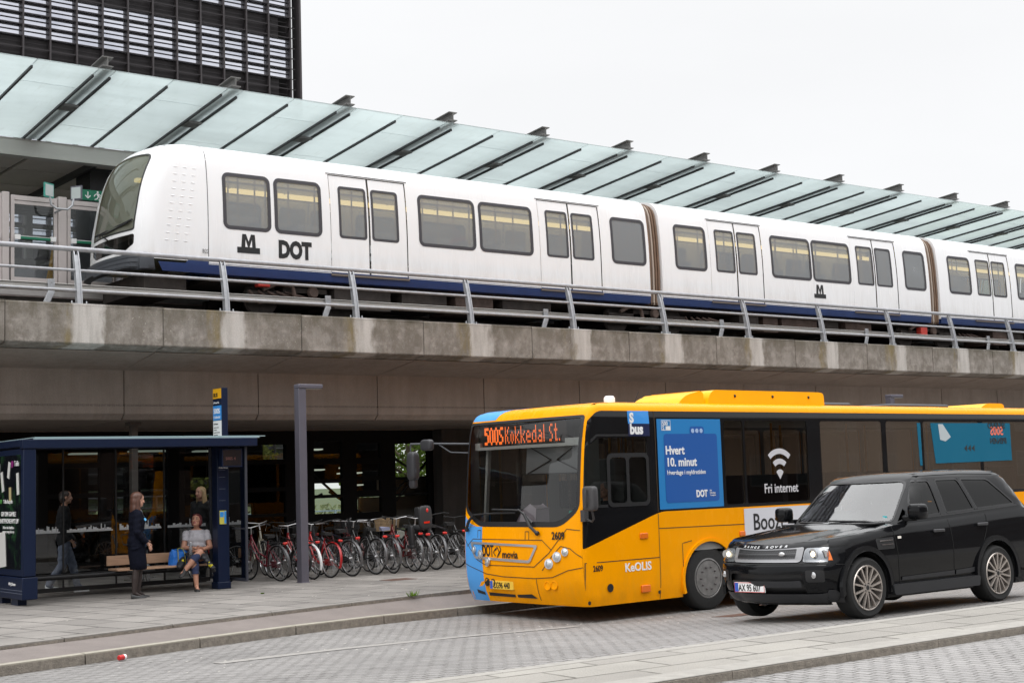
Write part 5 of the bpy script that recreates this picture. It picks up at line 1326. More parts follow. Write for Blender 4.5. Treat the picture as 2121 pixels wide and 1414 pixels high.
# ================================================================== black off-road car
m_suv = M('suv_black_paint', (.006,.0062,.0072), .10, 0, spec=.24, rvar=.07, vs=6)
m_suv_low = M('suv_grey_trim', (.020,.021,.024), .42, 0)
m_suv_glass = glass('suv_glass', (.20,.21,.20), 1.0)
m_suv_dark = glass('suv_privacy_glass', (.055,.05,.048), .8)
m_suv_ws = glass('suv_windscreen', (.42,.46,.43), 3.0)
SH = .95
SV = [.20,.28,.36,.46,.58,.70,.80,.90,.96,1.0]
SI = [.10,.055,.035,.025,.012,.0,.004,.018,.035,.06]
SFv = [.18,.24,.32,.42,.52,.60,.655,.68,.72,.80,.88,.94,1.0]
SFx = [.22,.12,.07,.03,.012,.015,.03,.055,.075,.09,.11,.125,.17]
SR, SB = .40, .12
s_in = lambda v: slerp(v, SV, SI)
s_f = lambda v: slerp(v, SFv, SFx)
def h_top(x): return slerp(x, [0,.17,.4,.8,1.2,1.55,2.2,3.0,3.7,4.3,4.7], [.85,.895,.945,.99,1.03,1.065,1.085,1.12,1.155,1.175,1.175])
def s_zz(v, x): return v if v < .75 else .75+(v-.75)/.25*(h_top(x)-.75)
def s_side(x, v):
    d = s_in(v); F = s_f(v)+SB; a = max(x-F, .293*SR); x = F+a if x < F+.293*SR else x
    y = d + (SR - sqrt(max(0, SR*SR-(SR-a)**2)) if a < SR else 0)
    e = 4.62 - .05*(v-.6)**2 - x
    if e < .3: y += .3 - sqrt(max(0, .09-(.3-max(e, .02))**2))
    return (x, y, s_zz(v, x))
def s_far(x, v):
    p = s_side(x, v); return (p[0], 2*SH-p[1], p[2])
def s_front(y, v):
    yc = y-SH; W = SH-s_in(v); lim = W-.293*SR; yc = max(-lim, min(lim, yc)); b = W-abs(yc)
    x = s_f(v)+SB*min(1, (yc/(W-SR))**2)
    if b < SR: x += SR-sqrt(max(0, SR*SR-(SR-b)**2))
    return (x, SH+yc, s_zz(v, x))
def hood(x, y):
    yc = y-SH; W = SH-.06
    F = s_f(1.0)+SB*min(1, (yc/(W-SR))**2); b = W-abs(yc)
    if b < SR: F += SR-sqrt(max(0, SR*SR-(SR-max(b, 0))**2))
    x = max(x, F)
    t = min(1, abs(yc)/W); z = h_top(x)+.05*(1-t**3)*min(1, (x-F)/.5+.0)**.7
    z += .012*(1/(1+math.exp((abs(yc)-.50)/.02)) - 1)*-1*min(1, max(0, (x-F)/.4)) * -1 if abs(yc) < .75 else 0
    return (x, SH+max(-W, min(W, yc)), z)
GV = [1.0,1.20,1.40,1.55,1.62,1.655,1.685,1.705,1.72,1.73]
GI = [.055,.105,.165,.22,.255,.285,.34,.45,.65,.95]
GFx = [1.36,1.58,1.79,1.95,2.03,2.09,2.19,2.36,2.55,2.7]
GRx = [4.58,4.46,4.34,4.24,4.18,4.10,4.0,3.85,3.6,3.3]
GR, GB = .14, .13
g_in = lambda v: slerp(v, GV, GI)
g_f = lambda v: slerp(v, GV, GFx)
g_r = lambda v: slerp(v, GV, GRx)
def g_side(x, v):
    d = g_in(v); F = g_f(v)+GB; R = g_r(v); a = max(x-F, .293*GR); x = F+a if x < F+.293*GR else x
    y = d + (GR-sqrt(max(0, GR*GR-(GR-a)**2)) if a < GR else 0)
    e = R-x
    if e < .2: x = min(x, R-.03); e = max(R-x, .03); y += .2-sqrt(max(0, .04-(.2-e)**2))
    return (x, y, v)
def g_far(x, v):
    p = g_side(x, v); return (p[0], 2*SH-p[1], p[2])
def g_front(y, v):
    yc = y-SH; W = SH-g_in(v); lim = max(0, W-.293*GR); yc = max(-lim, min(lim, yc)); b = W-abs(yc)
    x = g_f(v)+GB*min(1, (yc/max(.05, W-GR))**2)
    if b < GR: x += GR-sqrt(max(0, GR*GR-(GR-b)**2))
    return (x, SH+yc, v)
def build_suv():
    T = empty('off_road_car', (12.79, 10.97, -.055), label='black off-road car with lit headlamps and alloy wheels beside the orange bus', cat='car')
    FX, RX, WZ, WR = .85, 3.48, .355, .36
    T.rotation_euler = (radians(-1.2), 0, 0)
    def notch(cx, r=.425): return [(cx-r-.02, .20)]+[(cx-r*cos(radians(a)), WZ+.01+r*1.0*sin(radians(a))) for a in range(-15, 196, 10)]+[(cx+r+.02, .20)]
    vc = [.28,.36,.46,.52,.58,.64,.70,.76,.80,.85,.90,.93,.96,.98]; uc = [.1+.05*i for i in range(12)]+[.8+.15*i for i in range(26)]
    out = [(-.1,.20)]+notch(FX)+notch(RX)+[(4.7,.20),(4.7,1.0),(-.1,1.0)]
    b = MB(); b.mat(0); b.sheet(out, [], s_side, 0, uc, vc); b.sheet(out, [], s_far, 0, uc, vc, flip=True)
    grille_hole = rpoly([(.50,.70),(1.40,.70),(1.40,.905),(.50,.905)], .03)
    inlet = rpoly([(.36,.33),(1.54,.33),(1.52,.555),(.38,.555)], [.03,.03,.05,.05])
    b.sheet([(-.1,.18),(2.0,.18),(2.0,1.0),(-.1,1.0)], [inlet], s_front, 0, .07, vc+[.42,.60,.655,.68,.72], flip=True)
    b.sheet([(0.0,-.1),(1.62,-.1),(1.62,2.0),(0.0,2.0)], [], hood, 0, [.14+.04*i for i in range(8)]+[.5+.1*i for i in range(11)], [.0+.06*i for i in range(33)])
    # greenhouse
    gv = [1.1,1.2,1.3,1.4,1.5,1.58,1.62,1.64,1.655,1.67,1.685,1.695,1.705,1.712,1.72]
    w1 = rpoly([(1.80,1.135),(2.48,1.165),(2.45,1.585),(2.10,1.585)], [.03,.04,.05,.08])
    w2 = rpoly([(2.60,1.17),(3.20,1.195),(3.06,1.59),(2.585,1.59)], [.04,.03,.05,.05])
    w3 = rpoly([(3.265,1.20),(4.12,1.235),(3.70,1.575),(3.12,1.59)], [.03,.05,.06,.04])
    gl = [(1.30,1.0),(4.8,1.0),(4.8,1.73),(1.30,1.73)]
    b.sheet(gl, [w1,w2,w3], g_side, 0, [1.5+.12*i for i in range(28)], gv); b.sheet(gl, [w1,w2,w3], g_far, 0, [1.5+.12*i for i in range(28)], gv, flip=True)
    wsn = rpoly([(.16,1.09),(1.74,1.09),(1.60,1.60),(.30,1.60)], [.06,.06,.10,.10])
    b.sheet([(-.1,1.0),(2.0,1.0),(2.0,1.73),(-.1,1.73)], [wsn], g_front, 0, .1, gv, flip=True)
    b.add([(4.6,.25,.25),(4.6,1.65,.25),(4.6,1.65,1.15),(4.6,.25,1.15)], [(0,1,2,3)]); b.add([(4.55,.2,1.15),(4.55,1.7,1.15),(4.1,1.5,1.68),(4.1,.4,1.68)], [(0,1,2,3)])
    b.box((1.4,.15,.25),(4.5,1.75,.30))
    b.build('body', m_suv, T, smooth=38, weld=4e-4)
    def glz(name, poly, fn, mt, fl=False, off=-.006):
        q = MB(); q.sheet(poly, [], fn, off, .15, .12, flip=fl); return q.build(name, mt, T, smooth=60)
    for fn, fl in ((g_side, False), (g_far, True)):
        glz('window', w1, fn, m_suv_glass, fl); glz('window', w2, fn, m_suv_dark, fl); glz('window', w3, fn, m_suv_dark, fl)
    glz('windscreen', wsn, g_front, m_suv_ws, True)
    # trims round the glass, waist strip, pillars
    q = MB()
    for w in (w1, w2, w3): line_on(q, g_side, w+[w[0]], .022, .003, n=2)
    line_on(q, g_side, [(1.62,1.115),(2.5,1.14),(4.16,1.215)], .022, .006, n=6); q.build('window_trim', m_black, T, smooth=60)
    q = MB(); q.sheet([(2.475,1.15),(2.595,1.155),(2.58,1.60),(2.45,1.60)], [], g_side, .004, .1, .1); q.sheet([(3.21,1.19),(3.27,1.195),(3.11,1.60),(3.07,1.60)], [], g_side, .004, .1, .1); q.build('pillar', m_bus_blk, T, smooth=60)
    q = MB(); q.sheet(wsn, [[((u-.95)*.965+.95, (v-1.345)*.93+1.345) for u, v in wsn]], g_front, .003, .1, .1, flip=True); q.build('windscreen_trim', m_black, T, smooth=60)
    q = MB(); q.sheet([(1.30,1.60),(2.25,1.645),(3.2,1.655),(3.9,1.635),(3.9,1.66),(3.2,1.685),(2.25,1.675),(1.30,1.63)], [], g_side, .006, .15, None); q.build('roof_rail', m_suv_low, T, smooth=60)
    # seams, sills, mouldings
    q = MB()
    for pts in ([(1.49,.37),(1.46,.62),(1.42,.99)],[(2.58,.34),(2.57,.6),(2.55,.99)],[(3.22,.78),(3.32,.88),(3.36,.99)],[(1.49,.37),(2.58,.37)],[(2.6,.37),(3.0,.37),(3.06,.5)],[(.36,.66),(.62,.64)],[(.30,.89),(.9,.90),(1.42,.93)]): line_on(q, s_side, pts, .009, .003, n=8)
    for pts in ([(.0,.668),(1.9,.668)],): line_on(q, s_front, pts, .012, .003, flip=True, n=30)
    for pts in ([(.26,.42),(1.0,.30),(1.62,.34)],[(.26,1.48),(1.0,1.60),(1.62,1.56)]): line_on(q, hood, pts, .010, .003, n=8)
    q.build('seam', M('seam_black', (.002,.002,.002), .8), T, smooth=0)
    q = MB(); q.prism(rpoly([(1.31,.235),(3.02,.235),(3.04,.36),(1.29,.36)], .03), -.03, .08, lambda u, v, h: (u, h, v)); q.build('sill', m_suv_low, T, smooth=40, bevel=.02, bseg=3)
    q = MB(); q.sheet([(1.52,.40),(2.57,.40),(2.57,.455),(1.52,.44)], [], s_side, .012, .2, None); q.sheet([(2.6,.40),(2.99,.41),(3.0,.47),(2.6,.455)], [], s_side, .012, .2, None); q.build('door_moulding', m_suv_low, T, smooth=60)
    for cx in (FX, RX):
        for far in (0, 1):
            ys = (-.012, .03) if not far else (1.87, 1.912)
            o_ = [(cx-.475*cos(radians(a)), WZ+.015+.475*sin(radians(a))) for a in range(-12, 193, 8)]; i_ = [(cx-.418*cos(radians(a)), WZ+.01+.418*sin(radians(a))) for a in range(192, -13, -8)]
            q = MB(); q.prism(o_+i_, ys[0], ys[1], lambda u, v, h: (u, h, v)); q.build('wheel_arch', m_suv, T, smooth=40, bevel=.018, bseg=3)
        q = MB()
        for y0, y1 in ((.03,.42),(1.48,1.87)): q.add([(cx-.42*cos(radians(a)), y, WZ+.42*sin(radians(a))) for y in (y0, y1) for a in range(-20, 201, 10)], [(j, j+1, 23+j+1, 23+j) for j in range(22)])
        q.box((cx-.5,.42,.3),(cx+.5,1.48,.85)); q.build('arch_liner', m_black, T)
        wheel_parts('wheel', T, (cx, .125, WR-.005), WR, .26, .262, [m_rubber], 'alloy'); wheel_parts('wheel', T, (cx, 2*SH-.125, WR-.035), WR, .26, .262, [m_rubber], 'alloy', 1)
    # front fascia
    q = MB(); q.mat(0).sheet(rpoly([(.42,.685),(1.48,.685),(1.50,.92),(.40,.92)], [.05,.05,.03,.03]), [rpoly([(.49,.725),(1.41,.725),(1.41,.905),(.49,.905)], .02)], s_front, .010, .08, None, flip=True)
    q.build('grille_surround', M('grille_silver', (.30,.30,.31), .4, .4), T, smooth=50)
    q = MB(); q.mat(0).sheet([(.48,.72),(1.42,.72),(1.42,.91),(.48,.91)], [], s_front, .002, .08, .05, flip=True)
    q.mat(1)
    for r in range(3):
        for k in range(36):
            y = .495+.0252*k; z = .742+.058*r
            line_on(q, s_front, [(y,z),(y+.0126,z+.026),(y+.0252,z)], .005, .008, flip=True, n=1); line_on(q, s_front, [(y,z+.001),(y+.0126,z-.024),(y+.0252,z+.001)], .005, .008, flip=True, n=1)
    q.mat(1)
    for z in (.728,.817,.898): line_on(q, s_front, [(.49,z),(1.41,z)], .013, .010, flip=True, n=12)
    q.build('grille', [m_black, M('grille_mesh', (.13,.13,.135), .4, .5)], T, smooth=0)
    q = MB(); fp = s_front(.66,.78); q.ball((fp[0]-.012, .66, .785), (.012,.055,.026), 16, 8); q.build('badge', m_chrome, T, smooth=80)
    fz = lambda y: hood(.05, y)
    s_ = 'RANGE ROVER'; 
    yy = 1.31
    for ch in s_:
        if ch == ' ': yy -= .07; continue
        fx = s_front(yy-.03, .965); nx = s_front(yy-.03, .93)
        up = (Vector(s_front(yy-.03,.99))-Vector(s_front(yy-.03,.93))).normalized(); rt = (Vector(s_front(yy-.05,.96))-Vector(s_front(yy,.96))).normalized()
        n = rt.cross(up).normalized()
        text(ch, .05, M('silver_letters', (.62,.62,.63), .35, .2), T, facing(Vector(s_front(yy,.932))+n*.012, rt, up), .0008, 'LEFT', 1.15); yy -= .066
    hl = [rpoly([(.045,.69),(.405,.69),(.385,.91),(.04,.89)], [.04,.04,.05,.04])]
    hl.append([(1.9-u, v) for u, v in hl[0]][::-1])
    m_hl = glass('headlamp_cover', (.80,.82,.84), 1.4)
    for i, h in enumerate(hl):
        q = MB(); q.sheet(h, [], s_front, .016, .05, .05, flip=True); q.mat(1).sheet(h, [], s_front, .003, .05, .05, flip=True)
        q.mat(0); ho = q.build('headlight', [m_hl, M('headlamp_back', (.55,.55,.56), .25, .75)], T, smooth=60)
        sg = 1 if i == 0 else -1
        for y, z, r, lit in ((.27,.80,.062,1),(.155,.79,.05,0)):
            y = y if i == 0 else 1.9-y; p = s_front(y, z); e = MB(); e.lathe([(r,-.012),(r*.9,.005),(r*.55,.0),(0,.0)], (p[0],y,p[2]), 'x', 20); e.build('reflector', m_chrome, ho)
            if lit: e = MB(); e.ball((p[0]-.012,y,p[2]), (.012,.034,.034), 12, 8); e.build('bulb', emission('headlamp_glow', (1.0,.86,.58), 3.2), ho)
        a = MB(); fl = i == 1
        a.sheet([(.33,.70),(.385,.70),(.37,.905),(.325,.90)] if 0 else [(.30,.705),(.345,.705),(.335,.89),(.29,.885)], [], (s_side if i == 0 else s_far), .010, .02, .05, flip=fl); a.build('indicator', m_lamp_orange, ho)
    q = MB(); q.mat(0).sheet(rpoly([(.34,.31),(1.56,.31),(1.54,.58),(.36,.58)], .04), [], s_front, -.05, .1, .1, flip=True); q.mat(1).sheet(rpoly([(.40,.40),(1.50,.40),(1.50,.475),(.40,.475)], .02), [], s_front, .012, .08, .04, flip=True)
    q.mat(1).sheet(rpoly([(.02,.22),(1.88,.22),(1.86,.335),(1.55,.325),(.35,.325),(.04,.335)], .02), [], s_front, .014, .06, .04, flip=True); q.mat(1).sheet([(.30,.225),(.44,.225),(.43,.33),(.36,.37),(.30,.37)], [], s_side, .012, .04, .04)
    q.build('bumper_grille', [m_black, m_suv_low], T, smooth=50)
    for y in (.235, 1.665):
        q = MB(); q.mat(0).sheet(rrect(y-.10,.46,y+.10,.60,.03), [], s_front, .004, .05, .05, flip=True); p = s_front(y,.54); q.mat(1).lathe([(.038,-.012),(.03,-.016),(0,-.02)], (p[0],y,p[2]), 'x', 16); q.build('fog_lamp', [m_black, m_chrome], T, smooth=50)
    q = MB(); x = s_front(.80,.41)[0]-.022; q.mat(0).box((x,.90-.02,.335),(x+.02,1.37,.455)); q.mat(1).box((x-.002,1.305,.34),(x+.01,1.365,.45)); q.mat(2).sheet([(x,0)]*3, [], lambda u, v: (u, v, 0)) if 0 else None
    po = q.build('licence_plate', [m_white_print, M('plate_blue', (.03,.10,.45), .4)], T, bevel=.003)
    q = MB(); x1 = x-.0015; 
    for a, c in (((.884,.337),(1.366,.343)),((.884,.447),(1.366,.453)),((.882,.337),(.888,.453)),((1.362,.337),(1.368,.453))): q.box((x1, a[0], a[1]), (x, c[0], c[1]))
    q.build('plate_border', M('plate_red', (.6,.05,.04), .4), po, smooth=0)
    text('AX 95 607', .115, m_black_print, po, facing((x-.003,1.300,.352),(0,-1,0),(0,0,1)), .001, 'LEFT', .70)
    # side details
    q = MB(); q.mat(0).sheet(rpoly([(1.08,.78),(1.40,.78),(1.40,.895),(1.06,.905)], .02), [], s_side, .004, .1, .05)
    q.mat(1).sheet([(1.12,.865),(1.37,.86),(1.37,.873),(1.12,.880)], [], s_side, .014); q.mat(1).sheet([(1.16,.825),(1.37,.82),(1.37,.832),(1.15,.838)], [], s_side, .014); q.build('side_vent', [m_black, m_chrome], T, smooth=0)
    q = MB(); q.sheet(rrect(1.475,.868,1.545,.892,.008), [], s_side, .008); q.build('side_marker', M('marker_white', (.8,.75,.68), .3), T, smooth=0)
    for x, z in ((2.28,.905),(3.20,.915)):
        q = MB(); q.box((x-.11,-.022,s_zz(z,x)-.018),(x+.11,-.002,s_zz(z,x)+.018)); q.build('door_handle', M('handle_metal', (.09,.09,.095), .3, .6), T, bevel=.008, bseg=3)
    for far in (0, 1):
        q = MB(); y0, y1 = (-.235,-.02) if not far else (1.92,2.13); q.sbox((1.63,y0,1.115),(1.82,y1,1.31), .5); q.box((1.72,-.05 if not far else 1.86,1.10),(1.80,.10 if not far else 1.96,1.15)); q.build('mirror', m_suv, T, smooth=50)
    q = MB(); w = lambda y, v, o=.02: tuple(Vector(g_front(y, v))+Vector((-o,0,.012)))
    q.tube([w(.32,1.075),w(.5,1.10),w(1.05,1.115)], .012, 6); q.tube([w(1.0,1.07),w(1.15,1.095),w(1.6,1.10)], .012, 6); q.box((1.30,.2,1.075),(1.5,1.7,1.095)); q.build('wiper', m_black, T)
    # interior
    q = MB(); q.mat(0).box((1.55,.14,.5),(1.95,1.76,1.07)); q.mat(0).box((1.9,.12,.30),(4.4,1.78,.5))
    for y in (.22, 1.08):
        q.mat(1).box((2.25,y,.5),(2.8,y+.58,.75)); q.mat(1).box((2.72,y+.03,.7),(2.88,y+.55,1.30),(0,.2,0)); q.mat(1).box((2.86,y+.16,1.32),(2.95,y+.42,1.50))
    q.mat(1).box((3.6,.2,.6),(3.75,1.7,1.25)); q.mat(0).box((2.3,.33,1.66),(4.0,1.57,1.68)); q.build('interior', [M('suv_trim', (.03,.03,.032), .7), M('suv_leather', (.06,.055,.05), .6)], T, bevel=.03)
    q = MB(); q.box((2.03,.84,1.50),(2.07,1.06,1.57)); q.tube([(2.0+.05*sin(t), .52+.18*cos(t), 1.02+.16*sin(t)) for t in [2*pi*i/20 for i in range(20)]], .014, 6, closed=True); q.build('cabin_mirror', m_black, T, bevel=.01)
    q = MB(); p = g_front(.3,1.14); q.box((p[0]+.02,.28,1.13),(p[0]+.03,.34,1.17)); q.build('sticker', M('sticker_cyan', (.05,.45,.5), .5), T)
build_suv()
# ================================================================== bus shelter, stop sign, lamp posts
m_nav = M('shelter_navy', (.005,.011,.034), .35, 0, var=.06, vs=3, spec=.25)
m_sh_glass = glass('shelter_glass', (.70,.74,.75), 1.6)
def build_shelter():
    T = empty('bus_shelter', (7.62, 22.15, 0), label='dark blue bus shelter with glass back wall, wooden bench and poster panel', cat='bus shelter')
    X = lambda x: x-7.62
    Y = lambda y: y-22.15
    b = MB(); b.box((X(7.40),Y(22.12),2.42),(X(11.43),Y(22.24),2.56)); b.box((X(7.40),Y(22.24),2.45),(X(7.52),Y(23.8),2.56)); b.box((X(11.31),Y(22.24),2.45),(X(11.43),Y(23.8),2.56)); b.box((X(7.52),Y(23.68),2.45),(X(11.31),Y(23.8),2.56)); b.box((X(7.52),Y(22.24),2.50),(X(11.31),Y(23.68),2.53))
    b.build('roof_frame', m_nav, T, bevel=.008)
    b = MB(); b.box((X(7.62),Y(22.2),2.585),(X(11.62),Y(23.95),2.60)); b.box((X(7.6),Y(22.18),2.562),(X(11.5),Y(22.22),2.59)); b.build('roof_glass', M('roof_glass', (.30,.40,.42), .15, 0, spec=.8), T)
    # poster light box
    b = MB(); b.box((X(7.42),Y(22.14),.45),(X(7.62),Y(23.6),2.418)); b.build('panel', m_nav, T, bevel=.012)
    b = MB(); b.box((X(7.40),Y(22.12),.10),(X(7.64),Y(23.62),.44)); b.build('plinth', m_nav, T, bevel=.01)
    b = MB(); b.mat(0)
    for z in (.19,.235): b.box((X(7.395),Y(22.125),z),(X(7.399),Y(23.6),z+.008))
    b.build('trim_line', M('trim_grey', (.10,.12,.17), .4), T, smooth=0)
    b = MB(); b.box((X(7.44),Y(22.45),0),(X(7.58),Y(22.75),.10)); b.box((X(7.44),Y(23.2),0),(X(7.58),Y(23.45),.10)); b.build('foot', m_nav, T)
    b = MB(); b.box((X(7.412),Y(22.25),.56),(X(7.418),Y(23.5),2.33)); po = b.build('poster', poster_mat(), T, smooth=0)
    F = lambda y, z: facing((X(7.405),Y(y),z),(0,-1,0),(0,0,1))
    text('GIV DIN GAMLE', .098, m_white_print, po, F(22.80,1.38), .002, 'CENTER', 1.0); text('SMARTPHONE NYT LIV', .098, m_white_print, po, F(22.80,1.27), .002, 'CENTER', .95)
    text('Aflever den i butikken\nog spar penge på en ny', .062, m_white_print, po, F(22.80,1.18), 0, 'CENTER', .95)
    text('Telia Recycle', .085, m_white_print, po, F(22.82,1.58), .001, 'CENTER', .95); text('Telia', .115, m_white_print, po, F(22.52,2.16), .001, 'LEFT', .95)
    b = MB(); b.lathe([(.055,-.004),(.055,.0)], (X(7.408),Y(22.62),2.19), 'x', 20); b.build('logo', M('purple', (.20,.01,.14), .4), po, smooth=0)
    b = MB(); b.lathe([(.035,-.004),(.035,.0)], (X(7.408),Y(23.16),1.61), 'x', 16); b.build('logo', M('logo_green', (.08,.30,.06), .4), po, smooth=0)
    for y, z, h, w, r, mt in ((23.28,2.10,.22,.09,.1,0),(22.78,2.1,.26,.10,.25,0),(23.10,1.92,.32,.10,-.25,0),(22.36,1.88,.34,.10,-.1,0),(22.72,1.72,.22,.10,-.05,1),(23.1,.85,.55,.34,-.1,0)):
        b = MB(); b.box((X(7.404),Y(y)-w/2,z-h/2),(X(7.409),Y(y)+w/2,z+h/2),(r,0,0)); b.build('picture', M('print_white', (.62,.62,.60), .4) if not mt else M('print_gold', (.45,.38,.2), .4), po, smooth=0)
    text('AFA JCDecaux', .06, m_white_print, T, facing((X(7.394),Y(22.75),.31),(0,-1,0),(0,0,1)), .001, 'LEFT', .9)
    # right post with display and notice, end wing
    b = MB(); b.box((X(10.90),Y(22.60),0),(X(11.12),Y(22.82),2.449)); b.box((X(10.885),Y(22.585),0),(X(11.135),Y(22.835),.12)); b.build('post', m_nav, T, bevel=.012)
    b = MB()
    for z in (1.50,1.70,1.90,2.02): b.box((X(10.93),Y(22.592),z),(X(11.05),Y(22.599),z+.006))
    b.build('trim_line', M('trim_grey', (.10,.12,.17), .4), T, smooth=0); text('movia', .07, m_white_print, T, facing((X(10.93),Y(22.597),2.05),(1,0,0),(0,0,1)), 0)
    b = MB(); b.box((X(10.935),Y(22.592),1.10),(X(11.06),Y(22.599),1.33)); b.build('notice', M('notice_yellow', (.55,.50,.08), .5), T, smooth=0)
    b = MB(); b.box((X(10.94),Y(22.590),1.22),(X(11.01),Y(22.5915),1.31)); b.box((X(11.02),Y(22.590),1.11),(X(11.058),Y(22.5915),1.32)); b.build('notice', m_sky_blue, T, smooth=0)
    b = MB(); b.mat(0).box((X(10.84),Y(22.28),2.07),(X(11.22),Y(22.38),2.38)); b.mat(1).box((X(10.86),Y(22.276),2.09),(X(11.20),Y(22.279),2.36)); d = b.build('display', [m_nav, M('display_face', (.012,.012,.015), .2)], T, bevel=.008)
    text('500S 4', .07, M('display_dim', (.16,.06,.05), .5), d, facing((X(10.90),Y(22.274),2.19),(1,0,0),(0,0,1)), 0)
    b = MB(); 
    for y in (22.26, 23.66): b.box((X(11.26),Y(y),.12),(X(11.30),Y(y)+.04,2.449))
    b.box((X(11.262),Y(22.301),.12),(X(11.298),Y(23.659),.17)); b.box((X(11.262),Y(22.301),1.0),(X(11.298),Y(22.8),1.02)); b.build('wing_frame', M('frame_grey', (.035,.038,.05), .4), T, bevel=.004)
    b = MB(); b.add([(X(11.28),Y(22.30),.17),(X(11.28),Y(23.66),.17),(X(11.28),Y(23.66),2.449),(X(11.28),Y(22.30),2.449)], [(0,1,2,3)]); b.build('glass_panel', m_sh_glass, T, smooth=0)
    # back wall of glass with a printed city skyline
    xs = [7.66, 8.62, 9.54, 10.42, 11.26]; q = random.Random(4)
    m_sky = M('frost_print', (.55,.57,.58), .7)
    for a, c in zip(xs, xs[1:]):
        b = MB(); b.add([(X(a)+.012,Y(23.72),.15),(X(c)-.012,Y(23.72),.15),(X(c)-.012,Y(23.72),2.44),(X(a)+.012,Y(23.72),2.44)], [(0,1,2,3)]); pn = b.build('glass_panel', m_sh_glass, T, smooth=0)
        s = MB(); x = a+.06
        s.box((X(a)+.06,Y(23.708),1.055),(X(c)-.06,Y(23.714),1.075))
        while x < c-.09:
            w = q.uniform(.012,.05); h = q.choice((.02,.03,.04,.055,.05,.09)) if w > .02 else q.uniform(.05,.13)
            s.box((X(x),Y(23.708),1.07),(X(min(x+w, c-.06)),Y(23.714),1.075+h)); x += w+q.choice((0,0,.006))
        s.build('skyline_print', m_sky, pn, smooth=0)
    b = MB(); b.box((X(7.62),Y(23.69),.08),(X(11.27),Y(23.75),.15))
    for x in xs[1:-1]: b.box((X(x)-.010,Y(23.70),.15),(X(x)+.010,Y(23.74),2.44))
    for x in (8.1, 9.9, 11.0): b.box((X(x)-.03,Y(23.69),0),(X(x)+.03,Y(23.75),.08))
    b.build('glass_frame', m_black, T)
    b = MB(); b.tube([(X(7.64),Y(23.42),.34),(X(10.9),Y(23.42),.34)], .045, 12); [b.box((X(x),Y(23.42),.32),(X(x)+.03,Y(23.70),.36)) for x in (7.9,8.9,9.9,10.8)]; b.build('lean_rail', m_black, T)
    w = M('bench_wood', (.40,.25,.16), .6, var=.2, vs=5, stretch=(1,12,12))
    b = MB(); b.box((X(9.22),Y(22.86),.40),(X(10.9),Y(23.06),.435)); b.box((X(9.22),Y(23.07),.40),(X(10.9),Y(23.27),.435)); b.build('bench_seat', w, T, bevel=.006)
    b = MB(); b.box((X(9.22),Y(23.33),.475),(X(10.9),Y(23.36),.64)); b.build('bench_back', w, T, bevel=.006)
    b = MB()
    for x in (9.4, 10.1, 10.8): b.box((X(x),Y(22.9),.36),(X(x)+.05,Y(23.4),.399)); b.box((X(x),Y(23.365),.36),(X(x)+.05,Y(23.40),.62))
    b.build('bench_bracket', m_black, T)
def poster_mat():
    m, nt, out = _nt('poster_print'); N, L = nt.nodes, nt.links
    p = N.new('ShaderNodeBsdfPrincipled'); L.new(p.outputs[0], out.inputs[0]); p.inputs['Roughness'].default_value = .15
    g = N.new('ShaderNodeNewGeometry'); f = noise_chain(N, L, g.outputs['Position'], 9, 5, .7, stretch=(1,1.6,.7), lo=.48, hi=.62)
    area = noise_chain(N, L, g.outputs['Position'], 1.6, 3, .5, lo=.45, hi=.58)
    c = mixc(N, L, math_(N, L, 'MULTIPLY', f, area), (.006,.007,.010), (.03,.10,.035)); L.new(c, p.inputs['Base Color']); return m
build_shelter()

def build_stop_sign():
    T = empty('bus_stop_sign', (11.5, 23.68, 0), label='tall dark blue bus stop post with yellow cap behind the shelter', cat='bus stop sign')
    b = MB(); b.box((-.06,-.18,0),(.06,.18,3.52)); b.build('post', m_nav, T, bevel=.006)
    def pl(name, mt, z0, z1, y0=-.165, y1=.165):
        b = MB(); b.box((-.066,y0,z0),(-.0605,y1,z1)); return b.build(name, mt, T, smooth=0)
    pl('route_panel', M('sign_yellow', (.75,.38,.01), .4), 3.33, 3.51); pl('route_panel', m_sky_blue, 2.94, 3.20); pl('timetable', m_white_print, 2.42, 2.93)
    F = lambda y, z: facing((-.068,y,z),(0,-1,0),(0,0,1))
    text('BUS', .10, m_black_print, T, F(.14,3.36), .003); text('500S', .13, m_white_print, T, F(.14,3.06), .003); text('Kokkedal', .07, m_white_print, T, F(.14,2.97), 0); text('Ørestad St.', .05, m_white_print, T, F(.14,3.24), 0)
    for i in range(9): text('5A Husum', .04, m_black_print, T, F(.14,2.86-.05*i), 0) if i in (0, 5) else None
    b = MB()
    for i, w in enumerate((.2,.12,.24,.16,.22,.1,.2,.14)): b.box((-.0675,.14-w,2.80-.045*i),(-.0665,.14,2.812-.045*i))
    b.build('timetable', m_black_print, T, smooth=0)
build_stop_sign()
def build_lamps():
    T = empty('lamp_post', (12.55, 22.62, 0), label='slim grey lamp post with flat right angled head in front of the bicycles', cat='lamp post', group='flat headed lamp posts')
    mt = M('lamp_grey', (.105,.10,.125), .5, .2, var=.08, vs=4)
    b = MB(); b.box((-.075,-.085,0),(.075,.085,3.45)); b.box((-.09,-.10,0),(.09,.10,.012)); b.build('pole', mt, T, bevel=.012)
    b = MB(); b.box((-.075,-.10,3.451),(.42,.10,3.53)); b.build('lamp_head', mt, T, bevel=.015)
    b = MB(); b.box((.02,-.08,3.444),(.40,.08,3.45)); b.build('lens', M('lamp_diffuser', (.5,.5,.48), .4), T)
    dup(T, (29.35, 22.62, 0), None, 'distant grey lamp post whose flat head shows above the bus roof')
build_lamps()

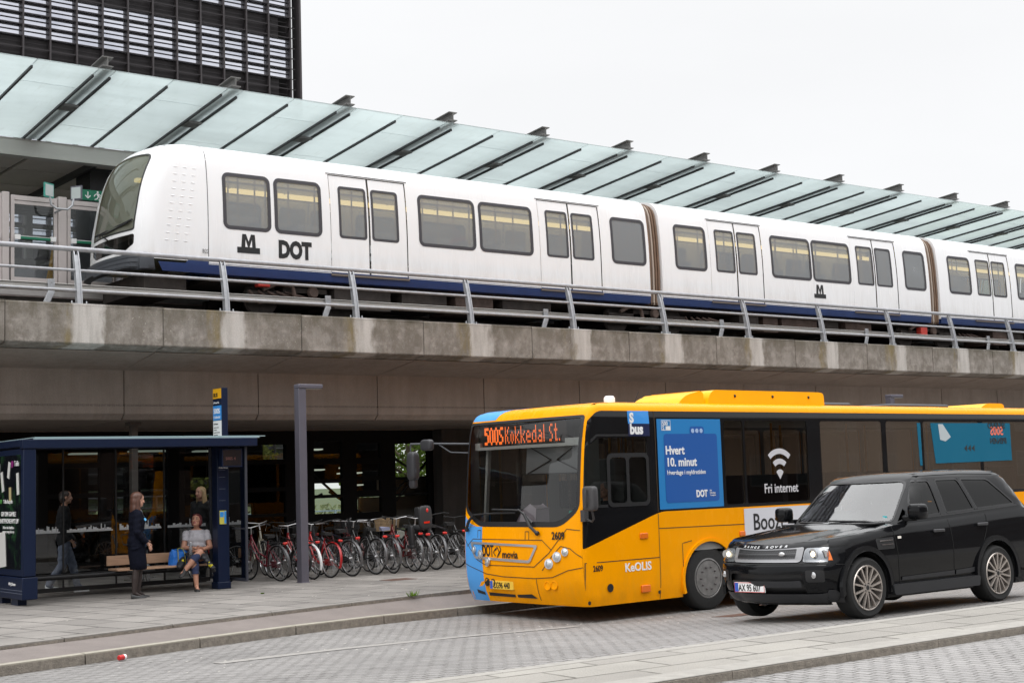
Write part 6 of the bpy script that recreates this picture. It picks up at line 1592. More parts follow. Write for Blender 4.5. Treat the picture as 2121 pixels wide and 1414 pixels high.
# ================================================================== bicycles
m_chrome_b = M('bike_chrome', (.55,.55,.56), .3, .9)
m_spoke = M('spoke_steel', (.42,.42,.43), .4, .8)
BK = {}
def bike_meshes():
    R = .345; X = 1.07
    def keep(mb, key, mats, **k):
        o = mb.build(key, mats, None, **k); BK[key] = o.data; mods = [(m.width, m.segments) for m in o.modifiers]; bpy.data.objects.remove(o)
    t = MB(); t.tube([(R*cos(2*pi*i/36), 0, R*sin(2*pi*i/36)) for i in range(36)], .017, 8, closed=True); t.v = [(x, y, z+R+.012) for x, y, z in t.v]; keep(t, 'wheel', m_rubber, smooth=60)
    r = MB(); r.mat(0).tube([((R-.022)*cos(2*pi*i/36), 0, (R-.022)*sin(2*pi*i/36)) for i in range(36)], .009, 6, closed=True); r.mat(0).lathe([(.012,-.05),(.026,-.03),(.026,.03),(.012,.05)], (0,0,0), 'y', 12)
    for i in range(28):
        a = 2*pi*i/28; s = 1 if i % 2 else -1; a2 = a+.28*(1 if i % 4 < 2 else -1); r.mat(1).tube([(.025*cos(a2),.028*s,.025*sin(a2)),((R-.028)*cos(a),0,(R-.028)*sin(a))], .0021, 4, caps=False)
    r.v = [(x, y, z+R+.012) for x, y, z in r.v]; keep(r, 'rim', [m_chrome_b, m_spoke], smooth=60)
    H = R+.012
    for kind in (0, 1):      # step-through and diamond frames
        f = MB(); head_t, head_b, bb, seat = (.86,0,.93), (.90,0,.76), (.44,0,.29), (.30,0,.80)
        f.tube([head_t, head_b], .022, 10)
        if kind == 0: f.tube([head_b,(.72,0,.46),(.55,0,.33),bb], .021, 10); f.tube([(.87,0,.88),(.66,0,.56),(.40,0,.46)], .016, 8)
        else: f.tube([head_b, bb], .021, 10); f.tube([(.87,0,.88),(.31,0,.78)], .018, 10)
        f.tube([bb, seat], .018, 10)
        for s in (-.045, .045): f.tube([(.44,s*.5,.29),(0,s*1.3,H)], .010, 6); f.tube([(.32,s*.4,.72),(0,s*1.3,H)], .009, 6); f.tube([(.91,s,.72),(.96,s,.62),(X,s*1.1,H)], .012, 8)
        f.tube([(.905,-.05,.735),(.905,.05,.735)], .014, 6); keep(f, 'frame%d' % kind, m_black, smooth=50)
    d = MB(); d.lathe([(.085,-.012),(.09,-.006),(.085,0)], (.44,-.06,.29), 'y', 24); d.tube([(.44,-.09,.29),(.52,-.10,.14)], .009, 6); d.tube([(.44,.09,.29),(.36,.10,.44)], .009, 6); d.box((.48,-.19,.125),(.56,-.10,.15)); d.box((.32,.10,.43),(.40,.19,.455)); d.tube([(.02,-.06,H),(.06,-.13,.03)], .008, 6); keep(d, 'crank', m_chrome_b, smooth=50)
    g = MB(); g.box((.05,-.075,.25),(.52,-.066,.38)); keep(g, 'chain_guard', m_black, smooth=40)
    def fender(cx, a0, a1):
        q = MB(); n = 18; vs = []
        for i in range(n+1):
            a = radians(a0+(a1-a0)*i/n)
            for y, dr in ((-.03,.012),(-.018,.026),(0,.03),(.018,.026),(.03,.012)): vs.append((cx+(R+dr)*cos(a), y, H+(R+dr)*sin(a)))
        q.add(vs, [(i*5+j,(i+1)*5+j,(i+1)*5+j+1,i*5+j+1) for i in range(n) for j in range(4)]); q.tube([(cx,.035,H),(cx+(R+.01)*cos(radians(a1)),.03,H+(R+.01)*sin(radians(a1)))], .003, 4); return q
    keep(fender(0, 20, 205), 'rear_fender', m_black, smooth=60); keep(fender(X, -10, 150), 'front_fender', m_black, smooth=60)
    h = MB(); h.tube([(.86,0,.93),(.84,0,1.06)], .014, 8); h.tube([(.62,-.30,1.08),(.72,-.27,1.10),(.84,-.13,1.08),(.86,0,1.06),(.84,.13,1.08),(.72,.27,1.10),(.62,.30,1.08)], .011, 8); h.tube([(.84,.12,1.08),(.95,.12,1.02),(.99,.05,.9)], .003, 4); h.tube([(.78,.2,1.10),(.70,.27,1.06)], .006, 5); keep(h, 'handlebar', m_chrome_b, smooth=60)
    g = MB(); 
    for s in (-1, 1): g.tube([(.72,.27*s,1.10),(.60,.305*s,1.078)], .017, 8)
    keep(g, 'grip', m_rubber, smooth=60)
    s = MB(); s.prism(rpoly([(.17,-.10),(.24,-.085),(.36,-.025),(.44,-.016),(.44,.016),(.36,.025),(.24,.085),(.17,.10)], .02), .86, .915, lambda u, v, w: (u, v, w+.02*(1-(v/.1)**2)*(1 if w > .9 else 0))); s.tube([(.30,0,.78),(.285,0,.87)], .013, 8); keep(s, 'saddle', m_rubber, smooth=50)
    l = MB(); l.sbox((-.30,-.05,.73),(-.245,.05,.78), .5, 12, 8); keep(l, 'rear_light', m_red_lens, smooth=60)
    k = MB(); 
    for y in (-.07,-.025,.025,.07): k.tube([(-.26,y,.765),(.24,y,.765)], .005, 5)
    for x in (-.26,-.1,.1,.24): k.tube([(x,-.07,.765),(x,.07,.765)], .005, 5)
    for y in (-.07,.07): k.tube([(-.18,y,.765),(0,y*.95,H)], .005, 5)
    keep(k, 'carrier', m_black, smooth=50)
    def basket(mt, key):
        b = MB(); x0, x1, z0, z1 = .93, 1.24, .80, 1.04
        for t in [i/8 for i in range(9)]:
            z = z0+(z1-z0)*t; e = .03*t; b.tube([(x0-e,-.17-e,z),(x1+e,-.17-e,z),(x1+e,.17+e,z),(x0-e,.17+e,z)], .0045 if t < 1 else .008, 5, closed=True)
        for i in range(14):
            y = -.17+.34*i/13
            for x, s in ((x0,-1),(x1,1)): b.tube([(x,y,z0),(x+s*.03,y*1.15,z1)], .003, 4)
        for i in range(10):
            x = x0+.31*i/9
            for s in (-1, 1): b.tube([(x,s*.17,z0),(x,s*.20,z1)], .003, 4)
        b.box((x0,-.17,z0-.006),(x1,.17,z0)); keep(b, key, mt, smooth=40)
    basket(m_black, 'basket'); basket(M('wicker', (.30,.21,.12), .8), 'wicker_basket')
    c = MB(); c.sbox((-.20,-.15,.84),(.14,.15,.95), .5); c.sbox((-.26,-.155,.86),(-.15,.155,1.34), .5); c.sbox((-.22,-.16,1.1),(-.05,-.12,1.32), .5); c.sbox((-.22,.12,1.1),(-.05,.16,1.32), .5)
    for s in (-1, 1): c.sbox((-.05,s*.20-.05,.52),(.10,s*.20+.05,.95), .5); c.sbox((-.05,s*.20-.05,.48),(.16,s*.20+.05,.56), .5)
    keep(c, 'child_seat', M('child_seat_grey', (.022,.022,.024), .6), smooth=60)
    c = MB(); c.box((-.268,-.07,.98),(-.258,.07,1.02)); c.ball((-.255,-.03,1.24), (.02,.03,.045), 10, 6); keep(c, 'reflector', m_red_lens, smooth=50)
bike_meshes()
def bicycle(x, y, label, col, kind=0, fend=None, heading=90, lean=0, basket=None, child=False, light=True, saddle=None):
    T = empty('bicycle', (x, y, 0), 0, label, 'bicycle', 'bicycles parked under the viaduct')
    q = random.Random(int(x*100)); T.rotation_euler = (radians(lean+q.uniform(-2,2)), 0, radians(heading+q.uniform(-7,7))); k_ = q.uniform(.89,.97); T.scale = (k_, k_, k_)
    hturn = radians(q.uniform(-22,22))
    pm = M('bike_paint_%d_%d_%d' % tuple(int(c*1000) for c in col), col, .35, .1, coat=.3)
    def part(key, name, mt=None, loc=None, par=None):
        o = bpy.data.objects.new(name, BK[key]); lk(o, par or T)
        if loc: o.location = loc
        if mt is not None: o.material_slots[0].link = 'OBJECT'; o.material_slots[0].material = mt
        return o
    for wx in (0, 1.07): w = part('wheel', 'wheel', None, (wx,0,0)); part('rim', 'rim', None, None, w)
    part('frame%d' % kind, 'frame', pm); part('crank', 'crank'); part('chain_guard', 'chain_guard', pm if kind == 0 else None)
    fm = pm if fend is None else fend; part('rear_fender', 'fender', fm); part('front_fender', 'fender', fm)
    hb = part('handlebar', 'handlebar', m_black if q.random() < .4 else None); hb.matrix_local = Matrix.Translation((.86,0,0)) @ Matrix.Rotation(hturn, 4, 'Z') @ Matrix.Translation((-.86,0,q.uniform(-.05,.02))); part('grip', 'grip', None, None, hb); part('saddle', 'saddle', saddle); part('carrier', 'carrier')
    if light: part('rear_light', 'rear_light')
    if basket: part(basket, 'basket')
    if child: cs = part('child_seat', 'child_seat'); part('reflector', 'reflector', None, None, cs)
    return T
_al = M('bike_alu', (.13,.13,.135), .4, .6)
_pad = M('saddle_blue', (.20,.21,.30), .7)
for a in (
 (12.50,23.37,'burgundy bicycle just right of the shelter end glass',(.16,.006,.018),0,_al,96,-4),
 (12.88,23.32,'black bicycle hidden partly by the lamp post, left of it',(.012,.012,.013),1,None,92,3),
 (13.05,23.14,'red bicycle with white mudguard tip right behind the lamp post',(.26,.010,.012),0,m_white_print,93,-3),
 (13.47,23.25,'bright red bicycle with red mudguards and large black wire basket',(.38,.010,.012),0,None,90,4,'basket'),
 (13.91,23.20,'dark blue bicycle next to the bright red one',(.014,.016,.030),1,_al,92,-3),
 (14.44,23.22,'black bicycle with grey mudguards in the middle of the rack',(.010,.010,.011),0,_al,88,3,'basket'),
 (14.78,23.13,'dark bicycle with pale head tube and blue grey saddle',(.05,.05,.048),0,_al,91,-4),
 (15.30,23.20,'dark red bicycle with woven basket beside the child seat bicycle',(.15,.010,.012),0,_al,90,2,'wicker_basket'),
 (15.42,23.10,'black bicycle carrying a grey child seat over its rear wheel',(.014,.014,.015),1,_al,88,-2,None,True),
 (15.84,23.25,'silver bicycle between the child seat and the bus',(.30,.30,.30),1,_al,92,3),
 (16.43,23.35,'grey sports bicycle nearest the bus front',(.05,.05,.055),1,m_black,86,-3),
 (16.95,23.35,'black bicycle mostly hidden behind the bus mirror',(.012,.012,.012),0,None,90,2),
 (11.72,23.95,'red bicycle seen through the end glass of the shelter',(.20,.010,.012),0,_al,95,3),
 (10.35,24.55,'black city bicycle standing behind the shelter bench',(.011,.011,.012),0,None,55,-4),
 (8.25,24.9,'dark bicycle behind the left pane of the shelter',(.016,.016,.016),1,_al,100,3)):
    t = bicycle(*a)
    if 'blue grey saddle' in a[2]:
        for c in t.children:
            if c.name.startswith('saddle'): c.material_slots[0].link = 'OBJECT'; c.material_slots[0].material = _pad
for i, (x, y, c, k) in enumerate(((12.7,26.3,(.02,.02,.02),1),(13.3,26.2,(.30,.28,.22),0),(13.9,26.35,(.012,.012,.013),0),(14.5,26.2,(.02,.02,.03),1),(15.15,26.3,(.08,.010,.012),0),(15.7,26.2,(.012,.012,.012),1))):
    bicycle(x, y, ('black bicycle in the rear row behind the burgundy one','cream bicycle in the rear row','black step-through bicycle in the rear row','navy bicycle in the rear row','dark red bicycle in the rear row','last black bicycle in the rear row towards the pier')[i], c, k, _al if i % 2 else None, -90+3*(-1)**i, 3)

# ================================================================== small things on the ground
def build_litter():
    T = empty('drink_can', (6.42, 15.80, -.197), .5, 'crushed red and white drink can by the kerb', 'can')
    b = MB(); b.lathe([(.024,-.058),(.031,-.05),(.029,-.02),(.032,.01),(.030,.03),(.031,.05),(.025,.06)], (0,0,.03), 'x', 18); b.mat(1).lathe([(.0326,.012),(.0312,.048)], (0,0,.03), 'x', 18, False); b.mat(2).lathe([(.026,.0605),(.0,.0605)], (0,0,.03), 'x', 18, False)
    b.build('can_body', [M('can_red', (.55,.03,.03), .35, .3), m_white_print, m_chrome], T)
    q = random.Random(8)
    for x, y, z, s, lab in ((12.0,18.24,.0,.65,'green weed tuft growing at the step beside the bus front'),(10.85,20.9,.0,.2,'tiny weed patch between the paving slabs near the shelter post')):
        t = MB()
        for i in range(60):
            a = q.uniform(0, 2*pi); l = q.uniform(.05,.14)*s; r = q.uniform(0,.09)*s; c = Vector((cos(a)*r*1.6, sin(a)*r, 0)); d = Vector((cos(a)*l*.7, sin(a)*l*.7, l)); w = Vector((-sin(a), cos(a), 0))*.006
            t.add([c-w, c+w, c+d*.6+w*.7, c+d, c+d*.6-w*.7], [(0,1,2,3,4)])
        o = t.build('weed', leaf_mat('weed_green', (.12,.20,.03)) if 'weed_green' not in MATS else MATS['weed_green'], None, smooth=0); o.location = (x, y, z); tag(o, lab, 'weed')
    sp = MB()
    for i in range(150):
        x = q.uniform(6, 16); y = q.uniform(18.6, 22.5) if i % 2 else q.uniform(13.5, 15.5); z = .001 if y > 18 else z_road(x, y)+.004
        r = q.uniform(.006,.018); sp.add([(x-r,y-r*.7,z),(x+r,y-r*.5,z+.002),(x+r*.8,y+r,z+.004),(x-r*.9,y+r*.8,z)], [(0,1,2,3)])
    tag(sp.build('debris', M('paper_bits', (.42,.40,.36), .8), smooth=0), 'scattered paper bits and grit on the paving', 'litter', kind='stuff')
    m = MB(); m.box((-.28,-.2,0),(.28,.2,.004)); o = m.build('drain_cover', M('rust_iron', (.11,.06,.045), .7, .3, var=.3, vs=9)); o.location = (13.9, 21.6, 0); tag(o, 'rusty flat drain cover in the paving near the bicycles', 'drain cover')
    m = MB(); m.box((-.3,-.2,0),(.3,.2,.004)); o = m.build('drain_cover', MATS['rust_iron']); o.location = (14.3, 13.75, z_road(14.3, 13.75)+.002); o.rotation_euler = (radians(-3.6),0,0); tag(o, 'rusty drain cover in the road under the bus side', 'drain cover')
build_litter()

# ================================================================== street front opposite (seen in paint and glass reflections)
def build_opposite():
    br = M('brick_wall', (.065,.04,.03), .85, var=.2, vs=2); gl = M('opposite_glass', (.03,.035,.04), .08, spec=.8); fr = M('opposite_frame', (.25,.245,.235), .6)
    for i, (x0, x1, y, h, c) in enumerate(((-30,-4,-20,12,br),(-2,24,-22,10,M('grey_render', (.085,.082,.078), .85, var=.1)),(26,125,-19,11,br))):
        t = empty('apartment_house', (x0, y, 0), 0, ('brick apartment house across the street, left one','grey rendered apartment house across the street','brick apartment house across the street, tallest one')[i], 'apartment house')
        w = x1-x0; b = MB(); b.box((0,-10,-.5),(w,0,h)); b.box((-.2,-10.2,h),(w+.2,.25,h+.35)); b.build('wall', c, t, smooth=0)
        p = None
        for r in range(int((h-1)/3)):
            for k in range(int(w/4.2)):
                if p is None:
                    q = MB(); q.box((0,.01,0),(1.9,.06,1.7)); p = q.build('window_frame', fr, t, smooth=0); q = MB(); q.box((.08,.061,.08),(1.82,.065,1.62)); q.build('pane', gl, p, smooth=0); p.location = (.7, 0, .9)
                else: dup_part(p, t, (1.2+4.2*k, 0, .9+3.0*r))
build_opposite()
# ================================================================== people
def skin_mesh(nodes, edges, root, subs=2):
    """tapered limbs and rounded joints along the skeleton; fused() then closes them into one surface"""
    b = MB()
    rad = lambda n: (nodes[n][3], nodes[n][4] if len(nodes[n]) > 4 else nodes[n][3])
    fine = lambda r: 10 if r < .02 else 16
    for n, v in nodes.items():
        w, d = rad(n); b.ball(v[:3], (d, w, (w+d)/2), fine(w), 8)
    for p, q in edges:
        A, B = Vector(nodes[p][:3]), Vector(nodes[q][:3]); (w0, d0), (w1, d1) = rad(p), rad(q)
        if abs(w0-d0)+abs(w1-d1) > .03:
            for i in range(1, 10):
                t = i/10; w, d = w0+(w1-w0)*t, d0+(d1-d0)*t; b.ball(A.lerp(B, t), (d, w, (w+d)/2*.8), 18, 10)
        else: b.tube([A, B], [min(w0, d0)*.98, min(w1, d1)*.98], fine(min(w0, d0)))
    me = bpy.data.meshes.new('limbs'); me.from_pydata([tuple(p) for p in b.v], [], b.f); return me
def fused(name, parent, meshes, extra, mats, voxel=None, paint=None, smooth_it=3):
    """joins skins and extra shapes into one continuous surface"""
    bm = bmesh.new()
    for m in meshes: bm.from_mesh(m)
    if extra is not None:
        t = bpy.data.meshes.new('t'); t.from_pydata([tuple(p) for p in extra.v], [], extra.f); bm.from_mesh(t); bpy.data.meshes.remove(t)
    me = bpy.data.meshes.new(name); bm.to_mesh(me); bm.free()
    o = bpy.data.objects.new(name, me); COL.objects.link(o)
    if voxel:
        r = o.modifiers.new('r', 'REMESH'); r.mode = 'VOXEL'; r.voxel_size = voxel; r.use_smooth_shade = True
        if smooth_it:
            s = o.modifiers.new('s', 'SMOOTH'); s.factor = .5; s.iterations = smooth_it
        m2 = evaluated_mesh(o); bpy.data.objects.remove(o); bpy.data.meshes.remove(me); m2.name = name
        o = bpy.data.objects.new(name, m2); COL.objects.link(o); me = m2
    me.materials.clear()
    for m in (mats if isinstance(mats, (list, tuple)) else [mats]): me.materials.append(m)
    if paint:
        for p in me.polygons: p.material_index = paint(p.center)
    me.polygons.foreach_set('use_smooth', [True]*len(me.polygons))
    if parent is not None: o.parent = parent
    return o
m_skin = M('skin_fair', (.50,.27,.19), .5, var=.06, vs=20)
m_skin2 = M('skin_tanned', (.42,.21,.14), .5, var=.06, vs=20)
m_eye = M('eye_dark', (.03,.02,.018), .3); m_lip = M('lip', (.30,.09,.08), .4); m_teeth = M('teeth', (.7,.66,.6), .3)
def hair_mat(name, c): return M(name, c, .45, 0, var=.45, vs=60, stretch=(1,1,.08))
def head_shapes(b, c, yaw, pitch=0.0, s=1.0, mouth_open=0.0):
    """skull, jaw, nose, ears round centre c; returns a function mapping face-local points to the body frame"""
    R = Euler((0, -pitch, yaw)).to_matrix(); c = Vector(c)
    f = lambda x, y, z: c + R @ (Vector((x, y, z))*s)
    def ball(p, r):
        q = MB(); q.ball((0,0,0), r, 16, 12); b.add([c + R @ ((Vector(v)+Vector(p))*s) for v in q.v], q.f)
    ball((0,0,.03), (.094,.074,.088)); ball((.022,0,-.045), (.068,.060,.070)); ball((.055,0,-.082), (.034,.034,.026)); ball((.094,0,-.012), (.018,.012,.026)); ball((.104,0,-.028), (.014,.014,.010))
    ball((.070,.032,-.02), (.022,.022,.020)); ball((.070,-.032,-.02), (.022,.022,.020)); ball((.080,0,.028), (.012,.045,.012))
    for y in (-.074, .074): ball((-.005,y,-.005), (.022,.010,.032))
    ball((.084,0,-.055), (.012,.024,.010))
    return f
def face_paint(f, mo=0.0):
    eyes = [f(.085,y,.008) for y in (-.032,.032)]; brow = [f(.088,y,.032) for y in (-.034,.034)]; m = f(.094,0,-.055-.006*mo)
    def paint(p):
        for e in eyes:
            if (p-e).length < .011: return 1
        for e in brow:
            d = p-e
            if abs(d.z) < .0035 and d.length < .018: return 1
        d = p-m
        if d.length < .024 and abs(d.z) < .006+.010*mo: return 2
        return 0
    return paint
def hand_nodes(nd, ed, pre, wrist, d, side, curl=.5, spread=1.0, thumb=1):
    """palm and five unequal curled fingers; d = direction of the hand, side = across the knuckles (towards the thumb)"""
    w = Vector(wrist); d = Vector(d).normalized(); s = Vector(side); s = (s - d*s.dot(d)).normalized(); n = d.cross(s)*thumb
    P = w+d*.05; nd[pre+'palm'] = (*P, .026, .015); ed.append((pre+'wrist', pre+'palm'))
    for i, (o, l) in enumerate(((.024,.068),(.008,.078),(-.008,.072),(-.023,.056))):
        k = P+d*.035+s*o*spread; a = k+(d*cos(curl*.5)-n*sin(curl*.5))*l*.5; e = a+(d*cos(curl*1.5)-n*sin(curl*1.5))*l*.5
        nd['%sk%d' % (pre,i)] = (*k,.0092,.0088); nd['%sa%d' % (pre,i)] = (*a,.0082,.0080); nd['%se%d' % (pre,i)] = (*e,.0066,.0066)
        ed += [(pre+'palm','%sk%d' % (pre,i)),('%sk%d' % (pre,i),'%sa%d' % (pre,i)),('%sa%d' % (pre,i),'%se%d' % (pre,i))]
    t0 = w+d*.028+s*.026; t1 = t0+(d*.7+s*.6-n*.3).normalized()*.032; t2 = t1+(d*.95+s*.2-n*.4).normalized()*.026
    for k, (p, r) in enumerate(((t0,.011),(t1,.0095),(t2,.0078))): nd['%st%d' % (pre,k)] = (*p, r)
    ed += [(pre+'palm', pre+'t0'), (pre+'t0', pre+'t1'), (pre+'t1', pre+'t2')]
def shoe(b, heel, toe, w=.042, h=.075):
    heel, toe = Vector(heel), Vector(toe); d = (toe-heel); L_ = d.length; d.normalize(); s = Vector((-d.y, d.x, 0)).normalized(); u = d.cross(s)*-1
    if u.z < 0: u = -u
    prof = [(0,.030,h),(.15,.036,h*.95),(.35,.036,h*.72),(.6,w,h*.55),(.82,w*.95,h*.42),(.96,w*.6,h*.3),(1.0,.012,h*.18)]
    vs = []
    for t, ww, hh in prof:
        for a in range(10):
            an = pi*a/9; vs.append(heel+d*L_*t+s*cos(an)*ww+u*(sin(an)*hh))
    n = 10; fs = [(i*n+j,i*n+j+1,(i+1)*n+j+1,(i+1)*n+j) for i in range(len(prof)-1) for j in range(n-1)]
    fs += [(i*n+n-1,i*n,(i+1)*n,(i+1)*n+n-1) for i in range(len(prof)-1)]+[tuple(range(n-1,-1,-1)),tuple((len(prof)-1)*n+j for j in range(n))]
    b.add(vs, fs)

def garment(name, T, body, pred, off, mt, folds=.004, smooth=2, seed=0):
    """clothing: the part of the body surface inside pred, moved outwards and loosened"""
    bm = bmesh.new(); bm.from_mesh(body.data); bm.normal_update()
    bmesh.ops.delete(bm, geom=[f for f in bm.faces if not pred(f.calc_center_median())], context='FACES')
    for _ in range(smooth): bmesh.ops.smooth_vert(bm, verts=[v for v in bm.verts if not v.is_boundary], factor=.5, use_axis_x=True, use_axis_y=True, use_axis_z=True)
    bm.normal_update(); q = random.Random(seed); ph = [q.uniform(0, 6) for _ in range(6)]
    for v in bm.verts:
        p = v.co; o = off(p) if callable(off) else off
        w = sin(38*p.z+9*p.y+ph[0])*sin(21*p.x+17*p.y+ph[1])+.6*sin(70*p.z-30*p.x+ph[2])
        v.co = p+v.normal*(o+folds*w)
    for f in bm.faces: f.smooth = True; f.material_index = 0
    me = bpy.data.meshes.new(name); bm.to_mesh(me); bm.free(); me.materials.append(mt)
    return lk(bpy.data.objects.new(name, me), T)
def not_hand(nd, pre, grow=.0):
    w = Vector(nd[pre+'wrist'][:3]); d = (Vector(nd[pre+'palm'][:3])-w).normalized()
    return lambda p: not ((p-w).dot(d) > -.02+grow and (p-w).length < .24)
def standing_woman():
    T = empty('person', (9.235, 22.12, 0), radians(-8), 'standing woman in dark navy uniform jacket and skirt with long brown hair', 'person')
    nd = {'pelvis':(0,0,.90,.165,.115),'waist':(0,0,1.05,.125,.095),'chest':(.01,0,1.22,.145,.115),'upper':(-.005,0,1.32,.14,.085),'neckb':(-.01,0,1.385,.06,.05),'neck':(.01,0,1.43,.045,.045),'headb':(.02,0,1.47,.045),
      'shL':(-.01,.155,1.34,.055),'shR':(-.01,-.155,1.34,.055),'elL':(.03,.215,1.08,.042),'elR':(-.05,-.215,1.07,.042),'Lwrist':(.19,.20,.90,.027,.022),'Rwrist':(.13,-.19,.87,.027,.022),
      'hipL':(0,.085,.84,.085),'hipR':(0,-.085,.84,.085),'kL':(.07,.085,.48,.056),'kR':(-.02,-.085,.48,.056),'cL':(.06,.085,.32,.055),'cR':(-.045,-.085,.32,.055),'aL':(.05,.085,.09,.034),'aR':(-.06,-.085,.09,.034),'fL':(.14,.09,.035,.032,.02),'fR':(.04,-.09,.035,.032,.02)}
    ed = [('pelvis','waist'),('waist','chest'),('chest','upper'),('upper','neckb'),('neckb','neck'),('neck','headb'),('shL','elL'),('shR','elR'),('elL','Lwrist'),('elR','Rwrist'),
      ('hipL','kL'),('hipR','kR'),('kL','cL'),('kR','cR'),('cL','aL'),('cR','aR'),('aL','fL'),('aR','fR')]
    hand_nodes(nd, ed, 'L', nd['Lwrist'][:3], (.75,0,-.66), (.5,-.2,.6), .7, 1, -1); hand_nodes(nd, ed, 'R', nd['Rwrist'][:3], (.55,.05,-.85), (.8,.3,.4), .6)
    b = MB(); f = head_shapes(b, (.03,0,1.565), .12, -.10)
    bd_ = fused('body', T, [skin_mesh(nd, ed, 'pelvis')], b, [m_skin, m_eye, m_lip, M('tights_black', (.028,.018,.016), .6)], .005, (lambda fp, h1, h2: (lambda p: 3 if p.z < .80 and h1(p) and h2(p) else fp(p)))(face_paint(f), not_hand(nd, 'L'), not_hand(nd, 'R')))
    nav = M('uniform_navy', (.007,.008,.015), .9, var=.3, vs=25, bump=.4, bs=60, spec=.08)
    hl, hr = not_hand(nd, 'L'), not_hand(nd, 'R')
    garment('jacket', T, bd_, lambda p: .78 < p.z < 1.405+.25*max(0, -p.x) and hl(p) and hr(p), lambda p: .016+.018*max(0, min(1, (1.0-p.z)/.2)), nav, .004, 3)
    sk = MB(); prof = [(.165,.94),(.185,.84),(.19,.70),(.185,.56),(.182,.46),(.172,.455),(.16,.60)]
    n = 28
    sk.add([(r*.72*cos(2*pi*j/n)+.01+(.02 if z < .6 else 0), r*.98*sin(2*pi*j/n)*(1+.03*sin(9*j)*(z < .7)), z) for r, z in prof for j in range(n)], [(i*n+j,i*n+(j+1) % n,(i+1)*n+(j+1) % n,(i+1)*n+j) for i in range(len(prof)-1) for j in range(n)])
    sk.build('skirt', nav, T, smooth=70)
    s = MB(); shoe(s, (.0,.085,.0), (.24,.10,.0)); s2 = MB(); shoe(s2, (-.11,-.085,0), (.135,-.10,.0))
    m = M('shoe_black', (.012,.012,.012), .35); s.build('shoe', m, T, smooth=60); s2.build('shoe', m, T, smooth=60)
    garment('blouse', T, bd_, lambda p: p.x > .03 and 1.12 < p.z < 1.40 and abs(p.y) < .012+.06*(p.z-1.12)/.28, .024, M('blouse_white', (.62,.63,.66), .7), .001, 3)
    bd = MB(); bd.lathe([(.026,0),(.026,.006),(0,.007)], (0,0,0), 'z', 16); R_ = Euler((radians(70),0,radians(35))).to_matrix(); bd.v = [tuple(R_ @ Vector(p)+Vector((.118,-.10,1.25))) for p in bd.v]; bd.build('badge', M('badge_blue', (.10,.42,.75), .4), T)
    # long straight hair
    h = MB(); c = Vector((.02,0,1.575))
    h.ball(c+Vector((-.012,0,.038)), (.105,.090,.090), 18, 12); h.ball(c+Vector((-.045,0,-.04)), (.075,.092,.115), 18, 12); h.ball(c+Vector((-.06,0,-.15)), (.062,.095,.13), 18, 12); h.ball(c+Vector((-.055,0,-.235)), (.05,.085,.09), 16, 10)
    for sy in (-1, 1): h.ball(c+Vector((-.005,.080*sy,-.07)), (.04,.020,.12), 14, 10); h.ball(c+Vector((.0,.082*sy,-.17)), (.036,.022,.10), 14, 10)
    fused('hair', T, [], h, hair_mat('hair_brown', (.085,.035,.022)), .010, None, 4)
standing_woman()

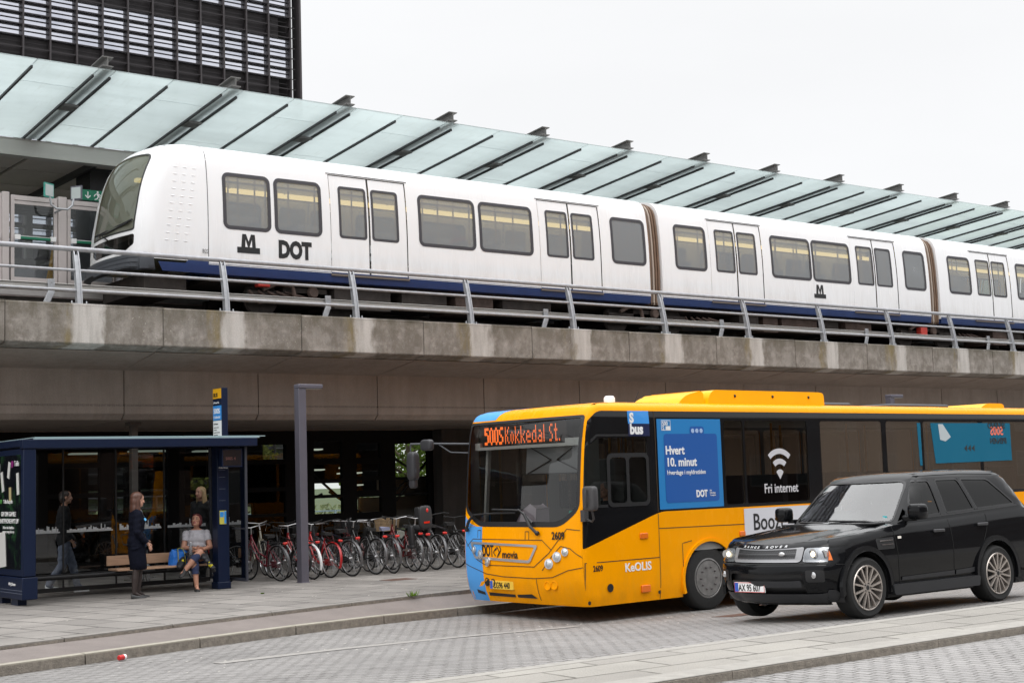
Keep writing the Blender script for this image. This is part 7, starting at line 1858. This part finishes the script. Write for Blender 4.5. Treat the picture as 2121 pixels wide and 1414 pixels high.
def sitting_woman():
    T = empty('person', (10.70, 23.02, 0), 0, 'seated woman with red hair in grey T-shirt and navy capri trousers, legs crossed', 'person')
    T.rotation_euler = (0,0,radians(-112))     # local +x points where she faces
    nd = {'pelvis':(0,0,.54,.175,.13),'waist':(.02,0,.68,.15,.12),'chest':(.035,0,.84,.155,.125),'upper':(.03,0,.93,.15,.09),'neckb':(.03,0,1.00,.06,.055),'neck':(.045,0,1.045,.048),'headb':(.06,0,1.08,.045),
      'shL':(.03,.17,.945,.052),'shR':(.03,-.17,.945,.052),'elL':(.10,.225,.72,.045),'elR':(.10,-.225,.72,.045),'Lwrist':(.29,.00,.66,.028,.024),'Rwrist':(.25,-.03,.71,.028,.024),
      'hipL':(.03,.09,.52,.10),'hipR':(.03,-.09,.52,.10),'kR':(.44,-.06,.50,.066),'kL':(.45,.03,.64,.066),'cR':(.47,-.05,.34,.056),'cL':(.52,-.10,.50,.056),'aR':(.50,-.03,.09,.036),'aL':(.55,-.22,.36,.036),'fR':(.59,-.02,.035,.034,.022),'fL':(.62,-.27,.31,.034,.022)}
    ed = [('pelvis','waist'),('waist','chest'),('chest','upper'),('upper','neckb'),('neckb','neck'),('neck','headb'),('shL','elL'),('shR','elR'),('elL','Lwrist'),('elR','Rwrist'),
      ('hipL','kL'),('hipR','kR'),('kL','cL'),('kR','cR'),('cL','aL'),('cR','aR'),('aL','fL'),('aR','fR')]
    hand_nodes(nd, ed, 'L', nd['Lwrist'][:3], (.35,-.9,.1), (.3,0,.9), .6, 1, 1); hand_nodes(nd, ed, 'R', nd['Rwrist'][:3], (.3,.95,-.05), (.3,0,.9), .6, 1, -1)
    b = MB(); f = head_shapes(b, (.075,0,1.17), -.38, .30)
    bd_ = fused('body', T, [skin_mesh(nd, ed, 'pelvis')], b, [m_skin2, m_eye, m_lip], .005, face_paint(f, .9))
    gre = M('tshirt_grey', (.40,.39,.42), .9, var=.18, vs=22, bump=.6, bs=28)
    E_ = [Vector(nd['el'+k][:3]) for k in 'LR']; S_ = [Vector(nd['sh'+k][:3]) for k in 'LR']
    def tee(p):
        if p.z > 1.005-.5*max(0, p.x-.10) or p.z < .50: return False
        for e, sh in zip(E_, S_):
            t = (p-sh).dot(e-sh)/(e-sh).length_squared
            if abs(p.y) > .15 and t > .52: return False
        if p.x > .19: return False
        return True
    garment('t_shirt', T, bd_, tee, .014, gre, .005, 2)
    den = M('denim_navy', (.018,.028,.075), .85, var=.25, vs=30, bump=.4, bs=50)
    A_ = Vector(nd['aL'][:3]); K_ = Vector(nd['kL'][:3]); H_ = Vector(nd['hipL'][:3])
    def seg(p, a, b):
        t = max(0, min(1, (p-a).dot(b-a)/(b-a).length_squared)); return (p-(a+(b-a)*t)).length, t
    def cap(p):
        d, t = seg(p, K_, A_); d2, t2 = seg(p, H_, K_)
        if d < .085 and t > .02 and d < d2: return t < .48
        if d2 < .105 and t2 > .15: return True
        if p.z > .60: return False
        return p.z > .29 and p.x < .60
    hl, hr = not_hand(nd, 'L'), not_hand(nd, 'R')
    garment('trousers', T, bd_, lambda p: cap(p) and hl(p) and hr(p), .012, den, .003, 2)
    m = M('trainer_black', (.016,.016,.017), .6)
    s = MB(); shoe(s, (.45,-.035,0), (.70,-.02,.0), .045, .085); s.build('shoe', m, T, smooth=60)
    s = MB(); shoe(s, (.52,-.20,.33), (.70,-.31,.245), .045, .085); s.build('shoe', m, T, smooth=60)
    h = MB(); c = Vector((.075,0,1.17)); R = Euler((0,-.30,-.38)).to_matrix()
    for p, r in (((-.02,0,.045),(.098,.086,.082)),((-.05,0,-.01),(.07,.088,.09)),((-.02,.072,-.02),(.045,.022,.07)),((-.02,-.072,-.02),(.045,.022,.07)),((.055,.03,.085),(.03,.03,.018)),((.06,-.025,.083),(.028,.03,.018))):
        q = MB(); q.ball((0,0,0), r, 16, 12); h.add([c+R @ (Vector(v)+Vector(p)) for v in q.v], q.f)
    fused('hair', T, [], h, hair_mat('hair_red', (.11,.014,.016)), .009, None, 2)
    # padded jacket over her lap, water bottle, bag on the bench
    J = MB(); RT = Euler((0,0,radians(-112))).to_matrix(); o = Vector((10.70,23.02,0))
    W = lambda x, y, z: tuple(o+RT @ Vector((x, y, z)))
    q = random.Random(2)
    for i in range(8):
        t = i/7
        for k in range(4): J.ball(W(.20+.24*t, -.16+.085*k+.05*t, .645-.05*t-.02*abs(k-1.5)-.10*max(0, t-.6)), (.052,.050,.028), 10, 8)
    for i in range(5): J.ball(W(.46+.012*i, .06+.045*i, .60-.055*i), (.050,.055,.034), 10, 8); J.ball(W(.40+.012*i, .13+.03*i, .57-.06*i), (.05,.05,.034), 10, 8)
    for i in range(6): J.ball(W(.06+.05*i, -.23-.008*i, .60-.032*i), (.06,.055,.045), 10, 8); J.ball(W(.10+.05*i, -.27-.006*i, .54-.026*i), (.06,.05,.045), 10, 8)
    jk = fused('padded_jacket', None, [], J, [M('padded_grey', (.016,.017,.021), .6, var=.2, vs=14, bump=.5, bs=26), M('lining_yellow', (.60,.52,.02), .6)], .012, None, 2)
    for p in jk.data.polygons:
        v = p.center; n = p.normal
        if (v-Vector(W(.52,.215,.44))).length < .055 and n.z < .2: p.material_index = 1
        if (v-Vector(W(.30,-.22,.55))).length < .06 and n.z > .2: p.material_index = 1
    tag(jk, 'dark grey padded jacket with yellow lining lying over the seated woman\'s lap', 'jacket')
    B_ = empty('water_bottle', W(.36,-.115,.60), 0, 'clear plastic water bottle in the hand of the seated woman', 'bottle')
    b = MB(); b.lathe([(.026,0),(.030,.01),(.030,.13),(.026,.16),(.012,.19),(.012,.205)], (0,0,0), 'z', 16); b.build('bottle_body', glass('bottle_plastic', (.75,.80,.84), 1.6, haze=(.6,.65,.7), hz=.2), B_, smooth=60)
    b = MB(); b.lathe([(.014,.205),(.014,.222),(0,.223)], (0,0,0), 'z', 12); b.build('cap', M('cap_white', (.7,.72,.75), .4), B_)
    G = empty('shopping_bag', (10.37, 23.02, .436), 0, 'crumpled bright blue shopping bag on the bench beside the seated woman', 'bag')
    me = MB(); n, k = 28, 9; q = random.Random(6)
    ph = [q.uniform(0, 6.28) for _ in range(8)]
    for i in range(k):
        t = i/(k-1); 
        for j in range(n):
            a = 2*pi*j/n; r = 1+.07*sin(5*a+ph[0]+3*t)*t+.06*sin(9*a+ph[1]-4*t)+.04*sin(14*a+6*t); ex = abs(cos(a))**.7*(1 if cos(a) > 0 else -1); ey = abs(sin(a))**.7*(1 if sin(a) > 0 else -1)
            me.v.append((ex*.175*r*(1.02-.18*t), ey*.10*r*(1-.35*t), .245*t*(1+.10*sin(3*a+ph[2])*t)))
    me.f = [(i*n+j,i*n+(j+1) % n,(i+1)*n+(j+1) % n,(i+1)*n+j) for i in range(k-1) for j in range(n)]+[tuple(range(n-1,-1,-1)), tuple((k-1)*n+j for j in range(n))]; me.m = [0]*len(me.f)
    me.build('bag_body', M('bag_blue', (.012,.14,.52), .35, var=.2, vs=12, bump=.8, bs=18), G, smooth=50)
    s = MB(); 
    for i in range(14):
        pass
    s.tube([(-.06,-.105,.01),(-.055,-.103,.10),(-.05,-.088,.20),(-.04,-.05,.27),(.0,-.02,.28),(.05,-.05,.27),(.07,-.088,.20),(.075,-.105,.10),(.08,-.107,.01)], .009, 6); s.build('handle', M('strap_olive', (.25,.24,.06), .6), G)
sitting_woman()

def plain_person(loc, yaw, label, top, legs, hair, stride=.0, seated=False, longhair=False, skin=None, cut=None):
    """passers-by and people behind glass"""
    T = empty('person', loc, yaw, label, 'person'); sk = skin or m_skin
    if not seated:
        nd = {'pelvis':(0,0,.95,.14,.11),'waist':(0,0,1.08,.12,.095),'chest':(0,0,1.28,.14,.11),'neckb':(0,0,1.46,.06),'neck':(.015,0,1.51,.05),'headb':(.02,0,1.55,.05),'shL':(0,.18,1.42,.06),'shR':(0,-.18,1.42,.06),'elL':(-.06,.24,1.13,.045),'elR':(-.02,-.24,1.13,.045),'Lwrist':(.04,.25,.90,.028),'Rwrist':(.10,-.24,.90,.028),
          'hipL':(0,.09,.88,.09),'hipR':(0,-.09,.88,.09),'kL':(.10+stride*.3,.09,.50,.062),'kR':(-.02-stride*.1,-.09,.48,.062),'aL':(.08+stride,.09,.09,.042),'aR':(-.10-stride,-.09,.13+stride*.2,.042),'fL':(.20+stride,.09,.035,.034,.022),'fR':(.0-stride,-.09,.05,.034,.022)}
        zc = 1.64
    else:
        nd = {'pelvis':(0,0,.10,.14,.11),'waist':(0,0,.24,.12,.095),'chest':(0,0,.44,.14,.11),'neckb':(0,0,.60,.06),'neck':(.015,0,.65,.05),'headb':(.02,0,.69,.05),'shL':(0,.18,.56,.06),'shR':(0,-.18,.56,.06),'elL':(.12,.22,.34,.045),'elR':(.12,-.22,.34,.045),'Lwrist':(.34,.17,.38,.028),'Rwrist':(.34,-.17,.38,.028),
          'hipL':(.02,.09,.08,.09),'hipR':(.02,-.09,.08,.09),'kL':(.42,.10,.10,.062),'kR':(.42,-.10,.10,.062),'aL':(.46,.10,-.30,.042),'aR':(.46,-.10,-.30,.042),'fL':(.56,.10,-.34,.034,.022),'fR':(.56,-.10,-.34,.034,.022)}
        zc = .78
    ed = [('pelvis','waist'),('waist','chest'),('chest','neckb'),('neckb','neck'),('neck','headb'),('chest','shL'),('chest','shR'),('shL','elL'),('shR','elR'),('elL','Lwrist'),('elR','Rwrist'),('pelvis','hipL'),('pelvis','hipR'),('hipL','kL'),('hipR','kR'),('kL','aL'),('kR','aR'),('aL','fL'),('aR','fR')]
    hand_nodes(nd, ed, 'L', nd['Lwrist'][:3], (.5 if not seated else .8,0,-.8 if not seated else .1), (.6,-.3,.2), .8, 1, -1); hand_nodes(nd, ed, 'R', nd['Rwrist'][:3], (.5 if not seated else .8,0,-.8 if not seated else .1), (.6,.3,.2), .8)
    b = MB(); f = head_shapes(b, (.035,0,zc), 0, 0)
    bd_ = fused('body', T, [skin_mesh(nd, ed, 'pelvis')], b, [sk, m_eye, m_lip], .0085, face_paint(f))
    z0 = nd['pelvis'][2]; nk = nd['neckb'][2]; hl, hr = not_hand(nd, 'L'), not_hand(nd, 'R')
    ank = min(nd['aL'][2], nd['aR'][2])
    if seated:
        garment('jacket', T, bd_, lambda p: p.z < nk+.03 and p.z > z0+.03 and hl(p) and hr(p) and not (p.x > .2 and p.z < z0+.12), .018, top, .004)
        garment('trousers', T, bd_, lambda p: p.z <= z0+.05 and p.z > ank-.03, .014, legs, .003)
    else:
        garment('jacket', T, bd_, lambda p: z0-.14 < p.z < nk+.03 and hl(p) and hr(p), .022, top, .005)
        garment('trousers', T, bd_, lambda p: ank-.04 < p.z <= z0-.06 and abs(p.y) < .20, .016, legs, .004)
    for s in 'LR':
        a = nd['a'+s]; q = MB(); zz = a[2]-.09; shoe(q, (a[0]-.06,a[1],zz), (a[0]+.20,a[1]*1.1,max(zz,0) if not seated else zz), .046, .085); q.build('shoe', m_white_print if stride else m_black, T, smooth=60)
    h = MB(); c = Vector((.035,0,zc)); h.ball(c+Vector((-.018,0,.042)), (.102,.085,.082), 16, 10); h.ball(c+Vector((-.05,0,-.01)), (.068,.082,.085), 16, 10)
    if longhair:
        for sy in (-1, 1): h.ball(c+Vector((-.02,.075*sy,-.10)), (.05,.03,.16), 12, 10)
        h.ball(c+Vector((-.07,0,-.15)), (.055,.09,.20), 14, 10)
    fused('hair', T, [], h, hair, .011, None, 3)
    return T
plain_person((8.93, 24.55, 0), radians(-14), 'man in dark jacket and pale jeans walking behind the shelter glass', M('coat_black', (.012,.012,.014), .85, bump=.3, bs=40), M('jeans_pale', (.16,.18,.24), .85, var=.2, vs=12), hair_mat('hair_dark', (.025,.015,.011)), .16)
plain_person((11.62, 24.75, 0), radians(200), 'person with long blond hair and black coat behind the shelter post', M('coat_charcoal', (.010,.010,.011), .85), M('trousers_black', (.010,.010,.011), .85), hair_mat('hair_blond', (.36,.24,.12)), 0, False, True)
plain_person((13.95, 15.95, .72), radians(180), 'bus driver in dark jacket seated behind the windscreen', M('driver_jacket', (.03,.03,.035), .8), M('trousers_black', (.010,.010,.011), .85), hair_mat('hair_grey', (.18,.16,.15)), 0, True)
plain_person((15.15, 12.45, .52), radians(180), 'car driver in pale shirt behind the wheel of the black car', M('shirt_pale', (.30,.30,.33), .8), M('trousers_black', (.010,.010,.011), .85), hair_mat('hair_dark', (.025,.015,.011)), 0, True)
plain_person((18.62, 26.1, 6.58), radians(180), 'train passenger in red top seated behind a window of the first car', M('top_red', (.50,.03,.03), .8), M('trousers_black', (.010,.010,.011), .85), hair_mat('hair_dark', (.025,.015,.011)), 0, True)
